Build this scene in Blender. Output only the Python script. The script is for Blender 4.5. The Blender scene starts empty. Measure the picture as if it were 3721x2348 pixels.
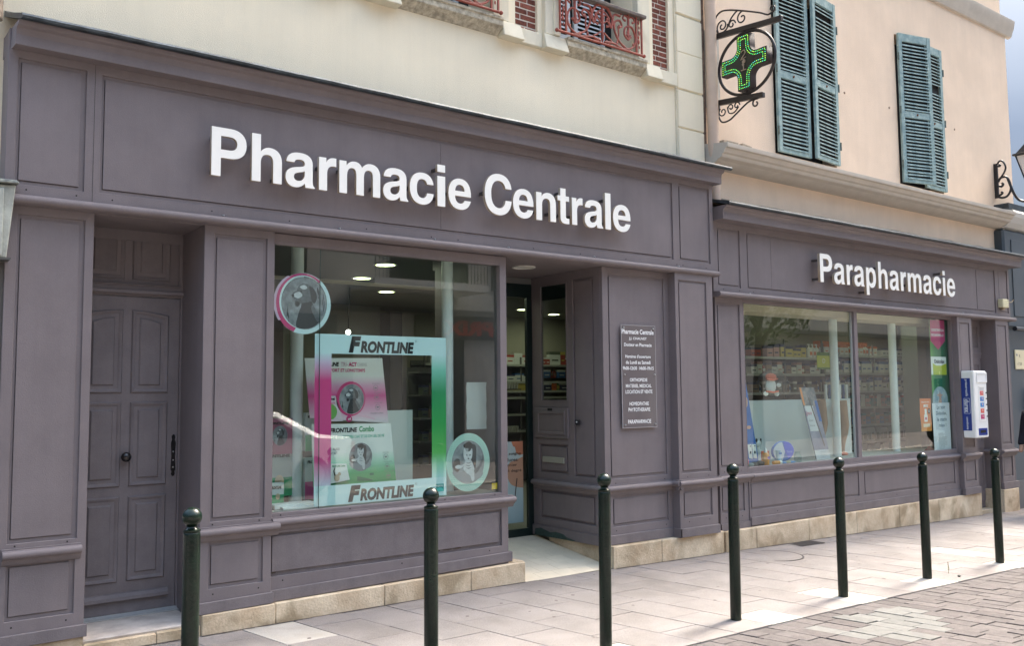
import bpy, bmesh, math, random
from mathutils import Vector, Matrix
from math import sin, cos, pi, radians
random.seed(11)
scene = bpy.context.scene

# ------------------------------------------------------------------ camera
def make_camera():
    yaw, pitch, roll = 0.644708776, 0.0776346019, -0.00955246859
    fwd = Vector((sin(yaw)*cos(pitch), cos(yaw)*cos(pitch), sin(pitch)))
    right = Vector((cos(yaw), -sin(yaw), 0.0))
    up = right.cross(fwd)
    r2 = right*cos(roll) + up*sin(roll)
    u2 = -right*sin(roll) + up*cos(roll)
    cd = bpy.data.cameras.new('camera')
    cd.sensor_fit = 'HORIZONTAL'; cd.sensor_width = 36.0
    cd.lens = 36.0*0.87849
    cd.clip_start = 0.05; cd.clip_end = 900.0
    co = bpy.data.objects.new('camera', cd)
    m = Matrix((r2, u2, -fwd)).transposed().to_4x4()
    m.translation = Vector((0.0, -6.25, 1.61))
    co.matrix_world = m
    scene.collection.objects.link(co)
    scene.camera = co
make_camera()

# ------------------------------------------------------------------ light
SUN_AZ = radians(8.0)      # from +x towards +y
SUN_EL = radians(52.0)
world = bpy.data.worlds.new('World'); scene.world = world
world.use_nodes = True
wn = world.node_tree
for n in list(wn.nodes): wn.nodes.remove(n)
wo = wn.nodes.new('ShaderNodeOutputWorld'); bg = wn.nodes.new('ShaderNodeBackground')
sky = wn.nodes.new('ShaderNodeTexSky'); sky.sky_type = 'NISHITA'
sky.sun_disc = False; sky.sun_elevation = SUN_EL
sky.sun_rotation = pi/2 - SUN_AZ
sky.air_density = 1.3; sky.dust_density = 3.5; sky.ozone_density = 1.2
bg.inputs['Strength'].default_value = 0.15
# broken cloud: a grey-blue bank low all round the horizon, thinner and brighter overhead
wtc = wn.nodes.new('ShaderNodeTexCoord'); wsp = wn.nodes.new('ShaderNodeSeparateXYZ'); wn.links.new(wtc.outputs['Generated'], wsp.inputs[0])
wnz = wn.nodes.new('ShaderNodeTexNoise'); wnz.inputs['Scale'].default_value = 2.6; wnz.inputs['Detail'].default_value = 6
wn.links.new(wtc.outputs['Generated'], wnz.inputs['Vector'])
wad = wn.nodes.new('ShaderNodeMath'); wad.operation = 'MULTIPLY_ADD'; wad.inputs[1].default_value = 0.22; wad.inputs[2].default_value = -0.11
wn.links.new(wnz.outputs['Fac'], wad.inputs[0])
wsum = wn.nodes.new('ShaderNodeMath'); wsum.operation = 'ADD'; wn.links.new(wsp.outputs[2], wsum.inputs[0]); wn.links.new(wad.outputs[0], wsum.inputs[1])
wrp = wn.nodes.new('ShaderNodeValToRGB'); cr = wrp.color_ramp
cr.elements[0].position = 0.0; cr.elements[0].color = (.034, .040, .052, 1)
cr.elements[1].position = 0.80; cr.elements[1].color = (1.0, .935, .825, 1)
e_ = cr.elements.new(0.25); e_.color = (.045, .052, .066, 1)
e_ = cr.elements.new(0.38); e_.color = (.10, .105, .11, 1)
e_ = cr.elements.new(0.56); e_.color = (.60, .57, .52, 1)
wn.links.new(wsum.outputs[0], wrp.inputs['Fac'])
wmx = wn.nodes.new('ShaderNodeMix'); wmx.data_type = 'RGBA'; wmx.blend_type = 'MULTIPLY'; wmx.inputs[0].default_value = 1.0
wn.links.new(sky.outputs['Color'], wmx.inputs[6]); wn.links.new(wrp.outputs['Color'], wmx.inputs[7])
wn.links.new(wmx.outputs[2], bg.inputs['Color'])
wn.links.new(bg.outputs['Background'], wo.inputs['Surface'])
sd = bpy.data.lights.new('sun', 'SUN'); sd.energy = 1.05; sd.angle = radians(10.0); sd.color = (1.0, 0.955, 0.88)
so = bpy.data.objects.new('sun', sd); scene.collection.objects.link(so)
sdir = Vector((cos(SUN_AZ)*cos(SUN_EL), sin(SUN_AZ)*cos(SUN_EL), sin(SUN_EL)))
so.rotation_euler = sdir.to_track_quat('Z', 'Y').to_euler()
so.location = (20, 5, 25)
scene.view_settings.view_transform = 'Standard'
scene.view_settings.look = 'None'
scene.view_settings.gamma = 1.0
scene.view_settings.use_curve_mapping = False
scene.view_settings.exposure = 2.95
scene.cycles.max_bounces = 8
scene.cycles.transparent_max_bounces = 16

# ------------------------------------------------------------------ materials
MAT = {}
def mat(name, col, rough=0.6, var=0.0, vscale=3.0, bump=0.0, bscale=60.0, metal=0.0, spec=0.5,
        col2=None, stain=0.0, emit=None, estr=0.0, coat=0.0, island=0.0, streak=0.0, speck=0.0, speckscale=300.0):
    if name in MAT: return MAT[name]
    m = bpy.data.materials.new(name); m.use_nodes = True
    nt = m.node_tree; b = nt.nodes['Principled BSDF']
    b.inputs['Roughness'].default_value = rough
    b.inputs['Metallic'].default_value = metal
    b.inputs['Specular IOR Level'].default_value = spec
    b.inputs['Coat Weight'].default_value = coat
    b.inputs['Base Color'].default_value = (*col, 1)
    tc = nt.nodes.new('ShaderNodeTexCoord')
    src = None
    if var or col2:
        nz = nt.nodes.new('ShaderNodeTexNoise'); nz.inputs['Scale'].default_value = vscale
        nz.inputs['Detail'].default_value = 8; nz.inputs['Roughness'].default_value = 0.62
        nt.links.new(tc.outputs['Object'], nz.inputs['Vector'])
        rp = nt.nodes.new('ShaderNodeValToRGB')
        rp.color_ramp.elements[0].position = 0.36; rp.color_ramp.elements[1].position = 0.66
        a = col2 if col2 else tuple(c*(1-var) for c in col)
        bb = col if col2 else tuple(min(1, c*(1+var)) for c in col)
        rp.color_ramp.elements[0].color = (*a, 1); rp.color_ramp.elements[1].color = (*bb, 1)
        nt.links.new(nz.outputs['Fac'], rp.inputs['Fac'])
        src = rp.outputs['Color']
    if stain:
        nz2 = nt.nodes.new('ShaderNodeTexNoise'); nz2.inputs['Scale'].default_value = vscale*0.45
        nz2.inputs['Detail'].default_value = 6; nz2.inputs['Distortion'].default_value = 1.2
        nt.links.new(tc.outputs['Object'], nz2.inputs['Vector'])
        r2 = nt.nodes.new('ShaderNodeValToRGB')
        r2.color_ramp.elements[0].position = 0.50; r2.color_ramp.elements[0].color = (0, 0, 0, 1)
        r2.color_ramp.elements[1].position = 0.66; r2.color_ramp.elements[1].color = (1, 1, 1, 1)
        nt.links.new(nz2.outputs['Fac'], r2.inputs['Fac'])
        ml = nt.nodes.new('ShaderNodeMath'); ml.operation = 'MULTIPLY'; ml.inputs[1].default_value = stain
        nt.links.new(r2.outputs['Color'], ml.inputs[0])
        mx = nt.nodes.new('ShaderNodeMix'); mx.data_type = 'RGBA'
        nt.links.new(ml.outputs[0], mx.inputs[0])
        if src: nt.links.new(src, mx.inputs[6])
        else: mx.inputs[6].default_value = (*col, 1)
        mx.inputs[7].default_value = (col[0]*0.42, col[1]*0.38, col[2]*0.32, 1)
        src = mx.outputs[2]
    def modulate(src, scale3, amt, detail, lo, hi):
        mp = nt.nodes.new('ShaderNodeMapping'); mp.inputs['Scale'].default_value = scale3
        nt.links.new(tc.outputs['Object'], mp.inputs['Vector'])
        nz3 = nt.nodes.new('ShaderNodeTexNoise'); nz3.inputs['Scale'].default_value = 1.0; nz3.inputs['Detail'].default_value = detail
        nz3.inputs['Roughness'].default_value = 0.7
        nt.links.new(mp.outputs['Vector'], nz3.inputs['Vector'])
        mr3 = nt.nodes.new('ShaderNodeMapRange'); mr3.inputs['From Min'].default_value = lo; mr3.inputs['From Max'].default_value = hi
        mr3.inputs['To Min'].default_value = 1-amt; mr3.inputs['To Max'].default_value = 1+amt*.45
        nt.links.new(nz3.outputs['Fac'], mr3.inputs['Value'])
        vm3 = nt.nodes.new('ShaderNodeVectorMath'); vm3.operation = 'SCALE'
        if src: nt.links.new(src, vm3.inputs[0])
        else: vm3.inputs[0].default_value = col
        nt.links.new(mr3.outputs['Result'], vm3.inputs['Scale'])
        return vm3.outputs['Vector']
    if streak: src = modulate(src, (9.0, 9.0, 0.55), streak, 5, 0.34, 0.60)
    if speck: src = modulate(src, (speckscale, speckscale, speckscale), speck, 2, 0.36, 0.64)
    if island:
        gi = nt.nodes.new('ShaderNodeObjectInfo')
        mr = nt.nodes.new('ShaderNodeMapRange'); mr.inputs['To Min'].default_value = 1-island; mr.inputs['To Max'].default_value = 1+island
        nt.links.new(gi.outputs['Random'], mr.inputs['Value'])
        vm = nt.nodes.new('ShaderNodeVectorMath'); vm.operation = 'SCALE'
        if src: nt.links.new(src, vm.inputs[0])
        else: vm.inputs[0].default_value = col
        nt.links.new(mr.outputs['Result'], vm.inputs['Scale'])
        src = vm.outputs['Vector']
    if src: nt.links.new(src, b.inputs['Base Color'])
    if bump:
        bn = nt.nodes.new('ShaderNodeTexNoise'); bn.inputs['Scale'].default_value = bscale; bn.inputs['Detail'].default_value = 5
        nt.links.new(tc.outputs['Object'], bn.inputs['Vector'])
        bp = nt.nodes.new('ShaderNodeBump'); bp.inputs['Strength'].default_value = bump; bp.inputs['Distance'].default_value = 0.01
        nt.links.new(bn.outputs['Fac'], bp.inputs['Height']); nt.links.new(bp.outputs['Normal'], b.inputs['Normal'])
    if emit:
        b.inputs['Emission Color'].default_value = (*emit, 1); b.inputs['Emission Strength'].default_value = estr
    MAT[name] = m
    return m

def ramp_mat(name, stops, axis=2, rough=0.35, coat=0.3):
    """print with a colour gradient along an object-space axis; stops = [(coordinate, colour)]"""
    m = bpy.data.materials.new(name); m.use_nodes = True; nt = m.node_tree; b = nt.nodes['Principled BSDF']
    b.inputs['Roughness'].default_value = rough; b.inputs['Coat Weight'].default_value = coat
    tc = nt.nodes.new('ShaderNodeTexCoord'); sp = nt.nodes.new('ShaderNodeSeparateXYZ')
    nt.links.new(tc.outputs['Object'], sp.inputs[0])
    lo, hi = stops[0][0], stops[-1][0]
    mr = nt.nodes.new('ShaderNodeMapRange'); mr.inputs['From Min'].default_value = lo; mr.inputs['From Max'].default_value = hi
    nt.links.new(sp.outputs[axis], mr.inputs['Value'])
    rp = nt.nodes.new('ShaderNodeValToRGB'); cr = rp.color_ramp
    while len(cr.elements) > 1: cr.elements.remove(cr.elements[-1])
    cr.elements[0].position = 0; cr.elements[0].color = (*stops[0][1], 1)
    for c, col in stops[1:]:
        e = cr.elements.new((c-lo)/(hi-lo)); e.color = (*col, 1)
    nt.links.new(mr.outputs['Result'], rp.inputs['Fac']); nt.links.new(rp.outputs['Color'], b.inputs['Base Color'])
    MAT[name] = m
    return m

def glass_mat(name, tint=(0.86, 0.92, 0.9), ior=1.5):
    m = bpy.data.materials.new(name); m.use_nodes = True; nt = m.node_tree
    for n in list(nt.nodes): nt.nodes.remove(n)
    o = nt.nodes.new('ShaderNodeOutputMaterial'); mx = nt.nodes.new('ShaderNodeMixShader')
    tr = nt.nodes.new('ShaderNodeBsdfTransparent'); tr.inputs[0].default_value = (*tint, 1)
    gl = nt.nodes.new('ShaderNodeBsdfGlossy'); gl.inputs['Roughness'].default_value = 0.004; gl.inputs[0].default_value = (1, 1, 1, 1)
    fr = nt.nodes.new('ShaderNodeFresnel'); fr.inputs[0].default_value = ior
    # thin pane: the reflection happens once, where a ray meets the outside of the sheet
    ge = nt.nodes.new('ShaderNodeNewGeometry'); sb_ = nt.nodes.new('ShaderNodeMath'); sb_.operation = 'SUBTRACT'; sb_.inputs[0].default_value = 1.0
    ml = nt.nodes.new('ShaderNodeMath'); ml.operation = 'MULTIPLY'
    nt.links.new(ge.outputs['Backfacing'], sb_.inputs[1]); nt.links.new(sb_.outputs[0], ml.inputs[0]); nt.links.new(fr.outputs[0], ml.inputs[1])
    nt.links.new(ml.outputs[0], mx.inputs[0]); nt.links.new(tr.outputs[0], mx.inputs[1]); nt.links.new(gl.outputs[0], mx.inputs[2])
    nt.links.new(mx.outputs[0], o.inputs[0])
    MAT[name] = m
    return m

PAINT = mat('aubergine_grey_paint', (0.176, 0.151, 0.154), 0.55, var=0.07, vscale=2.6, bump=0.14, bscale=150, spec=0.3, streak=0.045, speck=0.04, speckscale=110)
PAINTD = mat('aubergine_grey_paint_worn', (0.168, 0.146, 0.149), 0.60, var=0.10, vscale=5.0, bump=0.2, bscale=130, spec=0.28, streak=0.06, speck=0.06, speckscale=90)
CREAM = mat('cream_render', (0.80, 0.725, 0.555), 0.9, var=0.035, vscale=1.1, bump=0.35, bscale=140, spec=0.2, streak=0.022, speck=0.03, speckscale=120)
CREAM2 = mat('cream_moulding_stone', (0.68, 0.635, 0.50), 0.85, var=0.05, vscale=6, bump=0.2, bscale=90, spec=0.2, stain=0.18)
SOOT = mat('weathered_sill_stone', (0.60, 0.55, 0.43), 0.9, col2=(0.30, 0.27, 0.21), vscale=22, bump=0.4, bscale=80, spec=0.2)
PINK = mat('salmon_render', (0.80, 0.635, 0.48), 0.92, var=0.05, vscale=1.6, bump=0.7, bscale=120, spec=0.15, streak=0.022, speck=0.05, speckscale=90)
GREYM = mat('grey_cornice_stone', (0.52, 0.47, 0.40), 0.8, var=0.06, vscale=5, bump=0.2, bscale=70, spec=0.2)
ZINC = mat('weathered_zinc', (0.055, 0.068, 0.078), 0.42, var=0.35, vscale=9, metal=0.55)
STONE = mat('plinth_limestone', (0.68, 0.575, 0.42), 0.88, col2=(0.50, 0.385, 0.26), vscale=4.5, bump=0.45, bscale=60, spec=0.2, stain=0.8, island=0.08, speck=0.09, speckscale=70)
BRICK = mat('dark_red_brick', (0.185, 0.062, 0.042), 0.85, var=0.35, vscale=30, bump=0.5, bscale=120, spec=0.2, island=0.35)
MORTAR = mat('pale_mortar', (0.68, 0.63, 0.55), 0.95, bump=0.3)
TEAL = mat('faded_teal_paint', (0.36, 0.46, 0.43), 0.8, col2=(0.20, 0.295, 0.295), vscale=11, bump=0.35, bscale=90, spec=0.25)
IRON = mat('dark_brown_iron', (0.022, 0.015, 0.013), 0.38, var=0.2, vscale=20, spec=0.5)
BLACKI = mat('black_iron', (0.012, 0.013, 0.016), 0.35)
REDI = mat('oxide_red_iron', (0.26, 0.052, 0.030), 0.5, var=0.25, vscale=18, bump=0.15)
GREENB = mat('bottle_green_gloss_paint', (0.004, 0.013, 0.007), 0.26, var=0.4, vscale=14, bump=0.10, bscale=70, spec=0.40, speck=0.3, speckscale=60)
SLAB = mat('pinkish_concrete_slab', (0.268, 0.244, 0.228), 0.9, var=0.09, vscale=2.5, bump=0.6, bscale=230, spec=0.15, island=0.06, stain=0.20, speck=0.20, speckscale=170)
SLABW = mat('pale_stone_slab', (0.40, 0.375, 0.335), 0.9, speck=0.1, speckscale=170, var=0.08, vscale=5, stain=0.15, bump=0.4, bscale=150, spec=0.15, island=0.05)
SETT = mat('grey_brown_sett', (0.122, 0.108, 0.103), 0.88, speck=0.16, speckscale=120, var=0.14, vscale=16, bump=0.7, bscale=110, spec=0.2, island=0.13)
SETTL = mat('pale_grey_sett', (0.160, 0.158, 0.147), 0.88, var=0.10, vscale=16, bump=0.7, bscale=110, spec=0.2, island=0.10)
JOINT = mat('dark_joint_dirt', (0.055, 0.048, 0.042), 0.95, bump=0.3)
ASPH = mat('road_paving', (0.20, 0.18, 0.17), 0.9, var=0.15, vscale=7, bump=0.5, bscale=60)
TILE = mat('cream_ramp_tile', (0.62, 0.55, 0.42), 0.75, var=0.06, vscale=5, bump=0.2, bscale=90, island=0.04)
WHITE = mat('white_paint', (0.78, 0.78, 0.74), 0.45)
COLW = mat('white_iron_column_paint', (0.78, 0.80, 0.77), 0.45, var=0.04, vscale=9, bump=0.3, bscale=30)
LETW = mat('white_letter_face', (0.84, 0.83, 0.77), 0.45, var=0.02, vscale=4)
LETS = mat('letter_edge_tan', (0.40, 0.33, 0.25), 0.6)
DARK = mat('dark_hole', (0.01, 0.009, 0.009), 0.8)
GLASS = glass_mat('shop_glass', (.88, .94, .92), 1.8)
DGREEN = mat('dark_green_door_frame', (0.008, 0.018, 0.017), 0.3)
SLATE = mat('slate_grey_front_paint', (0.065, 0.082, 0.095), 0.55, var=0.05, vscale=2)
PIPE = mat('beige_downpipe', (0.56, 0.43, 0.335), 0.7, var=0.06, vscale=6)
GAPD = mat('weathered_gap_render', (0.22, 0.16, 0.12), 0.95, col2=(0.08, 0.06, 0.05), vscale=18, bump=0.5)
OLDW = mat('flaking_grey_white_paint', (0.40, 0.42, 0.37), 0.7, var=0.2, vscale=9, streak=.2, bump=0.2)
PLEX = mat('smoked_clear_acrylic', (0.145, 0.125, 0.125), 0.12, var=0.04, coat=0.5)
PALE = mat('pale_blue_print', (0.56, 0.70, 0.72), 0.35, coat=0.2)
BLACKP = mat('black_print', (0.012, 0.012, 0.014), 0.4)
WPRINT = mat('white_print', (0.72, 0.74, 0.72), 0.5)
GREYP = mat('grey_print', (0.18, 0.19, 0.20), 0.5)
PINKP = mat('magenta_print', (0.52, 0.035, 0.16), 0.4)
GREENP = mat('green_print', (0.02, 0.25, 0.09), 0.4)
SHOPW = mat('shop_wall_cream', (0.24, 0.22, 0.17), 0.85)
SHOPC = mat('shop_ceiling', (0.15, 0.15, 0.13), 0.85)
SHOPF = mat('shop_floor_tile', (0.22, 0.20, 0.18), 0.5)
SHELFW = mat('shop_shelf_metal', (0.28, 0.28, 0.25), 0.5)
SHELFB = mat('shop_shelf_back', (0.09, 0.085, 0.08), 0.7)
LAMP = mat('lit_downlight', (0.9, 0.9, 0.7), 0.5, emit=(0.93, 1.0, 0.50), estr=2.2)
STEEL = mat('brushed_metal', (0.45, 0.46, 0.46), 0.35, metal=0.8)
def flat(name, col, rough=0.5, **k): return mat(name, col, rough, **k)

# ------------------------------------------------------------------ mesh helpers
def base_inv(parent):
    if parent is not None and parent.type == 'EMPTY': return Matrix.Translation(-Vector(parent.location))
    return Matrix.Identity(4)
def lk(ob, parent=None):
    scene.collection.objects.link(ob)
    if parent is not None:
        ob.parent = parent; ob.matrix_parent_inverse = base_inv(parent)
    return ob
def tag(o, label=None, cat=None, group=None, kind=None):
    if label: o['label'] = label
    if cat: o['category'] = cat
    if group: o['group'] = group
    if kind: o['kind'] = kind
    return o
def thing(name, label, cat, loc=(0, 0, 0), group=None):
    o = bpy.data.objects.new(name, None); o.empty_display_size = 0.1
    o.location = loc; scene.collection.objects.link(o)
    return tag(o, label, cat, group)

class MB:
    def __init__(s, T=None): s.v = []; s.f = []; s.mi = []; s.T = T
    def add(s, vs, fs, mi=0):
        b = len(s.v)
        for p in vs:
            p = Vector(p)
            if s.T is not None: p = s.T @ p
            s.v.append(p)
        for f in fs: s.f.append([b+i for i in f]); s.mi.append(mi)
        return s
    def box(s, x0, x1, y0, y1, z0, z1, mi=0):
        return s.add([(x0,y0,z0),(x1,y0,z0),(x1,y1,z0),(x0,y1,z0),(x0,y0,z1),(x1,y0,z1),(x1,y1,z1),(x0,y1,z1)],
              [(0,3,2,1),(4,5,6,7),(0,1,5,4),(1,2,6,5),(2,3,7,6),(3,0,4,7)], mi)
    def cham(s, x0, x1, y0, y1, z0, z1, c, mi=0):
        """board whose front (y0) edges are chamfered by c"""
        return s.add([(x0+c,y0,z0+c),(x1-c,y0,z0+c),(x1-c,y0,z1-c),(x0+c,y0,z1-c),
                      (x0,y0+c*.6,z0),(x1,y0+c*.6,z0),(x1,y0+c*.6,z1),(x0,y0+c*.6,z1),
                      (x0,y1,z0),(x1,y1,z0),(x1,y1,z1),(x0,y1,z1)],
              [(0,1,2,3),(4,5,1,0),(5,6,2,1),(6,7,3,2),(7,4,0,3),(8,9,5,4),(9,10,6,5),(10,11,7,6),(11,8,4,7),(11,10,9,8)], mi)
    def hexa(s, p8, mi=0):
        return s.add(p8, [(0,3,2,1),(4,5,6,7),(0,1,5,4),(1,2,6,5),(2,3,7,6),(3,0,4,7)], mi)
    def extr_x(s, prof, x0, x1, mi=0, x0b=None, x1b=None):
        n = len(prof)
        vs = [(x0 if x0b is None else x0b(p), p[0], p[1]) for p in prof] + [(x1 if x1b is None else x1b(p), p[0], p[1]) for p in prof]
        fs = [(i, (i+1) % n, n+(i+1) % n, n+i) for i in range(n)] + [tuple(range(n-1, -1, -1)), tuple(range(n, 2*n))]
        return s.add(vs, fs, mi)
    def tube(s, pts, r, n=8, mi=0, closed=False, caps=True, flat=None):
        pts = [Vector(p) for p in pts]; N = len(pts)
        rs = r if isinstance(r, (list, tuple)) else [r]*N
        vs = []; prev = None
        for i in range(N):
            if closed: t = pts[(i+1) % N]-pts[i-1]
            else: t = pts[min(i+1, N-1)]-pts[max(i-1, 0)]
            t = t.normalized() if t.length > 1e-9 else Vector((0, 0, 1))
            if prev is None:
                a = Vector((0, 0, 1)) if abs(t.z) < 0.9 else Vector((1, 0, 0))
                nrm = (a - t*a.dot(t)).normalized()
            else:
                nrm = prev - t*prev.dot(t)
                nrm = nrm.normalized() if nrm.length > 1e-6 else prev
            prev = nrm; bn = t.cross(nrm)
            for k in range(n):
                an = 2*pi*k/n
                if flat: vs.append(pts[i] + nrm*cos(an)*rs[i]*flat[0] + bn*sin(an)*rs[i]*flat[1])
                else: vs.append(pts[i] + (nrm*cos(an) + bn*sin(an))*rs[i])
        fs = []
        for i in range(N if closed else N-1):
            for k in range(n):
                a = i*n+k; b = i*n+(k+1) % n; c = ((i+1) % N)*n+(k+1) % n; d = ((i+1) % N)*n+k
                fs.append((a, b, c, d))
        if caps and not closed:
            fs.append(tuple(range(n-1, -1, -1))); fs.append(tuple((N-1)*n+k for k in range(n)))
        return s.add(vs, fs, mi)
    def lathe(s, prof, c=(0, 0, 0), n=20, mi=0, axis='z'):
        vs = []
        for (r, h) in prof:
            for k in range(n):
                a = 2*pi*k/n
                if axis == 'z': vs.append((c[0]+r*cos(a), c[1]+r*sin(a), c[2]+h))
                elif axis == 'y': vs.append((c[0]+r*cos(a), c[1]+h, c[2]+r*sin(a)))
                else: vs.append((c[0]+h, c[1]+r*cos(a), c[2]+r*sin(a)))
        fs = []
        for i in range(len(prof)-1):
            for k in range(n): fs.append((i*n+k, i*n+(k+1) % n, (i+1)*n+(k+1) % n, (i+1)*n+k))
        if prof[0][0] > 1e-6: fs.append(tuple(range(n-1, -1, -1)))
        if prof[-1][0] > 1e-6: fs.append(tuple((len(prof)-1)*n+k for k in range(n)))
        return s.add(vs, fs, mi)
    def ball(s, c, r, n=16, m=10, mi=0, sq=(1, 1, 1)):
        prof = [(r*sin(pi*i/m), -r*cos(pi*i/m)) for i in range(m+1)]
        k = len(s.v); s.lathe([(max(a, 1e-5), b) for a, b in prof], (0, 0, 0), n, mi)
        for i in range(k, len(s.v)):
            p = s.v[i]; s.v[i] = Vector((c[0]+p.x*sq[0], c[1]+p.y*sq[1], c[2]+p.z*sq[2]))
        return s
    def frame(s, x0, x1, z0, z1, y0, y1, holes, mi=0):
        """wall slab between y0 and y1 with rectangular through holes (hx0,hx1,hz0,hz1)"""
        xs = sorted({x0, x1, *[min(max(h[0], x0), x1) for h in holes], *[min(max(h[1], x0), x1) for h in holes]})
        zs = sorted({z0, z1, *[min(max(h[2], z0), z1) for h in holes], *[min(max(h[3], z0), z1) for h in holes]})
        def solid(i, j):
            if i < 0 or j < 0 or i >= len(xs)-1 or j >= len(zs)-1: return False
            cx = (xs[i]+xs[i+1])/2; cz = (zs[j]+zs[j+1])/2
            return not any(h[0] < cx < h[1] and h[2] < cz < h[3] for h in holes)
        for i in range(len(xs)-1):
            for j in range(len(zs)-1):
                if not solid(i, j): continue
                a, b, c, d = xs[i], xs[i+1], zs[j], zs[j+1]
                s.add([(a,y0,c),(b,y0,c),(b,y0,d),(a,y0,d)], [(0,1,2,3)], mi)
                s.add([(a,y1,c),(b,y1,c),(b,y1,d),(a,y1,d)], [(3,2,1,0)], mi)
                if not solid(i-1, j): s.add([(a,y1,c),(a,y0,c),(a,y0,d),(a,y1,d)], [(0,1,2,3)], mi)
                if not solid(i+1, j): s.add([(b,y0,c),(b,y1,c),(b,y1,d),(b,y0,d)], [(0,1,2,3)], mi)
                if not solid(i, j-1): s.add([(a,y1,c),(b,y1,c),(b,y0,c),(a,y0,c)], [(0,1,2,3)], mi)
                if not solid(i, j+1): s.add([(a,y0,d),(b,y0,d),(b,y1,d),(a,y1,d)], [(0,1,2,3)], mi)
        return s
    def mesh(s, name, mats, smooth=False, bevel=0.0, weld=True):
        me = bpy.data.meshes.new(name)
        me.from_pydata([tuple(v) for v in s.v], [], s.f)
        mats = mats if isinstance(mats, (list, tuple)) else [mats]
        for m in mats: me.materials.append(m)
        for p, i in zip(me.polygons, s.mi): p.material_index = i
        bm = bmesh.new(); bm.from_mesh(me)
        if weld: bmesh.ops.remove_doubles(bm, verts=bm.verts, dist=1e-5)
        bmesh.ops.recalc_face_normals(bm, faces=bm.faces)
        if bevel:
            es = [e for e in bm.edges if len(e.link_faces) == 2 and e.calc_face_angle(0) > 0.6]
            if es: bmesh.ops.bevel(bm, geom=es, offset=bevel, segments=1, affect='EDGES', clamp_overlap=True)
        bm.to_mesh(me); bm.free()
        if smooth:
            me.shade_smooth(); me.set_sharp_from_angle(angle=radians(smooth if smooth is not True else 40))
        return me
    def build(s, name, mats, parent=None, smooth=False, bevel=0.0, weld=True):
        return lk(bpy.data.objects.new(name, s.mesh(name, mats, smooth, bevel, weld)), parent)

# text and outline shapes lie in the x-z plane facing -y
XZ = Matrix(((1, 0, 0, 0), (0, 0, -1, 0), (0, 1, 0, 0), (0, 0, 0, 1)))   # (x,y,z)->(x,-z,y)
def curve_to_mesh(cu, name):
    ob = bpy.data.objects.new('tmp_shape', cu); scene.collection.objects.link(ob)
    dg = bpy.context.evaluated_depsgraph_get(); dg.update()
    me = bpy.data.meshes.new_from_object(ob.evaluated_get(dg)); me.name = name
    bpy.data.objects.remove(ob)
    return me
def fit(me, x0, x1, z0, z1, y, keep=False):
    xs = [v.co.x for v in me.vertices]; ys = [v.co.y for v in me.vertices]
    if not xs: return me
    ax, bx, ay, by = min(xs), max(xs), min(ys), max(ys)
    sx = (x1-x0)/(bx-ax); sy = (z1-z0)/(by-ay)
    if keep:
        k = min(sx, sy); cx = (x0+x1)/2; w = (bx-ax)*k; x0 = cx-w/2; sx = sy = k
    for v in me.vertices:
        v.co = Vector(((v.co.x-ax)*sx + x0, y + (-v.co.z), (v.co.y-ay)*sy + z0))
    return me
def text(name, s, x0, x1, z0, z1, y, m, parent=None, bold=0.0, extr=0.0006, shear=0.0, M=None, keep=False):
    """printed words filling the box; z0..z1 is the full ink height"""
    cu = bpy.data.curves.new(name, 'FONT'); cu.body = s; cu.size = 1.0; cu.extrude = 0; cu.offset = bold
    cu.resolution_u = 3; cu.shear = shear
    me = curve_to_mesh(cu, name)
    fit(me, x0, x1, z0, z1, y, keep)
    me.materials.clear(); me.materials.append(m)
    ob = bpy.data.objects.new(name, me)
    lk(ob, parent)
    if M is not None: me.transform(M)
    return ob
def outline(name, polys, depth, mats, parent=None, y=0.0, T=None):
    """filled even-odd outlines (x,z), front face at y, extruded backwards by depth"""
    cu = bpy.data.curves.new(name, 'CURVE'); cu.dimensions = '2D'; cu.fill_mode = 'BOTH'; cu.extrude = depth/2
    for p in polys:
        sp = cu.splines.new('POLY'); sp.points.add(len(p)-1)
        for q, c in zip(sp.points, p): q.co = (c[0], c[1], 0, 1)
        sp.use_cyclic_u = True
    me = curve_to_mesh(cu, name)
    for v in me.vertices: v.co = Vector((v.co.x, y+depth/2-v.co.z, v.co.y))
    if T is not None: me.transform(T)
    me.materials.clear()
    mats = mats if isinstance(mats, (list, tuple)) else [mats]
    for m in mats: me.materials.append(m)
    if len(mats) > 1:
        nrm = (T.to_3x3() if T is not None else Matrix.Identity(3)) @ Vector((0, -1, 0))
        for p in me.polygons: p.material_index = 0 if p.normal.dot(nrm) > 0.5 else 1
    me.update()
    return lk(bpy.data.objects.new(name, me), parent)
def circ(cx, cz, rx, rz, n=40): return [(cx+rx*cos(2*pi*i/n), cz+rz*sin(2*pi*i/n)) for i in range(n)]
def bez(p0, p1, p2, p3, n=8):
    return [tuple(((1-t)**3*a + 3*(1-t)**2*t*b + 3*(1-t)*t*t*c + t**3*d) for a, b, c, d in zip(p0, p1, p2, p3)) for t in [i/n for i in range(1, n+1)]]
def path(src):
    """tiny SVG-like reader: M x y, L x y, C x1 y1 x2 y2 x y, Z"""
    tk = src.replace(',', ' ').split(); i = 0; out = []; cur = []
    while i < len(tk):
        c = tk[i]
        if c == 'M': cur = [(float(tk[i+1]), float(tk[i+2]))]; i += 3
        elif c == 'L': cur.append((float(tk[i+1]), float(tk[i+2]))); i += 3
        elif c == 'C':
            q = [float(t) for t in tk[i+1:i+7]]
            cur += bez(cur[-1], (q[0], q[1]), (q[2], q[3]), (q[4], q[5])); i += 7
        elif c == 'Z': out.append(cur); i += 1
    return out
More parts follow.
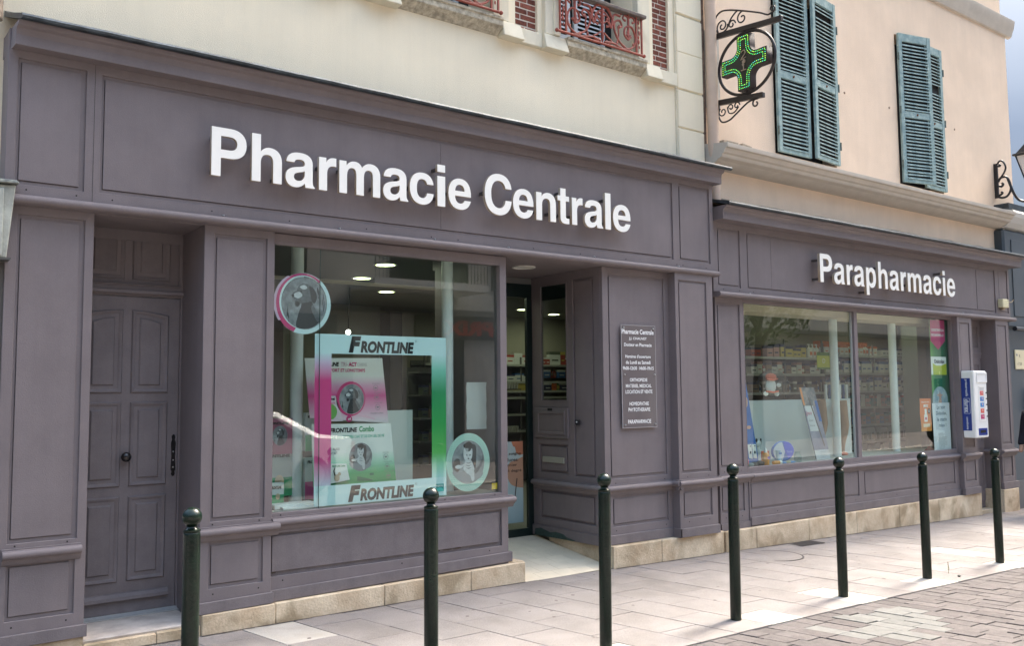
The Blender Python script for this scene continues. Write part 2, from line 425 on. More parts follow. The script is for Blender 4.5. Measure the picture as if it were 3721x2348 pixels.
def spiral(cx, cz, r0, r1, a0, a1, n=26):
    return [(cx+(r0+(r1-r0)*t)*cos(a0+(a1-a0)*t), cz+(r0+(r1-r0)*t)*sin(a0+(a1-a0)*t)) for t in [i/n for i in range(n+1)]]
def smoothpts(P, n=6, closed=False):
    """Catmull-Rom through the points"""
    out = []; N = len(P)
    for i in range(N if closed else N-1):
        g = lambda k: P[k % N] if closed else P[min(max(k, 0), N-1)]
        p0, p1, p2, p3 = g(i-1), g(i), g(i+1), g(i+2)
        for j in range(n):
            t = j/n
            out.append(tuple(0.5*((2*b)+(c-a)*t+(2*a-5*b+4*c-d)*t*t+(3*b-a-3*c+d)*t**3) for a, b, c, d in zip(p0, p1, p2, p3)))
    if not closed: out.append(tuple(P[-1]))
    return out

# ================================================================== GROUND
def gz(x, y):
    t = x-5.0
    drop = 0.0 if t <= -1 else (0.25*(t+1)**2*0.0178 if t < 1 else 0.0178*t)
    if x > 30: drop = 0.445
    return -drop + 0.012*max(min(0.0, y), -2.165)
def rz(x, y): return gz(x, -2.165) - 0.006 + 0.010*max(0.0, -2.165-y) * -0.6

g = MB(); xs = [-300, -60, -10, 4, 4.5, 5, 5.5, 6, 10, 20, 30, 60, 300]
ys = [300, 40, 8, 0.0, -2.165, -6, -13, -40, -300]
vs = [(x, y, min(gz(x, y), rz(x, y)) - 0.06) for x in xs for y in ys]
n = len(ys); fs = [(i*n+j, i*n+j+1, (i+1)*n+j+1, (i+1)*n+j) for i in range(len(xs)-1) for j in range(n-1)]
g.add(vs, fs); tag(g.build('ground', ASPH), kind='structure')

def sheet(name, x0, x1, y0, y1, f, dz, m, step=1.0):
    b = MB(); nx = int((x1-x0)/step)+1
    X = [x0+(x1-x0)*i/nx for i in range(nx+1)]
    b.add([(x, y, f(x, y)+dz) for x in X for y in (y0, y1)], [(2*i, 2*i+2, 2*i+3, 2*i+1) for i in range(nx)])
    return b.build(name, m)
walk = tag(sheet('sidewalk', -12, 40, 0.4, -2.165, gz, -0.012, JOINT), kind='structure')
road = tag(sheet('street', -12, 40, -2.166, -8.2, rz, -0.014, JOINT), kind='structure')

SK = 0.2
def paver(name, x0, x1, t0, t1, f, m, parent, gap=0.003, thick=0.04, jit=0.0015, lim=-2.163):
    """one paving piece: x at t=0, t = distance from the wall, long sides skewed"""
    dz = random.uniform(-jit, jit); dx = random.uniform(-.0015, .0015)
    top = []; bot = []
    for (x, t) in ((x0+gap, t1-gap), (x1-gap, t1-gap), (x1-gap, t0+gap), (x0+gap, t0+gap)):
        y = -t; X = x+SK*t+dx
        z = f(X, y)+dz+random.uniform(-jit, jit)*.5
        top.append((X, y, z)); bot.append((X, y, z-thick))
    c = 0.0025
    cx = sum(p[0] for p in top)/4; cy = sum(p[1] for p in top)/4
    inn = [(p[0]+(cx-p[0])*c/abs(cx-p[0]+1e-6)*(1 if cx > p[0] else -1)*1.0 if False else p[0]+math.copysign(c, cx-p[0]), p[1]+math.copysign(c, cy-p[1]), p[2]) for p in top]
    mid = [(p[0], p[1], p[2]-c) for p in top]
    b = MB(); b.add(inn+mid+bot, [(0,1,2,3)]+[(i, 4+i, 4+(i+1) % 4, (i+1) % 4) for i in range(4)]+[(4+i, 8+i, 8+(i+1) % 4, 4+(i+1) % 4) for i in range(4)])
    return b.build(name, m, parent, weld=False)

W0, LT = 0.373, 0.522
white_cells = {}
for bi, bx in enumerate((1.36, 2.67, 3.965, 5.25, 6.57, 7.87, 9.2)):
    pass
for k in range(-6, 37):
    x0 = 2.294 + W0*k
    off = (0.0, 0.26)[k % 2]
    t = 0.02; cuts = [t]
    nxt = off+0.02 if off else LT+0.06
    while nxt < 2.165-0.08: cuts.append(nxt); nxt += LT
    cuts.append(2.163)
    for a, b in zip(cuts[:-1], cuts[1:]):
        xc = x0+W0/2+SK*(a+b)/2; yc = -(a+b)/2
        if xc < 0.5 or xc > 15.2 or (yc > -0.9 and 4.9 < xc < 5.5 and a < 0.0): continue
        w = False
        if b > 2.1 and b-a > .2:
            for wx in (3.98, 6.72, 7.78, 9.12, 5.42): 
                if abs(xc-wx) < W0/2+.02: w = True
        if abs(xc-2.63) < .15 and yc > -.35: w = True
        if a < 2.1 and b > 1.6 and abs(xc-9.35) < .19: w = True
        paver('slab', x0, x0+W0, a, b, gz, SLABW if w else SLAB, walk)
ns = 0
for k in range(-8, 60):
    wd = 0.148
    x0 = 3.2 + wd*k
    t = 2.168; first = True
    ln = random.Random(k)
    while t < 4.4:
        L = ln.uniform(0.19, 0.27)*(ln.uniform(.4, .9) if first else 1); first = False
        t1 = t+L; xc = x0+wd/2+SK*(t+t1)/2; yc = -(t+t1)/2
        q = xc/(yc+6.25)
        if 0.93 < q < 2.6 and yc > -3.55 and xc < 10.6:
            e = ((xc-6.05)/.62)**2+((yc+2.62)/.30)**2
            pale = e < 1 and ln.random() < .72
            paver('sett', x0, x0+wd, t, t1, rz, SETTL if pale else SETT, road, gap=0.0032, thick=0.05, jit=0.0035); ns += 1
        t = t1
rs = tag(sheet('rest_of_street', -12, 40, -3.75, -8.1, rz, -0.005, ASPH), kind='structure')
far = MB(); far.box(-12, 40, -8.6, -8.2, -0.55, -0.13); tag(far.build('kerb', SLABW, bevel=.01), kind='structure')
far = MB(); far.box(-12, 40, -13.2, -8.6, -0.6, -0.13); tag(far.build('opposite_pavement', SLAB), kind='structure')

# manhole cover and drain grate
t = thing('manhole_cover', 'round paved manhole cover set in the slabs in front of the parapharmacy plinth', 'manhole cover', (7.62, -0.45, gz(7.62, -.45)))
b = MB(); b.lathe([(0.285, 0.0), (0.285, 0.0035), (0.0, 0.0035)], (7.62, -0.45, gz(7.62, -.45)-.001), 40); b.build('cover', SLAB, t)
b = MB(); b.lathe([(0.290, 0.0), (0.290, 0.004), (0.302, 0.004), (0.302, 0.0)], (7.62, -0.45, gz(7.62, -.45)-.0015), 40); b.build('rim', mat('dark_cast_iron', (.05, .045, .045), .7), t)
t = thing('drain_grate', 'small grey rectangular grate at the foot of the parapharmacy plinth', 'grate', (8.55, -0.16, gz(8.5, -.1)))
b = MB()
for i in range(9): b.box(8.36+.045*i, 8.385+.045*i, -0.27, -0.09, gz(8.5, -.1), gz(8.5, -.1)+.004)
b.build('bars', mat('dark_cast_iron', (.05, .045, .045), .7), t)
b = MB(); b.box(8.345, 8.76, -.28, -.08, gz(8.5, -.1)-.006, gz(8.5, -.1)+.001); b.build('well', JOINT, t)
b = MB()
for i in range(46):
    x = random.uniform(1.8, 11); y = random.uniform(-2.0, -.15); r = random.uniform(.008, .017)
    if x < 1.8+abs(y)*1.2: continue
    b.lathe([(r, 0), (r*.9, .0012), (0, .0012)], (x, y, gz(x, y)+.0005), 8)
tag(b.build('gum_spots', mat('old_gum', (.13, .11, .10), .9)), kind='stuff')
# a small weed and a pebble by the fifth bollard
t = thing('weed', 'tiny dry weed sprouting from a slab joint beside a bollard', 'weed', (8.22, -1.93, gz(8.2, -1.9)))
b = MB(); z0 = gz(8.2, -1.9)
b.tube([(8.22, -1.93, z0), (8.225, -1.935, z0+.05), (8.215, -1.93, z0+.10)], .0018, 5)
for i in range(7):
    z = z0+.03+.011*i; s = .02*(1 if i % 2 else -1)
    b.tube([(8.22, -1.93, z), (8.22+s, -1.93+s*.4, z+.012)], [.0016, .003], 4)
b.build('stem', mat('dry_green', (.16, .15, .07), .9), t)
b = MB(); b.ball((8.16, -2.06, gz(8.1, -2.06)+.008), .014, 8, 6, sq=(1.2, 1, .7))
tag(b.build('pebble', mat('grey_pebble', (.12, .12, .10), .8)), 'small dark pebble lying on a pale slab near the kerb edge', 'pebble')

# ================================================================== CREAM BUILDING
house = thing('cream_house', 'cream rendered town house with brick strips and red iron window railings above the pharmacy', 'house', (4.0, .3, 0))
W1 = (3.58, 4.61); W2 = (5.41, 6.44); BR = [(1.25, 1.51), (3.08, 3.35), (4.92, 5.187), (6.735, 6.978)]
zb, zt = 5.0, 7.3
b = MB(); b.frame(0.62, 7.06, 2.9, 9.6, .20, .52, [(W1[0], W1[1], zb, zt), (W2[0], W2[1], zb, zt), (1.75, 2.78, zb, zt)] + [(c, d, 4.992, zt-.1) for c, d in BR])
b.build('wall', CREAM, house)
b = MB(); b.box(.62, 7.4, 3.0, 3.3, 2.9, 9.6); b.build('back_wall', CREAM, house)
# parapet / roof to stop the sun
b = MB(); b.box(.4, 7.48, .12, 9.0, 9.6, 9.9); b.box(.4, 7.5, .3, 9, 9.9, 10.6); b.build('roof', ZINC, house)
# brick strips
for c, d in BR:
    b = MB(); b.box(c, d, .235, .50, 4.992, zt-.1); b.build('mortar_bed', MORTAR, house)
for c, d in BR[2:]:
    wv = d-c; z = 4.996; r = 0
    while z < 5.9:
        x = c+.004
        lens = [wv*.62, wv*.38] if r % 2 else [wv*.30, wv*.70]
        if random.random() < .25: lens = [wv*.5, wv*.5]
        for L in lens:
            b = MB(); j = random.uniform(-.003, .003)
            b.box(x+.003, x+L-.009, .229+j*.5, .24, z+random.uniform(0, .002), z+.045+random.uniform(-.003, .001)); b.build('brick', BRICK, house, bevel=.0015); x += L
        z += .0575; r += 1
# band below bricks, corbels, surrounds
def surround(w, name='window_surround'):
    a, c = w
    b = MB(); b.frame(a-.17, c+.23 if False else c+.20, zb, zt+.25, .145, .21, [(a-.005, c+.005, zb-1, zt)])
    b.build(name, CREAM2, house, bevel=.008)
    b = MB(); b.frame(a-.075, c+.075, zb, zt+.1, .120, .15, [(a-.002, c+.002, zb-1, zt)])
    b.build('architrave', CREAM2, house, bevel=.006)
for w in (W1, W2, (1.75, 2.78)):
    surround(w)
    # corbel blocks each side of the sill
    for x0, x1 in ((w[0]-.205, w[0]+.06), (w[1]+.105, w[1]+.32)):
        b = MB(); b.add([(x0,.125,4.99),(x1,.125,4.99),(x1,.205,4.99),(x0,.205,4.99),(x0-.0,.088,4.845),(x1+.02,.088,4.845),(x1+.02,.205,4.845),(x0-.0,.205,4.845)],
            [(0,1,2,3),(4,7,6,5),(0,4,5,1),(1,5,6,2),(2,6,7,3),(3,7,4,0)]); b.build('corbel', CREAM2, house, bevel=.006)
for x0, x1 in ((.62, 1.54), (2.98, 3.38), (4.93, 5.205), (6.75, 7.05)):
    b = MB(); b.box(x0, x1, .150, .205, 4.85, 4.988); b.build('string_band', CREAM2, house, bevel=.006)
for w in (W1, W2, (1.75, 2.78)):
    a, c = w[0]+.062, w[1]+.103
    b = MB(); b.extr_x([(.205,4.86),(.19,4.862),(.165,4.885),(.115,4.915),(.10,4.925),(.10,4.975),(.085,4.978),(.085,5.004),(.52,5.012),(.52,4.86)], a, c)
    b.build('window_sill', SOOT, house, bevel=.003)
    # reveal back: shutters, dark gap
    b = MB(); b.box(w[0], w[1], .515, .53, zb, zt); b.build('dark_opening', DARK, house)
# pale folding shutters inside the openings
IVS = mat('pale_grey_shutter', (.50, .53, .54), .6, var=.05)
def inner_shutter(x0, x1, y, ang=0):
    sh = MB(); sh.frame(x0, x1, zb+.07, zt, y, y+.03, [(x0+.05, x1-.05, zb+.20, zb+1.2), (x0+.05, x1-.05, zb+1.28, zt-.1)])
    o = sh.build('window_shutter', IVS, house, bevel=.003)
    z = zb+.22
    while z < 6.1:
        b = MB(); b.hexa([(x0+.05,y+.004,z),(x1-.05,y+.004,z),(x1-.05,y+.024,z+.025),(x0+.05,y+.024,z+.025),(x0+.05,y+.004,z+.006),(x1-.05,y+.004,z+.006),(x1-.05,y+.024,z+.031),(x0+.05,y+.024,z+.031)])
        b.build('slat', IVS, o); z += .047
for w in (W1, W2):
    m0 = (w[0]+w[1])/2-.10
    inner_shutter(w[0]+.01, m0-.02, .44); inner_shutter(m0+.03, w[1]-.16, .44)
# quoins
for i, z in enumerate((3.58, 3.997, 4.415, 4.838, 5.24, 5.67, 6.09, 6.5, 6.92, 7.34, 7.76)):
    b = MB(); b.box(7.06+.008, 7.475, .165, .52, z+.008, z+.412); b.build('quoin_block', CREAM, house, bevel=.009)
b = MB(); b.box(7.055, 7.476, .185, .51, 2.9, 9.6); b.build('quoin_core', GAPD if False else CREAM2, house)
b = MB(); b.box(7.476, 7.535, .19, .5, 3.0, 9.6); b.build('party_joint', GAPD, house)

# ---------------- window railings (cast iron, red)
def railing(x0, x1, label):
    t = thing('window_railing', label, 'window railing', ((x0+x1)/2, .10, 5.0), 'red iron railings of the first floor windows')
    y = .075; zl, zh = 5.028, 5.42
    b = MB(); b.tube([(x0-.03, y, zl), (x1+.02, y, zl)], .0125, 10); b.ball((x0-.035, y, zl), .020, 10, 8); b.ball((x1+.025, y, zl), .020, 10, 8)
    b.build('bottom_rail', REDI, t, smooth=True)
    b = MB(); b.extr_x([(y-.04, zh-.01), (y+.04, zh-.01), (y+.045, zh+.018), (y+.02, zh+.035), (y-.02, zh+.035), (y-.045, zh+.018)], x0-.035, x1+.03)
    b.build('wooden_handrail', mat('grey_weathered_wood', (.15, .125, .11), .75, var=.25, vscale=25), t, bevel=.003)
    for px in (x0+.005, x0+.08, x1-.08, x1-.005):
        b = MB(); b.box(px-.008, px+.008, y-.008, y+.008, zl-.01, zh); b.build('upright', REDI, t)
    def S(P, r=.0075, name='scroll'):
        b = MB(); b.tube([(p[0], y, p[1]) for p in smoothpts(P, 5)], [r*1.3]*(5*(len(P)-1)+1), 7); b.build(name, REDI, t, smooth=True)
    w = x1-x0-.16; c = (x0+x1)/2
    for sg in (-1, 1):
        X = lambda u: c+sg*u*w/2
        Z = lambda v: zl+(zh-zl)*v
        # big heart loop from the foot of the centre up round the side
        S([(X(.06), Z(.06)), (X(.30), Z(.10)), (X(.62), Z(.03)), (X(.90), Z(.16)), (X(.97), Z(.42)), (X(.86), Z(.66)), (X(.68), Z(.62)), (X(.64), Z(.42)), (X(.76), Z(.32)), (X(.82), Z(.44))], .0085)
        S([(X(.80), Z(.02)), (X(.52), Z(.16)), (X(.36), Z(.42)), (X(.36), Z(.66)), (X(.50), Z(.74)), (X(.57), Z(.62)), (X(.49), Z(.56))], .0085)
        S([(X(.40), Z(.10)), (X(.47), Z(.36)), (X(.45), Z(.58))], .006)
        S([(X(.76), Z(.70)), (X(.77), Z(.86)), (X(.66), Z(.93)), (X(.60), Z(.84)), (X(.67), Z(.78))], .007)
        S([(X(.76), Z(.70)), (X(.78), Z(.88)), (X(.90), Z(.93)), (X(.95), Z(.84)), (X(.88), Z(.78))], .007)
        S([(X(.76), Z(.98)), (X(.76), Z(.55)), (X(.75), Z(.30))], .010)
        S([(X(.04), Z(.30)), (X(.16), Z(.20)), (X(.26), Z(.12)), (X(.16), Z(.03)), (X(.10), Z(.10))], .007)
        S([(X(.02), Z(.52)), (X(.14), Z(.62)), (X(.20), Z(.52)), (X(.12), Z(.46))], .006)
        S([(X(.02), Z(.70)), (X(.12), Z(.78)), (X(.20), Z(.70)), (X(.13), Z(.64))], .006)
        S([(X(.26), Z(.48)), (X(.34), Z(.84)), (X(.52), Z(.86))], .009)
        S([(X(0.0), Z(.985)), (X(.16), Z(.95)), (X(.28), Z(.74)), (X(.32), Z(.56))], .010)
        S([(X(0.0), Z(.84)), (X(.12), Z(.80)), (X(.20), Z(.62)), (X(.24), Z(.46))], .007)
        b = MB()
        for u, v, r in ((.76, .97, .013), (.75, .50, .020), (.82, .40, .016), (.49, .60, .014), (.67, .80, .013), (.89, .80, .013), (.13, .49, .012), (.14, .67, .012), (.12, .08, .016), (.62, .10, .015), (.42, .14, .016), (.90, .22, .014), (.55, .93, .011), (.74, .42, .022)):
            b.ball((X(u), y, Z(v)), r, 8, 6, sq=(1, .6, 1.15))
        b.build('leaf_boss', REDI, t, smooth=True)
        xs_ = x0+.043 if sg < 0 else x1-.043
        b = MB()
        for v, r in ((.86, .016), (.72, .012), (.58, .018), (.46, .013), (.34, .018), (.2, .012)): b.ball((xs_+(-1)**int(v*50)*.004, y, Z(v)), r, 8, 6, sq=(.8, .5, 1.5))
        b.build('side_ornament', REDI, t, smooth=True)
    b = MB(); b.lathe([(.004, -.19), (.012, -.16), (.018, -.12), (.010, -.08), (.017, -.03), (.011, .0), (.021, .05), (.014, .10), (.022, .13), (.004, .17)], (c, y, zl+.205), 10)
    b.build('centre_boss', REDI, t, smooth=True)
railing(5.355, 6.45, 'red scrolled iron railing in front of the window nearest the downpipe')
railing(3.525, 4.64, 'red iron railing cut off by the top of the photo, above the shop letters')

# ---------------- downpipe
t = thing('downpipe', 'beige downpipe in the joint between the cream house and the salmon house', 'downpipe', (7.56, .09, 3.6))
b = MB(); b.tube([(7.548, .105, 9.5), (7.548, .105, 4.25), (7.565, .11, 4.12), (7.575, .13, 3.95), (7.58, .13, 3.62)], .062, 20)
b.build('pipe', PIPE, t, smooth=True)
b = MB(); b.lathe([(.064, 0), (.071, .01), (.071, .05), (.064, .06)], (7.548, .105, 5.95), 20); b.build('collar', PIPE, t, smooth=True)
# flaking render of the neighbour, top left
b = MB(); b.tube([(.70, .03, 3.97), (.705, .03, 5.2), (.70, .03, 9)], .052, 14)
tag(b.build('flaking_pipe', mat('flaking_beige', (.40, .33, .26), .9, col2=(.16, .12, .09), vscale=16, bump=.8, bscale=25), smooth=True), 'weathered flaking beige pipe at the top left corner of the pharmacy front', 'downpipe')

# ================================================================== SALMON BUILDING
pink = thing('salmon_house', 'salmon pink rendered house with teal shutters above the parapharmacy', 'house', (11, .4, 0))
S1 = (8.76, 10.0); S2 = (11.48, 12.64)
b = MB(); b.frame(7.535, 14.80, 2.5, 7.4, .20, .55, [(S1[0], S1[1], 4.405, 6.50), (S2[0], S2[1], 4.405, 6.50)]); b.build('wall', PINK, pink)
b = MB(); b.box(7.535, 14.71, .215, .55, 7.4, 9.8); b.build('upper_wall', PINK, pink)
b = MB(); b.box(14.4, 14.8, .55, 9.0, 2.5, 7.4); b.box(14.4, 14.71, .55, 9, 7.4, 9.8); b.build('gable_wall', PINK, pink)
b = MB(); b.box(7.5, 14.9, .05, 9, 9.8, 10.1); b.build('roof', ZINC, pink)
for s in (S1, S2):
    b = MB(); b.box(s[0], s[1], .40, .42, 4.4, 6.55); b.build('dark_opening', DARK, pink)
def slope(x0, x1): return
b = MB(); b.extr_x([(.21,4.045),(.12,4.05),(.03,4.088),(.02,4.10),(-.035,4.118),(-.047,4.135),(-.05,4.15),(-.075,4.165),(-.085,4.19),(-.095,4.205),(-.12,4.212),(-.125,4.225),(-.125,4.256),(.21,4.31)], 7.50, 14.12)
b.build('string_course', GREYM, pink, smooth=28)
b = MB(); b.extr_x([(.22,7.235),(.165,7.25),(.145,7.30),(.14,7.33),(.12,7.37),(.105,7.45),(.10,7.47),(.10,7.50),(.22,7.60)], 7.535, 14.95)
b.build('upper_cornice', GREYM, pink, smooth=28)
b = MB()
for bx, bz in ((10.23, 5.42), (11.28, 5.42), (13.03, 5.42)):
    b.lathe([(.017, 0), (.013, -.006), (0, -.008)], (bx, .199, bz), 8, axis='y')
b.build('shutter_stay_stub', mat('rusty_stub', (.28, .19, .13), .9), pink)
b = MB(); b.box(7.62, 7.86, .02, .18, 4.30, 4.335); b.hexa([(7.9,.0,4.30),(8.1,.02,4.30),(8.1,.14,4.30),(7.9,.12,4.30),(7.91,.0,4.335),(8.09,.02,4.33),(8.09,.14,4.33),(7.91,.12,4.335)])
b.build('loose_tile', mat('mossy_tile', (.33, .28, .21), .9, var=.2, vscale=20), pink)
b = MB(); b.box(7.545, 7.78, .188, .202, 4.72, 5.60); b.build('cement_patch', mat('bare_cement', (.50, .46, .39), .95, var=.12, vscale=12, bump=.6), pink)

slat_mesh = {}
def shutter(hx, w, side, ang, label, missing=(), y=.16):
    """louvred leaf hinged at x=hx; side=+1 extends towards +x"""
    t = thing('window_shutter', label, 'shutter', (hx, y, 4.41), 'teal louvred shutters of the salmon house')
    R = Matrix.Translation((hx, y, 4.415)) @ Matrix.Rotation(-side*ang, 4, 'Z')
    H = 2.085
    X = lambda u: u if side > 0 else -u
    def bx(m, u0, u1, y0, y1, z0, z1): m.box(min(X(u0), X(u1)), max(X(u0), X(u1)), y0, y1, z0, z1)
    for u0, u1 in ((0, .065), (w-.065, w)):
        b = MB(R); bx(b, u0, u1, -.022, .014, 0, H); b.build('stile', TEAL, t, bevel=.003)
    for z0, z1 in ((0, .05), (.905, 1.0), (H-.11, H)):
        b = MB(R); bx(b, .0655, w-.0655, -.018, .012, z0, z1); b.build('rail', TEAL, t, bevel=.003)
    b = MB(R); bx(b, .066, w-.066, .016, .020, .04, H-.1); b.build('backing', DARK, t)
    key = round(w, 3)
    if key not in slat_mesh:
        s = MB(); a, c = .066, w-.066
        s.add([(a,-.027,-.006),(c,-.027,-.006),(c,-.027,.008),(a,-.027,.008),(a,.012,.024),(c,.012,.024),(c,.012,.036),(a,.012,.036)],
              [(0,1,2,3),(4,7,6,5),(0,4,5,1),(3,2,6,7),(0,3,7,4),(1,5,6,2)])
        slat_mesh[key] = s.mesh('slat', TEAL)
    k = 0
    for lo, hi in ((.055, .895), (1.01, H-.125)):
        nn = int((hi-lo)/.0455)
        for i in range(nn):
            k += 1
            if k in missing: continue
            o = bpy.data.objects.new('slat', slat_mesh[key]); 
            tilt = random.gauss(0, .006)
            M = R @ Matrix.Translation((0 if side > 0 else -w, 0, lo+(hi-lo)*i/nn+random.uniform(-.002, .002))) @ Matrix.Rotation(tilt, 4, 'Y')
            lk(o, t); o.matrix_basis = M   # basis in parent space via inverse
    # hinges on the outer edge
    for z in (.25, 1.0, 1.75):
        b = MB(R); b.tube([(X(-.012), -.025, z-.05), (X(-.012), -.025, z+.05)], .011, 8); b.build('hinge', mat('rusty_teal', (.12, .15, .13), .8, var=.3, vscale=30), t)
    b = MB(R); u = w*.5; b.lathe([(.016, 0), (.012, -.012), (0, -.014)], (X(u), -.018, .955), 8, axis='y'); b.build('rusty_bolt', mat('rust', (.12, .045, .02), .9), t)
shutter(8.765, .615, 1, 0.02, 'teal louvred shutter just right of the green cross sign')
shutter(9.995, .60, -1, radians(7), 'teal louvred shutter standing ajar, second from the cross sign, with one slat gone', missing=(36,))
shutter(11.485, .58, 1, radians(15), 'faded teal shutter swung out on the right hand window, covering its neighbour')
shutter(12.635, .565, -1, 0.0, 'narrow looking teal shutter half hidden at the far right window, with slats missing', missing=(39, 29, 28))

# ================================================================== SLATE SHOP (right edge)
sl = thing('slate_shopfront', 'dark slate grey shopfront at the right edge beside the parapharmacy', 'shopfront', (16, .2, 0))
b = MB(); b.box(14.09, 22, .06, .5, 2.52, 4.03); b.build('fascia', SLATE, sl, bevel=.03)
b = MB(); b.box(14.30, 22, .045, .062, 2.7, 3.88); b.build('fascia_panel', SLATE, sl, bevel=.004)
b = MB(); b.box(14.0, 22, .12, .6, -.2, 2.52); b.build('wall', SLATE, sl)
b = MB(); b.tube([(14.12, -.02, 2.50), (22, -.02, 2.50)], .035, 12); b.build('awning_rail', mat('dark_awning_metal', (.05, .06, .07), .3, metal=.6), sl, smooth=True)
b = MB(); b.box(14.1, 22, .10, .125, -.2, .22); b.build('plinth', mat('slate_plinth', (.12, .12, .12), .8), sl)
b = MB(); b.extr_x([(.3,4.04),(.05,4.06),(-.02,4.12),(-.08,4.2),(-.10,4.26),(-.08,4.30),(.3,4.4)], 14.12, 24); b.build('cornice', mat('pale_cornice', (.55, .55, .52), .8), sl)
b = MB(); b.box(14.13, 24, -.02, .3, 4.33, 4.42); b.build('zinc_cap', ZINC, sl)
b = MB(); b.box(14.81, 24, .6, 9, -.2, 4.3); b.build('side_volume', SLATE, sl)

t = thing('street_plate', 'cream enamel street plate with small crest and blue lettering on the slate wall', 'street sign', (14.6, .11, 2.05))
b = MB(); b.box(14.36, 14.86, .100, .118, 1.895, 2.195); b.build('plate', mat('cream_enamel', (.68, .62, .40), .3, coat=.4), t, bevel=.008)
text('lettering', 'R', 14.48, 14.52, 2.075, 2.125, .0985, BLACKP, t)
text('lettering', "d' OR", 14.415, 14.56, 1.955, 2.005, .0985, BLACKP, t)
b = MB(); b.lathe([(.022, 0), (.022, -.001), (0, -.001)], (14.41, .0988, 2.115), 6, axis='y'); b.build('crest', GREYP, t)

# ---------------- wall lantern
t = thing('wall_lantern', 'black iron scroll bracket carrying a street lantern at the corner of the salmon house', 'street lamp', (14.2, .19, 4.8))
LX = 14.2
def yz(P, r, name, m=BLACKI, n=9, k=6):
    b = MB(); q = smoothpts(P, k); b.tube([(LX, p[0], p[1]) for p in q], r, n); return b.build(name, m, t, smooth=True)
b = MB(); b.box(LX-.018, LX+.018, .145, .20, 4.53, 5.07); b.build('wall_bar', BLACKI, t, bevel=.003)
yz([(.145,5.06),(.11,5.10),(.06,5.08),(.025,4.98),(.07,4.88),(.15,4.80)], .014, 'loop')
yz([(.15,5.03),(.12,5.02),(.105,5.035),(.12,5.05)], .016, 'curl')
yz([(.145,4.78),(.10,4.835),(.02,4.83),(-.03,4.72),(-.03,4.62),(.02,4.54),(.09,4.525),(.15,4.545)], .017, 'ring_scroll')
yz([(.14,4.72),(.10,4.70),(.075,4.73),(.09,4.755)], .018, 'curl')
yz([(.15,4.565),(.11,4.58),(.09,4.60),(.105,4.62)], .017, 'curl')
yz([(.0,4.80),(-.03,4.70),(-.08,4.55),(-.15,4.445),(-.26,4.405),(-.39,4.42),(-.41,4.55)], .020, 'arm')
cx, cy = LX, -.41
b = MB(); b.lathe([(.03,4.50),(.05,4.56),(.10,4.62),(.125,4.70)], (cx, cy, 0), 12); b.build('cup', BLACKI, t, smooth=True)
def quad(s0, z0, s1, z1, m, name, th=.006):
    b = MB(); P = [(-1,-1),(1,-1),(1,1),(-1,1)]
    b.add([(cx+s0*p[0], cy+s0*p[1], z0) for p in P]+[(cx+s1*p[0], cy+s1*p[1], z1) for p in P], [(i,(i+1)%4,4+(i+1)%4,4+i) for i in range(4)])
    return b.build(name, m, t)
quad(.11, 4.71, .195, 5.075, mat('frosted_lantern_glass', (.62, .60, .58), .35), 'glass')
for sx, sy in ((1,1),(1,-1),(-1,1),(-1,-1)):
    b = MB(); b.tube([(cx+sx*.113, cy+sy*.113, 4.70), (cx+sx*.198, cy+sy*.198, 5.08)], .010, 6); b.build('frame_bar', BLACKI, t)
b = MB(); b.box(cx-.235, cx+.235, cy-.235, cy+.235, 5.08, 5.11); b.build('rim', BLACKI, t, bevel=.008)
quad(.20, 5.11, .08, 5.30, BLACKI, 'hood'); quad(.10, 5.30, .02, 5.42, BLACKI, 'cap')

# ================================================================== SHOPFRONT PIECES
def panels(parent, x0, x1, z0, z1, y, holes, T=None, name='panelled_frame', m=None, th=.035, ins=(.020, .032, .028, .026), backs=True, seam=None, pm=None):
    """stile-and-rail frame whose openings each hold a sunk groove and a fielded board (each a part)"""
    m = m or PAINT; pm = pm or m
    b = MB(T); b.frame(x0, x1, z0, z1, y, y+th, holes); fr = b.build(name, m, parent, bevel=.0025)
    if backs:
        for h in holes:
            l, r, bt, tp = ins
            xs = [h[0]+l] + ([seam-.001, seam+.001] if seam and h[0] < seam < h[1] else []) + [h[1]-r]
            b = MB(T); g_ = .0035
            b.frame(h[0]-.004, h[1]+.004, h[2]-.004, h[3]+.004, y+.015, y+.026, [(xs[0]-g_, xs[-1]+.0015, h[2]+bt-g_, h[3]-tp+.001)])
            b.build('panel_margin', pm, parent)
            b = MB(T); b.box(h[0]+.002, h[1]-.002, y+.030, y+.0335, h[2]+.002, h[3]-.002)
            for i in range(0, len(xs), 2): b.cham(xs[i], xs[i+1], y+.006, y+.0302, h[2]+bt, h[3]-tp, .002)
            b.build('panel', pm, parent)
    return fr
def torus_prof(y, zc, r, ogee=True):
    """(y,z) outline of the half-round sill moulding, y = wall face"""
    P = [(y+.02, zc+r+.010), (y-.014, zc+r+.008), (y-.014, zc+r)]
    for i in range(9):
        a = pi/2 + pi*i/8
        P.append((y-.030+r*cos(a)*1.0, zc+r*sin(a)))
    P += [(y-.022, zc-r-.003)]
    if ogee: P += [(y-.020, zc-r-.012), (y-.010, zc-r-.030), (y-.006, zc-r-.036), (y-.001, zc-r-.040)]
    P += [(y+.02, zc-r-.040 if ogee else zc-r-.004)]
    return P
def sill_rail(parent, x0, x1, y, zc=.703, r=.0255, T=None, name='sill_moulding'):
    b = MB(T); b.extr_x(torus_prof(y, zc, r), x0, x1); return b.build(name, PAINT, parent, smooth=35)
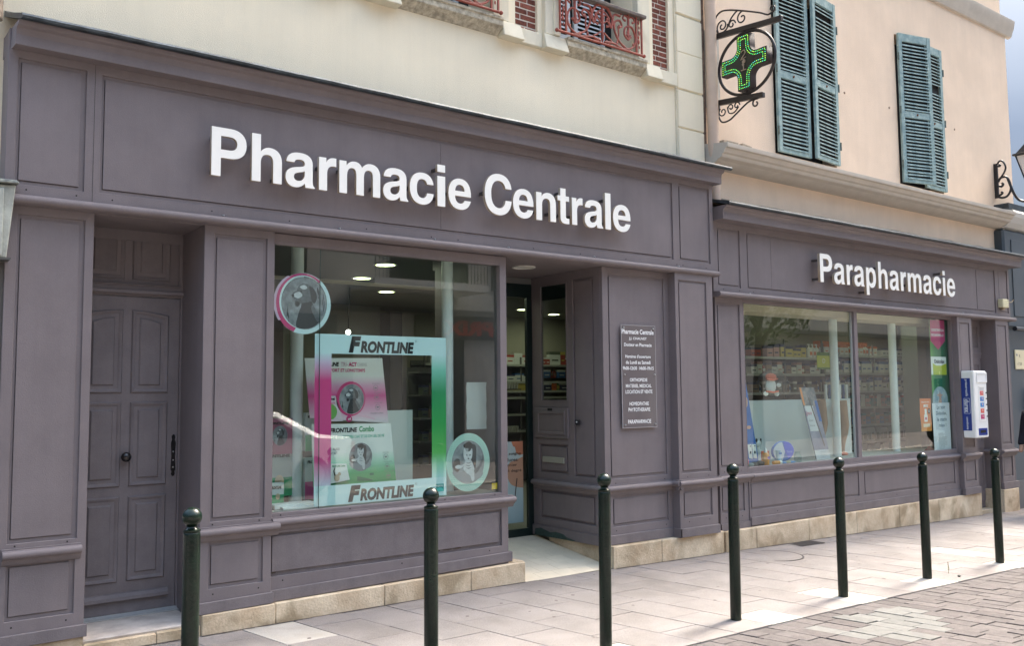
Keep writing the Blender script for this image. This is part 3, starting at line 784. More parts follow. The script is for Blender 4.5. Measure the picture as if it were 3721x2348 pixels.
def base_board(parent, x0, x1, y, zl, zr, ztl, ztr, proud=.018, T=None):
    b = MB(T); b.hexa([(x0,y-proud,zl),(x1,y-proud,zr),(x1,y+.02,zr),(x0,y+.02,zl),(x0,y-proud,ztl),(x1,y-proud,ztr),(x1,y+.02,ztr),(x0,y+.02,ztl)])
    b.build('baseboard', PAINTD, parent, bevel=.003)
def screw_holes(parent, pts, y, T=None):
    b = MB(T)
    for x, z in pts: b.lathe([(.0055, 0), (.0055, -.0012), (0, -.0012)], (x, y, z), 8, axis='y')
    b.build('screw_hole', DARK, parent)

# ================================================================== PHARMACY FRONT
ph = thing('pharmacy_shopfront', 'aubergine grey panelled wooden pharmacy shopfront with street door, display window and recessed entrance', 'shopfront', (4.2, 0, 0))
# fascia
b = MB(); b.box(.785, 7.30, -.026, .20, 2.801, 3.913); b.build('fascia_carcass', PAINT, ph)
panels(ph, .780, 7.309, 2.80, 3.775, -.06, [(.835, 1.227, 2.925, 3.722), (1.321, 6.695, 2.930, 3.712), (6.79, 7.253, 2.930, 3.722)], name='fascia_frame', seam=3.935)
b = MB(); b.box(1.2775, 1.2795, -.0612, -.05, 2.80, 3.77); b.build('board_joint', DARK, ph)
cp = [(.19,3.772),(-.158,3.772),(-.160,3.775),(-.160,3.838),(-.162,3.842),(-.163,3.858),(-.172,3.875),(-.192,3.883),(-.198,3.886),(-.204,3.900),(-.206,3.914),(.19,3.914)]
b = MB(); b.extr_x(cp, 0, 7.34, x0b=lambda p: .78+max(0, -.03-p[0])*.17); b.build('cornice', PAINT, ph, smooth=25)
b = MB()
nx = 26
for i in range(nx+1):
    pass
pr = [(-.222,3.915),(-.240,3.905),(-.257,3.912),(-.262,3.926),(-.255,3.940),(-.238,3.944),(.03,4.03),(.205,4.105),(.205,4.06),(0,3.99),(-.2,3.920)]
X = [.80+(7.40-.80)*i/nx for i in range(nx+1)]
zz = [random.uniform(-.003, .003) for _ in X]; N = len(pr)
b.add([(x + (max(0, -.03-p[0])*.17-.02 if i == 0 else 0), p[0]+zz[i]*.8, p[1]+(zz[i] if p[0] < .1 else random.uniform(-.006, .006))) for i, x in enumerate(X) for p in pr],
      [(i*N+j, i*N+(j+1) % N, (i+1)*N+(j+1) % N, (i+1)*N+j) for i in range(nx) for j in range(N)]+[tuple(range(N)), tuple(nx*N+j for j in range(N))])
b.build('zinc_flashing', ZINC, ph, smooth=35)
b = MB(); pf = [(-.05,2.857)]+[(-.105+.028*cos(a), 2.826+.028*sin(a)) for a in [pi/2+pi*i/8 for i in range(9)]]+[(-.085,2.797),(-.03,2.797),(-.03,2.857)]
b.extr_x(pf, .815, 7.318); b.build('fascia_moulding', PAINT, ph, smooth=40)
screw_holes(ph, [(.90,2.895),(1.185,2.893),(1.40,2.89),(2.05,2.893),(2.62,2.885),(3.25,2.89),(3.84,2.885),(4.10,2.885),(4.9,2.885),(5.45,2.885),(6.03,2.883),(6.74,2.887),(6.83,2.887),(7.18,2.883)], -.0605)
b = MB()
for x in (2.13, 3.02, 3.87, 4.62, 5.62, 6.76): b.lathe([(.008, 0), (.006, -.014), (0, -.018)], (x, -.06, 2.868), 8, axis='y')
b.build('light_clip', STEEL, ph)
# pilaster 1 (left of the street door) and 2
panels(ph, .800, 1.302, .11, 2.80, -.028, [(.862, 1.248, .728, 2.745), (.862, 1.240, .268, .612)], name='pilaster_frame')
panels(ph, 2.014, 2.521, .135, 2.80, -.028, [(2.083, 2.466, .748, 2.742), (2.077, 2.459, .300, .612)], name='pilaster_frame')
sill_rail(ph, .835, 1.272, -.030, .665); sill_rail(ph, 1.99, 2.567, -.032, .681)
base_board(ph, .80, 1.318, -.03, .11, .118, .188, .194); base_board(ph, 2.0, 2.533, -.03, .136, .146, .213, .222)
screw_holes(ph, [(.905,.713),(1.195,.712),(.90,.232),(1.20,.232),(2.10,.73),(2.43,.73),(2.11,.262),(2.43,.262)], -.0285)
b = MB(); b.box(.785, .84, 0, .20, 0, 2.80); b.box(.845, 1.298, .009, .20, .1, 2.79); b.box(2.051, 2.50, .009, .15, .1, 2.79); b.build('pilaster_core', PAINT, ph)
# street door recess
T0 = None
b = MB(); b.box(2.014, 2.05, .008, .55, .095, 2.82); b.build('recess_side', PAINT, ph)
b = MB(); b.box(1.15, 1.21, .15, .55, .095, 2.82); b.build('recess_side', PAINT, ph)
b = MB(); b.box(1.0, 2.05, -.02, .56, 2.795, 2.83); b.build('recess_ceiling', PAINT, ph)
b = MB(); b.frame(1.20, 2.030, .10, 2.80, .452, .50, [(1.272, 2.003, .0, 2.322), (1.30, 1.99, 2.41, 2.72)]); b.build('door_frame', PAINT, ph, bevel=.004)
b = MB(); b.box(1.20, 2.03, .425, .46, 2.338, 2.368); b.box(1.24, 2.0, .435, .46, 2.40, 2.412); b.build('transom_rail', PAINT, ph, bevel=.005)
b = MB(); b.box(1.28, 2.02, .470, .49, 2.40, 2.78); b.build('transom_board', PAINT, ph)
door = MB(); door.box(1.276, 2.0, .455, .49, .117, 2.318); dr = door.build('street_door', PAINTD, ph, bevel=.003)
def mouldpanel(parent, x0, x1, z0, z1, y, arch=None, fi=.054):
    n = 6
    def arc(xa, xb, za, zb, k=8):
        out = []
        for i in range(k+1):
            t = i/k; x = xa+(xb-xa)*t
            s = (t if arch == 'L' else 1-t)     # high side is towards the door centre
            out.append((x, za+(zb-za)*(1-(1-s)**2)))
        return out
    top = arc(x0, x1, z1-.032, z1) if arch else [(x0, z1), (x1, z1)]
    ring = [(x1, z0), (x0, z0)] + top
    o = MB()
    # moulding as a mitred strip: outer loop, crest loop, inner loop
    cx, cz = (x0+x1)/2, (z0+z1)/2
    hw = (x1-x0)/2
    def ins(P, d): return [(cx+(p[0]-cx)*(hw-d)/hw, p[1]+math.copysign(d, cz-p[1])) for p in P]
    L0, L1, L2, L3 = ring, ins(ring, .009), ins(ring, .017), ins(ring, .030); N = len(ring)
    vs = [(p[0], y, p[1]) for p in L0]+[(p[0], y-.013, p[1]) for p in L1]+[(p[0], y-.010, p[1]) for p in L2]+[(p[0], y-.0008, p[1]) for p in L3]
    fs = [(k*N+i, k*N+(i+1) % N, (k+1)*N+(i+1) % N, (k+1)*N+i) for k in range(3) for i in range(N)]
    o.add(vs, fs); o.build('panel_moulding', PAINTD, parent, smooth=30)
    F = ins(ring, fi); G = ins(ring, fi+.010); b = MB()
    b.add([(p[0], y-.0008, p[1]) for p in F]+[(p[0], y-.010, p[1]) for p in G], [tuple(range(N, 2*N))]+[(i, (i+1) % N, N+(i+1) % N, N+i) for i in range(N)])
    b.build('door_panel', PAINTD, parent)
for x0, x1, s in ((1.352, 1.610, 'L'), (1.665, 1.923, 'R')):
    mouldpanel(dr, x0, x1, 1.633, 2.224, .455, s); mouldpanel(dr, x0, x1, .981, 1.573, .455); mouldpanel(dr, x0, x1, .330, .916, .455)
    mouldpanel(ph, x0, x1+.006, 2.44, 2.80-.01, .470)
b = MB(); b.extr_x([(.456,.258),(.438,.252),(.425,.232),(.422,.210),(.430,.205),(.456,.203)], 1.29, 1.948); b.build('drip_board', PAINTD, dr, smooth=25)
b = MB(); b.lathe([(.022, 0), (.022, -.006), (.010, -.012), (.010, -.026), (.026, -.034), (.034, -.046), (.034, -.056), (.025, -.068), (.010, -.074), (0.0, -.075)], (1.638, .455, 1.19), 24, axis='y')
b.build('door_knob', mat('black_bronze', (.012, .011, .011), .22), dr, smooth=True)
lp = outline('lock_plate', [smoothpts([(1.970,1.335),(1.983,1.318),(1.979,1.295),(1.987,1.27),(1.982,1.18),(1.987,1.09),(1.979,1.07),(1.983,1.05),(1.970,1.035),(1.957,1.05),(1.961,1.07),(1.953,1.09),(1.958,1.18),(1.953,1.27),(1.961,1.295),(1.957,1.318)], 3, True)], .005, mat('black_bronze', (.012, .011, .011), .22), dr, y=.450)
b = MB()
for z in (1.21, 1.15, 1.10): b.lathe([(.006, 0), (.005, -.004), (0, -.005)], (1.970, .450, z), 8, axis='y')
b.build('keyhole', STEEL, dr)
b = MB(); b.extr_x([(.47,.097),(.395,.097),(.395,.103),(.44,.108),(.455,.116),(.47,.116)], 1.21, 2.012); b.build('metal_threshold', mat('bright_threshold_metal', (.55, .57, .57), .4, metal=.6), ph)
b = MB(); b.hexa([(1.19,.0,.02),(2.013,.0,.02),(2.013,.5,.02),(1.19,.5,.02),(1.19,-.02,.088),(2.013,-.02,.088),(2.013,.5,.0965),(1.19,.5,.0965)]); b.build('door_step', mat('worn_step_stone', (.55, .49, .43), .85, col2=(.38, .33, .29), vscale=7, bump=.3), ph, bevel=.008)

# window wall
panels(ph, 2.521, 4.640, .14, 2.795, 0.0, [(2.535, 4.572, .765, 2.738), (2.532, 4.570, .318, .622)], name='window_frame', backs=False, th=.06)
b = MB(); b.box(2.53, 4.575, .020, .05, .31, .63); b.cham(2.540, 4.540, .004, .021, .352, .600, .002); b.build('panel', PAINTD, ph)
b = MB(); b.box(2.535, 4.573, .002, .055, 2.715, 2.7385); b.build('window_head', PAINT, ph)
sill_rail(ph, 2.525, 4.690, 0.0, .703)
b = MB(); b.hexa([(2.521,-.016,.144),(4.672,-.016,.180),(4.672,.03,.180),(2.521,.03,.144),(2.521,-.016,.226),(4.672,-.016,.262),(4.672,.03,.262),(2.521,.03,.226)]); b.build('baseboard', PAINTD, ph, bevel=.003)
screw_holes(ph, [(2.60,.748),(3.15,.748),(4.0,.750),(4.50,.752),(2.62,.285),(3.6,.288),(4.44,.292)], -.0005)
b = MB(); b.box(4.6, 4.64, .06, 1.10, .14, 2.80); b.build('recess_side', PAINT, ph)
b = MB(); b.box(2.5, 4.62, .058, .40, .55, .765); b.build('window_shelf', SHELFW, ph)
# paint chips
CH = mat('chipped_paint_dark', (.05, .035, .025), .9)
b = MB()
for x, w in ((3.92, .05), (4.02, .07), (4.12, .06), (2.545, .03)):
    P = [(x+w*cos(a)*random.uniform(.6, 1), .0035, .347+.007*sin(a)*random.uniform(.5, 1)) for a in [2*pi*i/9 for i in range(9)]]
    b.add(P, [tuple(range(9))])
b.build('paint_chip', CH, ph)
# panes
GP = []
for x0, x1 in ((2.536, 2.9150), (2.9175, 4.571)):
    b = MB(); b.box(x0, x1, .046, .052, .766, 2.737); GP.append(b.build('window_pane', GLASS, ph))
b = MB(); b.box(2.9152, 2.9173, .045, .053, .766, 2.714); b.build('glass_joint', mat('glass_edge', (.03, .08, .07), .2), ph)

# entrance recess right hand wall (faces the opening, x = 5.77)
SX = 5.770
T = Matrix(((0,1,0,SX),(1,0,0,0),(0,0,1,0),(0,0,0,1)))
panels(ph, 0.036, 1.085, .17, 2.80, 0.0, [(.525, .937, 1.527, 2.700), (.515, 1.03, 1.15, 1.46), (.532, .975, .807, 1.092), (.128, .431, .798, 2.72), (.144, .965, .352, .634)], T, 'recess_wall_frame', backs=False)
def sfield(u0, u1, z0, z1, d=.004, inset=.026):
    b = MB(T); b.box(u0-.004, u1+.004, .020, .033, z0-.004, z1+.004); b.cham(u0+inset, u1-inset, d, .021, z0+inset, z1-inset, .003); return b.build('panel', PAINT, ph)
sfield(.532, .975, .807, 1.092); sfield(.128, .431, .798, 2.72); sfield(.144, .965, .352, .634)
b = MB(T); b.box(.509, 1.033, -.018, .006, 1.155, 1.458); fl = b.build('cabinet_flap', PAINT, ph, bevel=.004)
b = MB(T); b.frame(.545, .985, 1.19, 1.425, -.028, -.018, [(.575, .955, 1.22, 1.395)]); b.build('flap_moulding', PAINT, fl, bevel=.004)
b = MB(T); b.box(.745, .815, -.022, -.017, 1.427, 1.452); b.build('flap_lock', DARK, fl)
b = MB(T); b.box(.590, .920, -.010, .008, .909, .966); b.build('letter_slot', mat('champagne_metal', (.36, .36, .30), .4, metal=.3), ph, bevel=.003)
b = MB(T); b.frame(.518, .944, 1.520, 2.707, -.006, .001, [(.532, .930, 1.534, 2.693)]); b.build('window_bead', PAINT, ph)
b = MB(T); b.box(.526, .936, .012, .016, 1.528, 2.699); b.build('window_pane', GLASS, ph)
b = MB(T); b.box(.526, .936, .018, .03, 2.55, 2.699); b.build('window_blind_box', DGREEN, ph)
b = MB(T); b.extr_x(torus_prof(0, .706, .0255), 0.0, 1.06); b.build('sill_moulding', PAINT, ph, smooth=35)
b = MB(T); b.hexa([(0,-.016,.180),(1.085,-.016,.170),(1.085,.02,.170),(0,.02,.180),(0,-.016,.272),(1.085,-.016,.272),(1.085,.02,.272),(0,.02,.272)]); b.build('baseboard', PAINTD, ph)
b = MB(T)
P = [(.42,.185),(.55,.20),(.60,.225),(.72,.235),(.80,.22),(.95,.25),(1.04,.235),(1.05,.172),(.45,.174)]
b.add([(p[0], -.0175, p[1]) for p in P], [tuple(range(9))]); b.build('peeled_paint', mat('old_green_paint', (.035, .065, .055), .8, var=.3, vscale=40), ph)
t = thing('door_entry_button', 'small black entry button box on the side wall of the pharmacy entrance', 'push button', (SX-.01, .37, 1.31))
b = MB(T); b.box(.338, .398, -.022, -.001, 1.295, 1.345); b.build('housing', BLACKI, t, bevel=.004)
b = MB(T); b.lathe([(.009, 0), (.008, -.006), (0, -.007)], (.368, -.022, 1.322), 10, axis='y'); b.build('button', WHITE, t)
# ceiling and round lamp of the recess
b = MB(); b.box(4.60, 5.80, -.02, 1.14, 2.80, 2.83); b.build('recess_ceiling', PAINT, ph)
b = MB(); b.box(4.60, 5.80, 0, 1.14, 2.83, 2.90); b.build('recess_ceiling_core', PAINT, ph)
t = thing('recess_lamp', 'round unlit recessed lamp with pale ring in the ceiling of the pharmacy entrance', 'ceiling lamp', (5.17, .44, 2.80))
b = MB(); b.lathe([(.112, 0), (.112, -.008), (.094, -.010), (.090, -.002)], (5.175, .44, 2.799), 36); b.build('ring', mat('pale_lamp_ring', (.55, .55, .50), .5), t, smooth=True)
b = MB(); b.lathe([(.089, -.001), (0, -.0012)], (5.175, .44, 2.799), 24); b.build('reflector', mat('dark_reflector', (.06, .06, .055), .3), t)
# right hand wall with plaque (panel 4) and pilaster 5
panels(ph, 5.7695, 6.67, .19, 2.80, 0.0, [(5.842, 6.600, .792, 2.738), (5.861, 6.605, .348, .630)], name='wall_frame')
panels(ph, 6.662, 7.222, .18, 2.800, -.10, [(6.708, 7.126, .800, 2.724), (6.716, 7.137, .362, .632)], name='pilaster_frame')
b = MB(); b.box(6.664, 7.222, -.066, .2, .18, 2.80); b.build('pilaster_core', PAINT, ph)
b = MB(); b.box(7.222, 7.31, .0, .2, .17, 2.80); b.build('end_board', PAINT, ph)
b = MB(); b.box(5.81, 6.67, .038, .15, .19, 2.80); b.build('wall_core', PAINT, ph)
sill_rail(ph, 5.762, 6.70, 0.0, .706); sill_rail(ph, 6.630, 7.255, -.10, .706)
T2 = Matrix(((0,1,0,6.664),(1,0,0,0),(0,0,1,0),(0,0,0,1)))
b = MB(T2); b.extr_x(torus_prof(0, .706, .0255), -.13, 0.0); b.build('sill_moulding', PAINT, ph, smooth=35)
base_board(ph, 5.752, 6.66, 0, .188, .182, .275, .272); base_board(ph, 6.645, 7.232, -.10, .182, .178, .268, .264)
b = MB(); b.box(6.646, 6.664, -.118, .018, .182, .268); b.build('baseboard', PAINTD, ph)
screw_holes(ph, [(5.90,.752),(6.56,.754),(5.90,.312),(6.57,.310)], -.0005); screw_holes(ph, [(6.78,.762),(7.09,.762),(6.79,.325),(7.09,.325)], -.1005)

# plinth stones of the pharmacy
def stones(parent, cuts, yf, ztop, zbot, yb=.16, m=STONE):
    for a, c in zip(cuts[:-1], cuts[1:]):
        b = MB(); dy = random.uniform(-.002, .002)
        b.hexa([(a+.0015,yf+dy,zbot(a)),(c-.0015,yf+dy,zbot(c)),(c-.0015,yb,zbot(c)),(a+.0015,yb,zbot(a)),(a+.0015,yf+dy,ztop(a)),(c-.0015,yf+dy,ztop(c)),(c-.0015,yb,ztop(c)),(a+.0015,yb,ztop(a))])
        b.build('plinth_stone', m, parent, bevel=.006)
zb_ = lambda x: gz(x, 0)-.03
stones(ph, [.60, 1.30, 1.74], -.045, lambda x: .0655 if x > .9 else .06, zb_)
stones(ph, [1.74, 2.028], -.045, lambda x: .070, zb_)
stones(ph, [2.03, 2.55, 3.42, 4.22, 4.783], -.052, lambda x: .135+.0115*(x-2.03), zb_)
b = MB(); b.hexa([(.60,-.03,.064),(1.30,-.03,.066),(1.30,.16,.066),(.60,.16,.064),(.60,-.03,.112),(1.30,-.03,.117),(1.30,.16,.117),(.60,.16,.112)]); b.build('plinth_stone', STONE, ph)
stones(ph, [5.808, 6.42, 7.33], -.078, lambda x: .183-.002*(x-5.8), zb_)
# short return stones beside the ramp
b = MB(T); b.hexa([(-.078,.018-.0,-.03),(.86,.018,.13),(.86,.05,.13),(-.078,.05,-.03),(-.078,.018,.184),(.86,.018,.176),(.86,.05,.176),(-.078,.05,.184)])
b.build('return_stone', STONE, ph)
b = MB(); b.box(4.68, 4.783, -.02, 1.1, -.03, .17); b.build('return_stone', STONE, ph)
# ramp
ramp = thing('entrance_ramp', 'cream tiled ramp rising to the pharmacy entrance door', 'ramp', (5.28, .5, 0))
zr = lambda y: -.004 + .158*(y+.05)/1.13
RX0, RX1 = 4.785, 5.80
nc = 5
for r in range(7):
    y0 = -.055+r*.166; y1 = y0+.166
    off = .10*(r % 2)
    xs_ = [RX0]+[RX0+off+i*.2035 for i in range(0 if off else 1, 6) if RX0+off+i*.2035 < RX1-.02]+[RX1]
    for a, c in zip(xs_[:-1], xs_[1:]):
        if y0 > 1.10: continue
        yy = min(y1, 1.10); b = MB(); k = random.uniform(-.0006, .0006)
        b.hexa([(a+.001,y0+.001,zr(y0)-.02),(c-.001,y0+.001,zr(y0)-.02),(c-.001,yy-.001,zr(yy)-.02),(a+.001,yy-.001,zr(yy)-.02),(a+.001,y0+.001,zr(y0)+k),(c-.001,y0+.001,zr(y0)+k),(c-.001,yy-.001,zr(yy)+k),(a+.001,yy-.001,zr(yy)+k)])
        b.build('tile', TILE, ramp)
b = MB(); b.hexa([(RX0,-.054,-.05),(RX1,-.054,-.05),(RX1,1.12,-.05),(RX0,1.12,-.05),(RX0,-.054,zr(-.054)-.003),(RX1,-.054,zr(-.054)-.003),(RX1,1.12,zr(1.12)-.003),(RX0,1.12,zr(1.12)-.003)]); b.build('bed', mat('tile_grout', (.33, .29, .22), .9), ramp)

# sliding door
t = thing('sliding_door', 'dark green framed glass sliding door at the back of the pharmacy entrance', 'door', (5.2, 1.12, .16))
b = MB(); b.frame(4.63, 5.800, .158, 2.80, 1.090, 1.13, [(4.74, 5.712, .235, 2.595), (4.74, 5.74, 2.735, 2.795)]); b.build('frame', DGREEN, t, bevel=.003)
b = MB(); b.box(4.74, 5.712, 1.108, 1.114, .235, 2.595); b.build('pane', GLASS, t)
b = MB(); b.box(4.64, 5.77, 1.085, 1.13, 2.736, 2.795); b.build('head_board', mat('grey_head_board', (.14, .14, .13), .6), t)
t = thing('wound_care_poster', 'tall pale poster with orange shapes and brown text on the entrance door glass', 'poster', (5.46, 1.10, .30))
b = MB(); b.box(5.27, 5.646, 1.096, 1.099, .30, 1.117); b.build('sheet', ramp_mat('teal_grey_print', [(.30, (.22, .33, .36)), (.42, (.30, .42, .44)), (.75, (.42, .55, .54)), (1.12, (.45, .55, .53))]), t)
OR = mat('orange_blot', (.50, .20, .11), .5)
o = outline('orange_shape', [[(5.50,1.117),(5.646,1.117),(5.646,.985),(5.60,.975),(5.56,1.0),(5.545,1.06),(5.52,1.07)]], .0008, OR, t, y=1.0945)
o = outline('orange_shape', [smoothpts([(5.646,.96),(5.56,.93),(5.47,.90),(5.44,.80),(5.48,.70),(5.56,.66),(5.646,.645)], 4)], .0008, mat('peach_blot', (.42, .25, .16), .5), t, y=1.0942)
for i, (s, x0, x1) in enumerate((('et soigne', 5.40, 5.62), ('brûlures', 5.36, 5.575), ('premier', 5.36, 5.57), ('second degré', 5.30, 5.625))):
    z = 1.010-.057*i; text('lettering', s, x0, x1, z-.036, z, 1.0935, mat('brown_ink', (.05, .035, .03), .5), t, bold=.012)
b = MB(); b.hexa([(5.525,1.0925,.50),(5.535,1.0925,.50),(5.535,1.094,.50),(5.525,1.094,.50),(5.560,1.0925,.745),(5.572,1.0925,.745),(5.572,1.094,.745),(5.560,1.094,.745)]); b.build('pen_picture', mat('brown_ink', (.05, .035, .03), .5), t)

# ================================================================== PARAPHARMACY FRONT
pp = thing('parapharmacy_shopfront', 'lower aubergine grey panelled shopfront of the parapharmacy with two large window panes', 'shopfront', (10.7, 0, 0))
b = MB(); b.box(7.362, 14.04, .03, .20, 2.60, 3.57); b.build('fascia_carcass', PAINT, pp)
panels(pp, 7.360, 14.05, 2.60, 3.415, 0.0, [(7.44, 7.805, 2.715, 3.350), (7.925, 13.605, 2.712, 3.348), (13.715, 13.997, 2.725, 3.365)], name='fascia_frame', seam=8.35)
b = MB()
for sx in (8.35,): pass
b.box(13.05, 13.052, .002, .01, 2.75, 3.31); b.build('board_joint', DARK, pp)
dz = -.362
cpB = [(.19,3.408),(-.158,3.408),(-.160,3.411),(-.160,3.485),(-.163,3.490),(-.165,3.503),(-.174,3.518),(-.192,3.525),(-.199,3.530),(-.204,3.544),(-.206,3.552),(.19,3.552)]
b = MB(); b.extr_x(cpB, 7.352, 14.12); b.build('cornice', PAINT, pp, smooth=25)
pr = [(-.222,3.553),(-.240,3.543),(-.257,3.550),(-.262,3.564),(-.255,3.578),(-.238,3.582),(.03,3.65),(.205,3.735),(.205,3.68),(0,3.61),(-.2,3.558)]
b = MB(); nx = 24; X = [7.34+(14.19-7.34)*i/nx for i in range(nx+1)]; zz = [random.uniform(-.004, .004) for _ in X]
b.add([(x, p[0]+zz[i]*.8, p[1]+(zz[i] if p[0] < .1 else random.uniform(-.006, .006))) for i, x in enumerate(X) for p in pr],
      [(i*N+j, i*N+(j+1) % N, (i+1)*N+(j+1) % N, (i+1)*N+j) for i in range(nx) for j in range(N)]+[tuple(range(N)), tuple(nx*N+j for j in range(N))])
b.build('zinc_flashing', ZINC, pp, smooth=35)
pf = [(-.03,2.654)]+[(-.088+.027*cos(a), 2.624+.027*sin(a)) for a in [pi/2+pi*i/8 for i in range(9)]]+[(-.07,2.597),(.0,2.597),(.0,2.654)]
b = MB(); b.extr_x(pf, 7.335, 13.985); b.build('fascia_moulding', PAINT, pp, smooth=40)
screw_holes(pp, [(7.52,2.69),(7.78,2.69),(8.02,2.69),(9.1,2.688),(10.3,2.688),(11.5,2.688),(12.7,2.69),(13.4,2.69)], -.0005)
b = MB()
for x in (7.95, 9.1, 10.2, 11.4, 12.6): b.lathe([(.008, 0), (.006, -.014), (0, -.018)], (x, 0, 2.668), 8, axis='y')
b.build('light_clip', STEEL, pp)
panels(pp, 7.375, 7.832, .17, 2.600, 0.0, [(7.404, 7.770, .805, 2.540), (7.404, 7.766, .340, .632)], name='pilaster_frame')
panels(pp, 7.832, 12.285, .15, 2.600, 0.0, [(7.842, 9.925, .790, 2.560), (9.995, 12.262, .790, 2.560)], name='window_frame', backs=False, th=.055)
for x0, x1 in ((7.832, 9.90), (9.985, 12.18)):
    pass
b = MB(); b.frame(7.833, 12.284, .18, .665, -.012, .0, [(7.850, 9.884, .338, .634), (9.996, 12.166, .332, .630)]); b.build('dado_frame', PAINT, pp, bevel=.0025)
for x0, x1, z0, z1 in ((7.850, 9.884, .338, .634), (9.996, 12.166, .332, .630)):
    b = MB(); b.cham(x0+.022, x1-.03, -.0095, .001, z0+.026, z1-.02, .002); b.build('panel', PAINT, pp)
sill_rail(pp, 7.345, 7.875, -.006, .703); sill_rail(pp, 7.86, 12.30, -.012, .700, .024)
b = MB(); b.hexa([(7.375,-.014,.160),(7.845,-.014,.158),(7.845,.03,.158),(7.375,.03,.160),(7.375,-.014,.232),(7.845,-.014,.230),(7.845,.03,.230),(7.375,.03,.232)]); b.build('baseboard', PAINTD, pp)
b = MB(); b.hexa([(7.84,-.028,.178),(12.29,-.028,.160),(12.29,.03,.160),(7.84,.03,.178),(7.84,-.028,.264),(12.29,-.028,.255),(12.29,.03,.255),(7.84,.03,.264)]); b.build('baseboard', PAINTD, pp, bevel=.003)
screw_holes(pp, [(7.45,.765),(7.72,.765),(7.46,.29),(7.72,.29)], -.0005); screw_holes(pp, [(8.3,.295),(9.1,.295),(9.8,.295),(10.7,.292),(11.9,.292)], -.0125)
for x0, x1 in ((7.843, 9.924), (9.996, 12.261)):
    b = MB(); b.box(x0, x1, .044, .050, .791, 2.559); b.build('window_pane', GLASS, pp)
for bx0, bx1 in ((9.905, 9.924), (7.843, 7.852)):
    b = MB(); b.box(bx0, bx1, .030, .054, .792, 2.558); b.build('glazing_bead', mat('aluminium_bead', (.42, .44, .42), .4, metal=.3), pp)
b = MB(); b.box(7.85, 12.26, .056, .75, .60, .775); b.build('window_shelf', mat('pale_window_shelf', (.42, .40, .38), .6), pp)
# pilasters 6 and 7 and the little door between them
b = MB(); b.box(12.285, 12.675, -.046, .2, .17, 2.598); b.box(13.395, 13.83, -.046, .3, .17, 2.598); b.build('pilaster_core', PAINT, pp)
panels(pp, 12.283, 12.678, .17, 2.598, -.080, [(12.335, 12.612, .805, 2.520), (12.335, 12.612, .345, .628)], name='pilaster_frame')
panels(pp, 13.388, 13.760, .17, 2.598, -.080, [(13.428, 13.700, .805, 2.525), (13.428, 13.700, .345, .628)], name='pilaster_frame')
b = MB(); b.box(13.775, 13.795, -.075, .0, .17, 2.598); b.box(13.805, 13.835, -.055, .0, .17, 2.598); b.build('edge_strip', PAINT, pp, bevel=.003)
sill_rail(pp, 12.25, 12.72, -.080, .703); sill_rail(pp, 13.35, 13.82, -.080, .703)
base_board(pp, 12.265, 12.70, -.080, .170, .170, .262, .262); base_board(pp, 13.37, 13.845, -.080, .170, .170, .268, .268)
b = MB(); b.box(12.67, 13.40, .165, .19, -.1, 2.60); sd_ = b.build('side_door', PAINTD, pp)
b = MB(); b.frame(12.67, 13.40, 2.05, 2.60, .15, .166, [(12.75, 13.32, 2.20, 2.5)]); b.box(12.67, 13.40, .140, .166, 2.10, 2.13); b.build('door_transom', PAINT, sd_, bevel=.003)
b = MB(); b.frame(13.0, 13.36, 0, 2.05, .155, .166, [(13.05, 13.31, 1.35, 1.95), (13.05, 13.31, .85, 1.28), (13.05, 13.31, .15, .75)]); b.build('door_moulding', PAINT, sd_, bevel=.003)
T3 = Matrix(((0,1,0,13.388),(1,0,0,0),(0,0,1,0),(0,0,0,1)))
b = MB(T3); b.extr_x(torus_prof(0, .703, .0255), -.08, .165); b.build('sill_moulding', PAINT, pp, smooth=35)
stones(pp, [7.36, 7.86, 8.78, 9.72, 10.65, 11.60, 12.755], -.070, lambda x: .167 if x > 7.9 else .163, zb_)
stones(pp, [13.335, 13.80], -.105, lambda x: .168, zb_, yb=.3)
b = MB(); b.box(12.757, 13.333, .02, .2, -.2, -.105); b.build('side_step', STONE, pp)
b = MB(); b.box(13.337, 13.365, -.10, .3, -.2, .165); b.build('return_stone', STONE, pp)

b = MB()
for xa, xb, yy in ((2.03, 4.78, -.054), (5.81, 7.33, -.080), (7.36, 12.75, -.072), (1.3, 2.0, -.047)):
    x = xa
    while x < xb:
        w = random.uniform(.05, .16); d0 = random.uniform(.004, .020); d1 = random.uniform(.004, .020)
        b.add([(x, yy+.004, gz(x, yy)+.0035), (min(x+w, xb), yy+.004, gz(x+w, yy)+.0035), (min(x+w, xb), yy-d1, gz(x+w, yy)+.0032), (x, yy-d0, gz(x, yy)+.0032)], [(0,1,2,3)]); x += w
tag(b.build('dirt_at_wall_foot', mat('foot_dirt', (.07, .06, .05), .95, var=.4, vscale=30)), kind='stuff')

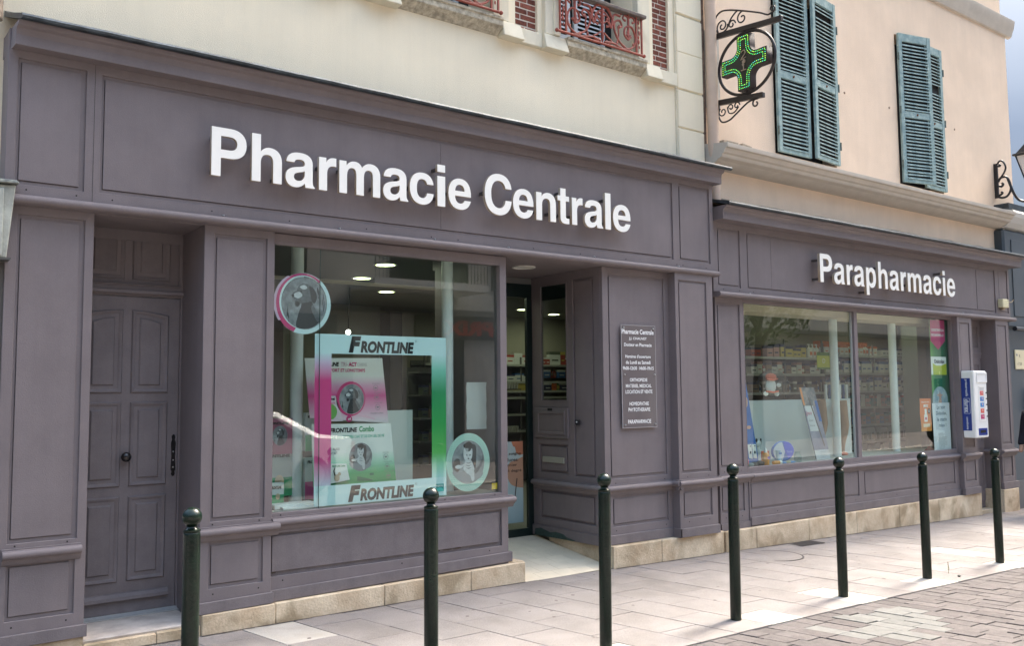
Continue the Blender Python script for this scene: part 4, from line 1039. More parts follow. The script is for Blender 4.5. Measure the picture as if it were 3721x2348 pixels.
# ================================================================== SHOP SIGNS
GLY = {
'P': 'M 73 0 L 73 716 L 380 716 C 530 716 625 630 625 495 C 625 355 530 272 375 272 L 218 272 L 218 0 Z M 218 594 L 218 394 L 350 394 C 430 394 475 430 475 494 C 475 558 435 594 355 594 Z',
'h': 'M 66 0 L 66 716 L 203 716 L 203 453 C 240 507 290 530 345 530 C 460 530 537 455 537 330 L 537 0 L 400 0 L 400 296 C 400 380 370 419 308 419 C 245 419 203 375 203 290 L 203 0 Z',
'n': 'M 66 0 L 66 519 L 193 519 L 193 446 C 232 505 290 530 345 530 C 460 530 537 455 537 330 L 537 0 L 400 0 L 400 296 C 400 380 370 419 308 419 C 245 419 203 375 203 290 L 203 0 Z',
'm': 'M 62 0 L 62 519 L 188 519 L 188 448 C 225 503 275 530 335 530 C 400 530 445 503 473 448 C 515 503 567 530 630 530 C 745 530 812 460 812 340 L 812 0 L 675 0 L 675 297 C 675 385 655 420 597 420 C 535 420 506 375 506 280 L 506 0 L 369 0 L 369 285 C 369 380 350 420 292 420 C 232 420 199 372 199 280 L 199 0 Z',
'r': 'M 66 0 L 66 519 L 188 519 L 188 450 C 220 507 260 530 320 530 L 358 528 L 358 392 C 345 397 330 398 315 398 C 235 398 203 350 203 265 L 203 0 Z',
'i': 'M 72 0 L 72 519 L 209 519 L 209 0 Z M 72 590 L 72 716 L 209 716 L 209 590 Z',
'l': 'M 72 0 L 72 716 L 209 716 L 209 0 Z',
'c': 'M 388 342 L 522 342 C 505 460 420 530 290 530 C 130 530 40 425 40 262 C 40 95 130 -12 288 -12 C 420 -12 508 60 524 190 L 390 190 C 378 130 345 98 290 98 C 215 98 180 155 180 260 C 180 365 215 420 290 420 C 345 420 380 392 388 342 Z',
'e': 'M 178 225 C 180 145 220 95 290 95 C 338 95 370 116 385 155 L 520 155 C 492 48 410 -12 288 -12 C 130 -12 38 92 38 258 C 38 425 135 530 285 530 C 445 530 530 420 524 225 Z M 180 312 L 385 312 C 382 385 345 423 285 423 C 225 423 185 383 180 312 Z',
'C': 'M 535 263 L 680 263 C 660 90 545 -14 372 -14 C 170 -14 45 130 45 355 C 45 585 172 730 375 730 C 548 730 658 635 678 478 L 533 478 C 518 560 462 605 375 605 C 262 605 195 515 195 358 C 195 200 262 111 373 111 C 462 111 520 165 535 263 Z',
't': 'M 16 519 L 83 519 L 83 662 L 217 662 L 217 519 L 300 519 L 300 425 L 217 425 L 217 150 C 217 110 225 97 265 97 L 300 98 L 300 -2 C 275 -8 250 -8 225 -8 C 125 -8 83 30 83 115 L 83 425 L 16 425 Z',
'a': 'M 45 372 L 180 372 C 188 408 215 424 268 424 C 325 424 352 405 352 365 C 352 330 330 320 250 308 C 110 290 35 245 35 140 C 35 48 98 -12 193 -12 C 258 -12 310 12 355 62 C 357 35 362 15 370 0 L 523 0 L 523 20 C 495 35 487 60 487 120 L 487 362 C 487 475 410 530 268 530 C 130 530 50 478 45 372 Z M 352 255 L 352 205 C 352 135 310 92 240 92 C 198 92 172 113 172 152 C 172 192 200 212 255 224 C 310 235 335 240 352 255 Z',
'p': 'M 63 -207 L 63 519 L 190 519 L 190 450 C 222 503 272 530 335 530 C 465 530 550 425 550 258 C 550 92 462 -12 335 -12 C 275 -12 230 12 200 62 L 200 -207 Z M 305 415 C 238 415 200 360 200 258 C 200 155 238 102 305 102 C 372 102 412 160 412 258 C 412 358 372 415 305 415 Z',
}
def letter(ch, x0, x1, z0, cap, y, depth, parent):
    P = path(GLY[ch]); xs_ = [p[0] for q in P for p in q]; a, c = min(xs_), max(xs_)
    k = (x1-x0)/(c-a); kz = cap/716.0
    return outline('letter', [[(x0+(p[0]-a)*k, z0+p[1]*kz) for p in q] for q in P], depth, [LETW, LETS], parent, y=y)
sg = thing('pharmacy_sign', 'large white raised letters reading Pharmacie Centrale on the main fascia', 'sign', (4.0, -.12, 3.12))
for ch, a, c in [('P',2.005,2.251),('h',2.290,2.512),('a',2.541,2.767),('r',2.800,2.939),('m',2.965,3.310),('a',3.336,3.560),('c',3.574,3.795),('i',3.831,3.905),('e',3.937,4.158),
                 ('C',4.298,4.581),('e',4.595,4.818),('n',4.850,5.073),('t',5.094,5.228),('r',5.262,5.390),('a',5.414,5.640),('l',5.669,5.739),('e',5.768,5.994)]:
    letter(ch, a, c, 3.122, .342, -.170, .030, sg)
b = MB()
for x, z in [(2.04,3.4),(2.04,3.16),(2.33,3.4),(2.33,3.16),(2.48,3.16),(2.73,3.2),(2.83,3.3),(3.0,3.3),(3.28,3.2),(3.5,3.3),(3.6,3.25),(3.85,3.43),(3.87,3.2),(3.97,3.25),(4.33,3.3),(4.5,3.15),(4.63,3.25),(4.88,3.2),(5.04,3.2),(5.16,3.4),(5.16,3.2),(5.29,3.2),(5.6,3.25),(5.70,3.4),(5.70,3.18),(5.80,3.25)]:
    b.box(x-.012, x+.012, -.141, -.0605, z-.012, z+.012)
b.build('standoff', mat('dark_bracket', (.06, .055, .055), .6), sg)
sb = thing('parapharmacy_sign', 'smaller white raised letters reading Parapharmacie on the right hand fascia', 'sign', (10.6, -.08, 2.86))
adv = dict(P=667, a=556, r=389, p=611, h=611, m=889, c=556, i=278, e=556)
word = 'Parapharmacie'; tot = sum(adv[c] for c in word)-73-32
ks = (12.188-9.088)/tot; px = 9.088-73*ks
for ch in word:
    P = path(GLY[ch]); a = min(p[0] for q in P for p in q); c = max(p[0] for q in P for p in q)
    letter(ch, px+a*ks, px+c*ks, 2.862, .334, -.122, .034, sb); px += adv[ch]*ks
b = MB()
for x, z in [(9.12,3.12),(9.12,2.9),(9.5,2.95),(9.75,2.95),(10.07,3.0),(10.07,2.8),(10.36,3.12),(10.36,2.92),(10.7,2.95),(11.05,2.95),(11.45,2.95),(11.88,3.16),(11.88,2.9),(12.1,2.95)]:
    b.box(x-.02, x+.02, -.088, .0, z-.012, z+.012)
b.build('standoff', mat('dark_bracket', (.06, .055, .055), .6), sb)

# ---------------- acrylic plaque
t = thing('opening_hours_plaque', 'tall clear acrylic plaque with white opening hours lettering beside the entrance', 'plaque', (6.21, -.03, 1.265))
b = MB(); b.box(5.982, 6.442, -.026, -.020, 1.265, 2.252); b.build('acrylic_plate', PLEX, t, bevel=.002)
b = MB(); b.frame(5.981, 6.443, 1.264, 2.253, -.0262, -.0195, [(5.985, 6.439, 1.268, 2.249)]); b.build('polished_edge', mat('acrylic_edge', (.42, .40, .40), .2), t)
for x, z in ((6.01, 2.225), (6.41, 2.225), (6.015, 1.775), (6.42, 1.775), (6.01, 1.295), (6.415, 1.295)):
    b = MB(); b.lathe([(.008, -.0), (.008, -.012), (0, -.014)], (x, -.0245, z), 12, axis='y'); b.build('screw_cap', STEEL, t, smooth=True)
LW = mat('white_lettering', (.78, .79, .78), .5)
for s, x0, x1, z0, z1, bo in (('Pharmacie Centrale', 5.989, 6.420, 2.165, 2.212, .022), ('J.J. CHAUVET', 6.083, 6.322, 2.104, 2.136, .015), ('Docteur en Pharmacie', 6.018, 6.388, 2.046, 2.079, .018),
    ("Horaires d'ouverture", 6.030, 6.372, 1.934, 1.966, .018), ('du Lundi au Samedi', 6.036, 6.368, 1.876, 1.910, .018), ('9h00-12h30  14h00-19h15', 5.996, 6.410, 1.819, 1.853, .018),
    ('ORTHOPEDIE', 6.085, 6.320, 1.707, 1.740, .015), ('MATERIEL MEDICAL', 6.030, 6.374, 1.649, 1.683, .015), ('LOCATION ET VENTE', 6.025, 6.386, 1.592, 1.627, .015),
    ('HOMEOPATHIE', 6.074, 6.333, 1.477, 1.512, .015), ('PHYTOTHERAPIE', 6.059, 6.351, 1.420, 1.456, .015), ('PARAPHARMACIE', 6.052, 6.360, 1.305, 1.343, .02)):
    text('lettering', s, x0, x1, z0, z1, -.0272, LW, t, bold=bo)

# ---------------- window stickers of the pharmacy (stuck on the inside face)
YS = .0545
def grey_picture(parent, cx, cz, rx, rz, kind, y, nm='picture'):
    """round black-and-white animal photo made of flat shapes"""
    bgm = mat('photo_backdrop', (.30, .32, .34), .5, col2=(.13, .14, .155), vscale=16)
    o = outline(nm, [circ(cx, cz, rx, rz)], .0006, bgm, parent, y=y)
    X = lambda u, v: (cx+u*rx, cz+v*rz)
    def S(P, m, d, name='shape', n=4): return outline(name, [smoothpts([X(*p) for p in P], n, True)], .0005, m, o, y=y-.0004*d)
    dk = mat('photo_dark', (.028, .030, .034), .5); md = mat('photo_mid', (.10, .11, .12), .5, var=.3, vscale=40); lt = mat('photo_light', (.50, .52, .54), .5, var=.15, vscale=40)
    if kind == 'dog':
        S([(-.34,-.93),(-.28,-.45),(-.16,-.15),(-.08,.10),(.28,.12),(.40,-.10),(.58,-.35),(.72,-.62),(.30,-.93)], dk, 1)
        S([(.36,-.05),(.55,-.28),(.70,-.55),(.60,-.70),(.42,-.45),(.30,-.20)], md, 2)
        S([(-.56,.28),(-.50,.40),(-.36,.46),(-.30,.60),(-.12,.74),(.12,.74),(.34,.62),(.44,.40),(.30,.10),(-.02,.02),(-.16,-.02),(-.30,-.16),(-.42,-.12),(-.44,.06),(-.38,.12),(-.52,.16)], md, 3)
        S([(.20,.66),(.38,.60),(.52,.40),(.54,.18),(.44,.02),(.32,.10),(.26,.36)], dk, 4)
        S([(-.50,.30),(-.36,.40),(-.22,.42),(-.10,.30),(-.26,.18),(-.44,.22)], lt, 4)
        S([(-.22,.62),(-.02,.70),(.12,.60),(-.04,.52)], lt, 4)
        S([(-.58,.28),(-.50,.33),(-.46,.26),(-.52,.21)], BLACKP, 5); S([(-.22,.45),(-.14,.48),(-.12,.42)], BLACKP, 5)
        S([(-.40,.04),(-.22,.02),(-.28,-.12),(-.38,-.10)], BLACKP, 5)
        for u, v, s in ((-.78,-.3,1), (-.70,-.5,-1), (.80,.2,1), (.62,.45,-1), (.84,-.05,1)):
            S([(u,v-.22),(u+.02,v),(u+.05*s,v+.2),(u+.06*s,v+.05),(u+.03,v-.2)], dk, 1)
    else:
        S([(-.95,-.15),(-.80,.15),(-.55,.15),(-.50,-.25),(-.70,-.42)], dk, 1); S([(.0,.10),(.05,.75),(.45,.75),(.48,.10),(.40,-.35),(.1,-.3)], dk, 1)
        S([(-.30,.80),(.05,.95),(.25,.80),(.10,.66),(-.2,.66)], BLACKP, 2); S([(-.98,-.40),(-.3,-.45),(.9,-.5),(.5,-.85),(-.5,-.85)], mat('photo_floor', (.24, .25, .27), .5), 1)
        S([(-.26,-.10),(-.12,.12),(.14,.10),(.30,-.15),(.38,-.45),(.18,-.62),(-.10,-.50),(-.30,-.32)], lt, 3)
        S([(-.22,.12),(-.30,.34),(-.26,.66),(-.12,.50),(.08,.50),(.22,.62),(.24,.32),(.14,.10),(-.04,.02)], lt, 4)
        S([(-.20,-.06),(-.46,-.26),(-.74,-.26),(-.80,-.16),(-.62,-.10),(-.42,-.12)], lt, 4); S([(.10,-.42),(.16,-.78),(.26,-.90),(.36,-.76),(.30,-.42)], lt, 4)
        S([(.34,-.38),(.62,-.20),(.84,.16),(.86,.32),(.94,.24),(.90,.0),(.70,-.32),(.45,-.55)], md, 4)
        S([(-.16,.32),(-.10,.36),(-.06,.30)], BLACKP, 6); S([(.04,.30),(.10,.36),(.14,.30)], BLACKP, 6); S([(-.05,.17),(.0,.20),(.04,.16),(.0,.12)], dk, 6)
        for v in (.0, -.12, -.24): S([(-.16,v),(.0,v-.03),(.18,v),(.0,v-.07)], md, 5)
    return o
t = thing('dog_sticker', 'round pink edged window sticker with a dog photo, top left of the display window', 'sticker', (2.785, YS, 2.06))
c0 = (2.786, 2.294)
outline('ring', [circ(c0[0], c0[1], .222, .231), circ(c0[0]+.008, c0[1]+.004, .183, .200)], .0008, PALE, t, y=YS)
n = 30
arcp = [(c0[0]-.004+.218*cos(a), c0[1]+.228*sin(a)) for a in [radians(50+200*i/n) for i in range(n+1)]]+[(c0[0]+.006+(.186+.012*sin(pi*i/n))*cos(a), c0[1]+.004+(.203+.010*sin(pi*i/n))*sin(a)) for i, a in enumerate([radians(250-200*j/n) for j in range(n+1)])]
outline('pink_crescent', [arcp], .0006, PINKP, t, y=YS-.0006)
arcp = [(c0[0]-.010+.226*cos(a), c0[1]+.235*sin(a)) for a in [radians(120+95*i/n) for i in range(n+1)]]+[(c0[0]-.004+.212*cos(a), c0[1]+.224*sin(a)) for a in [radians(215-95*j/n) for j in range(n+1)]]
outline('lilac_highlight', [arcp], .0006, mat('lilac_print', (.58, .42, .55), .4), t, y=YS-.0012)
grey_picture(t, c0[0]+.008, c0[1]+.002, .180, .197, 'dog', YS-.0002)
t = thing('cat_sticker', 'round mint dotted window sticker with a kitten photo, low right of the display window', 'sticker', (4.27, YS, .79))
c1 = (4.269, 1.034)
mint = mat('mint_print', (.42, .62, .55), .4)
outline('ring', [circ(c1[0], c1[1], .219, .242), circ(c1[0], c1[1], .166, .182)], .0008, mint, t, y=YS)
b = MB()
for k, (rx, rz) in enumerate(((.176, .193), (.187, .206), (.198, .219), (.209, .231))):
    for i in range(56):
        a = 2*pi*(i+.5*(k % 2))/56; b.box(c1[0]+rx*cos(a)-.003, c1[0]+rx*cos(a)+.003, YS-.0012, YS-.0008, c1[1]+rz*sin(a)-.0028, c1[1]+rz*sin(a)+.0028)
b.build('dot_pattern', mat('dark_mint', (.04, .16, .13), .5), t)
grey_picture(t, c1[0], c1[1], .165, .181, 'cat', YS-.0002)

fg = (2.880, 4.050, .777, 2.071); fi = (3.017, 3.911, .927, 1.922)
t = thing('window_frame_sticker', 'big pale blue, pink and green square frame sticker on the display window', 'sticker', (3.46, YS, .78))
pale = (.53, .69, .71)
mP = ramp_mat('pink_gradient_print', [(.78, pale), (.93, (.50, .50, .62)), (1.12, (.55, .05, .22)), (1.72, (.56, .045, .20)), (1.86, (.58, .45, .60)), (1.93, pale)])
mG = ramp_mat('green_gradient_print', [(.78, pale), (.95, (.42, .66, .62)), (1.13, (.10, .42, .10)), (1.36, (.015, .30, .07)), (1.62, (.02, .26, .10)), (1.80, (.20, .50, .40)), (1.93, pale)])
def rect(x0, x1, z0, z1): return [(x0, z0), (x1, z0), (x1, z1), (x0, z1)]
outline('top_band', [rect(fg[0], fg[1], fi[3], fg[3])], .0008, mat('pale_blue_frame', pale, .35, coat=.2), t, y=YS)
outline('bottom_band', [rect(fg[0], fg[1], fg[2], fi[2])], .0008, mat('pale_blue_frame', pale, .35), t, y=YS)
outline('left_band', [rect(fg[0], fi[0], fi[2], fi[3])], .0008, mP, t, y=YS)
outline('right_band', [rect(fi[1], fg[1], fi[2], fi[3])], .0008, mG, t, y=YS)
for z0, z1 in ((1.932, 2.061), (.790, .914)):
    s = .22
    text('lettering', 'F', 3.160, 3.268, z0, z1, YS-.0012, BLACKP, t, bold=.07, shear=s)
    text('lettering', 'RONTLINE', 3.262, 3.742, z0, z0+.095, YS-.0012, BLACKP, t, bold=.055, shear=.16)
    text('lettering', '®', 3.752, 3.772, z1-.035, z1-.015, YS-.0012, GREYP, t)
b = MB(); b.box(3.948, 4.024, YS-.0012, YS-.0006, .812, .873); b.build('logo_panel', mat('teal_print', (.02, .26, .26), .4), t)
text('lettering', 'MERIAL', 3.953, 4.020, .850, .866, YS-.0018, WPRINT, t, bold=.02)
outline('logo_arc', [[(3.95,.813)]+[(3.986+.034*cos(a), .813+.030*sin(a)) for a in [pi-pi*i/10 for i in range(11)]]+[(4.022,.813)]], .0004, mat('light_teal_print', (.10, .48, .46), .4), t, y=YS-.0016)
t = thing('yellow_alarm_sticker', 'small yellow and black sticker in the bottom right corner of the display window', 'sticker', (4.54, YS, .79))
b = MB(); b.box(4.508, 4.566, YS-.0008, YS, .790, .842); b.build('yellow_field', mat('yellow_print', (.75, .50, .01), .4), t)
b = MB(); b.box(4.508, 4.566, YS-.0008, YS, .842, .858); b.build('black_header', BLACKP, t)
text('lettering', 'protection', 4.515, 4.548, .820, .828, YS-.0012, mat('orange_ink', (.35, .16, .0), .4), t)
t = thing('blank_paper_sheet', 'plain grey white paper sheet hung in the display window above the kitten sticker', 'paper', (4.53, .20, 1.28))
b = MB(); nn = 6
vs = [(4.352+(4.565-4.352)*i/nn, .20+.006*sin(i*1.3)+.004*sin(j*2.1), 1.30+(1.705-1.30)*j/8) for i in range(nn+1) for j in range(9)]
b.add(vs, [(i*9+j, (i+1)*9+j, (i+1)*9+j+1, i*9+j+1) for i in range(nn) for j in range(8)]); b.build('sheet', mat('thin_paper', (.50, .50, .48), .8), t, smooth=True)

# ---------------- posters and boxes of the pharmacy window display
def quadposter(name, pts, y, m, th=.006, parent=None, back=None):
    return outline(name, [pts], th, m, parent, y=y)
YP = .26
pk = ramp_mat('pink_poster_print', [(1.35, (.66, .68, .66)), (1.45, (.62, .40, .50)), (1.60, (.58, .06, .24)), (1.68, (.60, .30, .44)), (1.76, (.68, .70, .67)), (1.92, (.70, .72, .69))])
t = thing('dog_treatment_poster', 'white and pink poster with a dog photo in the display window, above the green one', 'poster', (3.25, YP, 1.40))
quadposter('board', [(2.938, 1.43), (3.625, 1.374), (3.565, 1.903), (2.890, 1.893)], YP, pk, parent=t)
y = YP-.001
text('lettering', 'FRONTLINE', 2.985, 3.180, 1.832, 1.866, y, BLACKP, t, bold=.05, shear=.15)
text('lettering', 'TRI-', 3.195, 3.255, 1.832, 1.866, y, mat('soft_pink_ink', (.45, .20, .30), .5), t); text('lettering', 'ACT', 3.262, 3.335, 1.832, 1.866, y, PINKP, t, bold=.05)
text('lettering', 'CHIENS', 3.34, 3.425, 1.834, 1.862, y, mat('grey_ink', (.35, .35, .36), .5), t)
text('lettering', 'VITE, FORT ET LONGTEMPS', 3.03, 3.410, 1.783, 1.815, y, PINKP, t, bold=.03)
outline('ring', [circ(3.285, 1.575, .128, .138), circ(3.292, 1.572, .110, .120)], .0008, PINKP, t, y=y)
grey_picture(t, 3.292, 1.572, .108, .118, 'dog', y+.0004)
for i, z in enumerate((1.66, 1.585, 1.505)):
    outline('symbol', [circ(3.505+.01*i, z, .022, .024, 18), circ(3.505+.01*i, z, .019, .021, 18)], .0006, GREYP, t, y=y)
    b = MB(); b.ball((3.505+.01*i, y, z), .009, 6, 5, sq=(1.2, .05, .8)); b.build('symbol', GREYP, t)
    text('lettering', ('PUCES', 'TIQUES', 'MOUSTIQUES')[i], 3.475+.01*i, 3.54+.012*i, z+.030, z+.040, y, GREYP, t)
text('lettering', 'PHLEBOTOMES', 3.46, 3.575, 1.450, 1.462, y, GREYP, t)
b = MB(); b.hexa([(3.11,y,1.40),(3.22,y,1.40),(3.22,y+.001,1.40),(3.11,y+.001,1.40),(3.08,y,1.60),(3.15,y,1.60),(3.15,y+.001,1.60),(3.08,y+.001,1.60)]); b.build('pack_picture', mat('pale_pink_print', (.62, .52, .56), .5), t)
b = MB(); b.ball((3.115, y-.001, 1.475), .05, 12, 8, sq=(1, .02, 1.2)); b.build('green_round_picture', mat('leaf_green_print', (.14, .36, .08), .5), t)
b = MB(); b.ball((3.09, y-.0025, 1.46), .022, 12, 8, sq=(1, .02, 1)); b.build('dog_detail', WPRINT, t)
text('lettering', 'FRONTLINE', 3.02, 3.145, 1.565, 1.583, y-.002, BLACKP, t, bold=.05); text('lettering', 'TRI-ACT', 3.07, 3.145, 1.535, 1.550, y-.002, PINKP, t, bold=.03)
b = MB(); b.hexa([(3.35,y-.001,1.437),(3.50,y-.001,1.405),(3.50,y,1.405),(3.35,y,1.437),(3.35,y-.001,1.462),(3.50,y-.001,1.415),(3.50,y,1.415),(3.35,y,1.462)]); b.build('pipette_picture', mat('white_pink_pipette', (.66, .40, .50), .4), t)
outline('badge', [circ(3.270, 1.416, .026, .026, 20)], .0006, PINKP, t, y=y)
text('lettering', 'x4', 3.258, 3.283, 1.406, 1.427, y-.001, WPRINT, t, bold=.03)

gm = ramp_mat('green_poster_print', [(.90, (.03, .32, .10)), (.99, (.05, .38, .14)), (1.09, (.40, .62, .50)), (1.16, (.66, .70, .67)), (1.40, (.70, .72, .69))])
t = thing('cat_treatment_poster', 'white and green poster with a round kitten photo standing in the display window', 'poster', (3.40, .22, .90))
YQ = .215
quadposter('board', [(2.95, .908), (3.670, .905), (3.620, 1.372), (2.93, 1.385)], YQ, gm, parent=t); y = YQ-.001
text('lettering', 'FRONTLINE', 3.085, 3.318, 1.312, 1.350, y, BLACKP, t, bold=.05, shear=.12); text('lettering', 'Combo', 3.335, 3.468, 1.312, 1.358, y, GREENP, t, bold=.04)
text('lettering', 'PREND SOIN DE VOTRE CHAT ET DE SON LIEU DE VIE', 3.075, 3.560, 1.266, 1.289, y, mat('teal_green_ink', (.06, .38, .26), .5), t, bold=.03)
text('lettering', 'PROTEGE AUSSI', 3.00, 3.165, 1.175, 1.195, y, GREYP, t, bold=.02); text('lettering', "L'HABITAT", 3.03, 3.150, 1.145, 1.165, y, GREYP, t, bold=.02)
grey_picture(t, 3.350, 1.115, .102, .112, 'cat', y)
b = MB()
for k in range(4):
    for i in range(44):
        a = 2*pi*(i+.5*(k % 2))/44; r = .110+.009*k; b.box(3.35+r*cos(a)-.0014, 3.35+r*cos(a)+.0014, y-.0005, y, 1.115+1.1*r*sin(a)-.0014, 1.115+1.1*r*sin(a)+.0014)
b.build('dot_pattern', mat('dark_mint', (.04, .16, .13), .5), t)
for i, z in enumerate((1.105, 1.03, .955)):
    outline('symbol', [circ(3.575+.012*i, z, .022, .024, 18), circ(3.575+.012*i, z, .019, .021, 18)], .0006, GREYP, t, y=y)
    b = MB(); b.ball((3.575+.012*i, y, z), .010, 6, 5, sq=(1.2, .05, .8)); b.build('symbol', GREYP, t)
    text('lettering', ('PUCES', 'TIQUES', 'OEUFS ET LARVES')[i], 3.55+.004*i, 3.60+.03*i, z+.030, z+.040, y, GREYP, t)
b = MB(); b.hexa([(3.085,y-.02,.925),(3.245,y-.02,.945),(3.245,y-.001,.945),(3.085,y-.001,.925),(3.085,y-.02,1.075),(3.215,y-.02,1.070),(3.215,y-.001,1.070),(3.085,y-.001,1.075)]); b.build('pack', WPRINT, t)
text('lettering', 'FRONTLINE Combo', 3.095, 3.205, 1.048, 1.064, y-.021, GREENP, t, bold=.04)
b = MB(); b.ball((3.135, y-.022, .965), .026, 10, 8, sq=(.9, .04, 1.1)); b.ball((3.155, y-.023, .995), .014, 8, 6, sq=(1, .04, 1)); b.build('cat_picture', mat('cream_cat_print', (.50, .38, .26), .5), t)
b = MB(); b.tube([(3.118, y-.023, .985), (3.108, y-.023, 1.02), (3.118, y-.023, 1.045)], [.006, .005, .004], 6); b.build('tail_picture', mat('brown_cat_print', (.07, .05, .04), .5), t)
b = MB(); b.hexa([(3.32,y-.001,.93),(3.46,y-.001,.925),(3.46,y,.925),(3.32,y,.93),(3.32,y-.001,.965),(3.42,y-.001,.943),(3.42,y,.943),(3.32,y,.965)]); b.build('pipette_picture', mat('deep_green_print', (.01, .16, .08), .4), t)
b = MB(); b.box(3.43, 3.465, y-.001, y, .965, .985); b.build('puff_picture', mat('deep_green_print', (.01, .16, .08), .4), t)
t = thing('white_display_board', 'plain pale grey board standing behind the two posters in the display window', 'display board', (3.7, .32, .8))
b = MB(); b.box(3.35, 3.885, .318, .33, .78, 1.475); b.build('board', mat('pale_board', (.50, .54, .51), .7), t)
# open boards on the left of the first column and stacked packs
t = thing('tall_dog_pack', 'pink and white pack behind the left column with a dog picture', 'packaging', (2.72, .34, 1.15))
b = MB(); b.box(2.60, 2.83, .34, .42, 1.16, 1.43); b.build('box', mat('dusky_pink_print', (.30, .09, .14), .5), t)
grey_picture(t, 2.73, 1.30, .06, .075, 'dog', .338)
text('lettering', 'FRONTLINE', 2.62, 2.80, 1.385, 1.405, .338, BLACKP, t, bold=.05)
def pack(x, z, w, h, top, bot, label, words, y=.36, pict='cat', nm='product_pack'):
    t = thing(nm, label, 'packaging', (x+w/2, y, z), 'animal treatment packs stacked left in the display window')
    b = MB(); b.box(x, x+w, y, y+.05, z, z+h); b.build('box', top, t)
    b = MB(); b.box(x+.001, x+w-.001, y-.0015, y, z+.001, z+h*.42); b.build('colour_band', bot, t)
    text('lettering', words, x+.02, x+w-.02, z+h-.045, z+h-.022, y-.002, BLACKP, t, bold=.05)
    b = MB(); b.ball((x+w*.6, y-.003, z+h*.33), min(w, h)*.16, 10, 8, sq=(.9, .04, 1.2)); b.build('animal_picture', mat('cream_cat_print', (.50, .38, .26), .5) if pict == 'cat' else BLACKP, t)
    return t
WP = mat('pack_white', (.62, .64, .63), .5); PG = mat('pack_green', (.04, .30, .13), .5); PPk = mat('pack_pink', (.55, .07, .24), .5)
pack(2.945, 1.17, .18, .30, WP, PG, 'white and green pack just right of the first column, above the pink one', 'FRONTLINE')
pack(2.945, .80, .18, .32, WP, PPk, 'white and pink pack just right of the first column, at the bottom', 'FRONTLINE')
pack(2.58, .84, .26, .34, mat('shaded_pack', (.34, .37, .35), .5), PG, 'grey white pack with a small cat card, left of the first column', 'FRONTLINE')
pack(2.62, .80, .12, .15, WP, PG, 'small white cat card leaning at the very left of the display window', 'FRONTLINE', y=.28)
t = thing('white_step_block', 'white stepped display block on the window floor left of the first column', 'display block', (2.7, .25, .77))
b = MB(); b.box(2.62, 2.95, .16, .30, .766, .80); b.box(2.66, 3.0, .10, .20, .766, .785); b.build('block', WPRINT, t, bevel=.003)

# ---------------- parapharmacy window stickers
t = thing('laxative_banner', 'tall green banner with magenta arrow at the right edge of the parapharmacy window', 'banner', (12.0, .0555, 1.42))
b = MB(); b.box(11.795, 12.255, .0555, .0565, 1.42, 2.555); b.build('sheet', ramp_mat('green_banner_print', [(11.79, (.10, .34, .06)), (11.90, (.03, .20, .06)), (12.1, (.015, .12, .06)), (12.26, (.008, .06, .03))], axis=0), t)
outline('magenta_arrow', [[(11.812,2.545),(12.190,2.552),(12.190,2.265),(12.0,2.142),(11.812,2.255)]], .0008, PINKP, t, y=.0542)
text('lettering', 'CONSTIPATION', 11.835, 12.165, 2.392, 2.428, .0535, WPRINT, t, bold=.03); text('lettering', 'OCCASIONNELLE ?', 11.830, 12.168, 2.325, 2.358, .0535, WPRINT, t, bold=.03)
b = MB(); b.box(11.795, 12.195, .0545, .0553, 1.80, 2.045); pk_ = b.build('pack_picture', WPRINT, t)
outline('yellow_green_field', [[(11.84,1.80),(12.195,1.80),(12.195,1.955),(12.06,1.925),(11.93,1.925),(11.84,1.955)]], .0006, mat('lime_print', (.45, .50, .03), .4), pk_, y=.0537)
text('lettering', 'Dulcolax', 11.882, 12.150, 1.955, 2.010, .0533, mat('navy_ink', (.01, .015, .05), .4), pk_, bold=.035)
b = MB(); b.box(11.99, 12.02, .0530, .0536, 1.80, 1.845); b.build('pill_mark', mat('pale_yellow_print', (.75, .72, .20), .4), pk_)
P = [(11.795,1.42)]+[(11.995+.2*cos(a), 1.46+.180*sin(a)) for a in [pi-pi*i/16 for i in range(17)]]+[(12.195,1.42)]
outline('arched_picture', [P], .0008, mat('pale_sky_print', (.50, .55, .56), .4, col2=(.25, .36, .42), vscale=14), t, y=.0545)
outline('person_picture', [smoothpts([(11.95,1.42),(11.97,1.50),(11.90,1.53),(11.97,1.54),(11.99,1.58),(12.01,1.54),(12.07,1.53),(12.02,1.50),(12.03,1.42)], 3, True)], .0006, mat('skin_print', (.55, .33, .25), .5), t, y=.0537)
t = thing('laxative_paper', 'white paper sheet with large grey words below the green banner in the parapharmacy window', 'poster', (12.0, .053, .79))
b = MB(); b.add([(11.782,.0525,.782),(12.225,.0525,.784),(12.222,.0525,1.420),(11.770,.0525,1.418),(11.782,.0535,.782),(12.225,.0535,.784),(12.222,.0535,1.420),(11.770,.0535,1.418)], [(0,1,2,3),(4,7,6,5),(0,4,5,1),(1,5,6,2),(2,6,7,3),(3,7,4,0)]); b.build('sheet', mat('bright_paper', (.74, .75, .78), .6), t)
for s, x0, x1, z0, z1 in (('Le soir', 11.89, 12.11, 1.337, 1.388), ('Dulcolax,', 11.865, 12.140, 1.250, 1.305), ('le matin', 11.885, 12.135, 1.173, 1.222), ('relax !', 11.925, 12.115, 1.095, 1.143)):
    text('lettering', s, x0, x1, z0, z1, .0518, mat('teal_grey_ink', (.06, .11, .11), .5), t, bold=.01)
b = MB()
for i in range(14):
    z = 1.005-.0155*i; w = random.uniform(.13, .24) if i not in (0, 1) else .12+.04*i
    b.box(11.90, 11.90+w, .0515, .0521, z, z+(.0045 if i > 1 else .008))
b.build('small_print', mat('small_print_grey', (.33, .34, .36), .6), t)
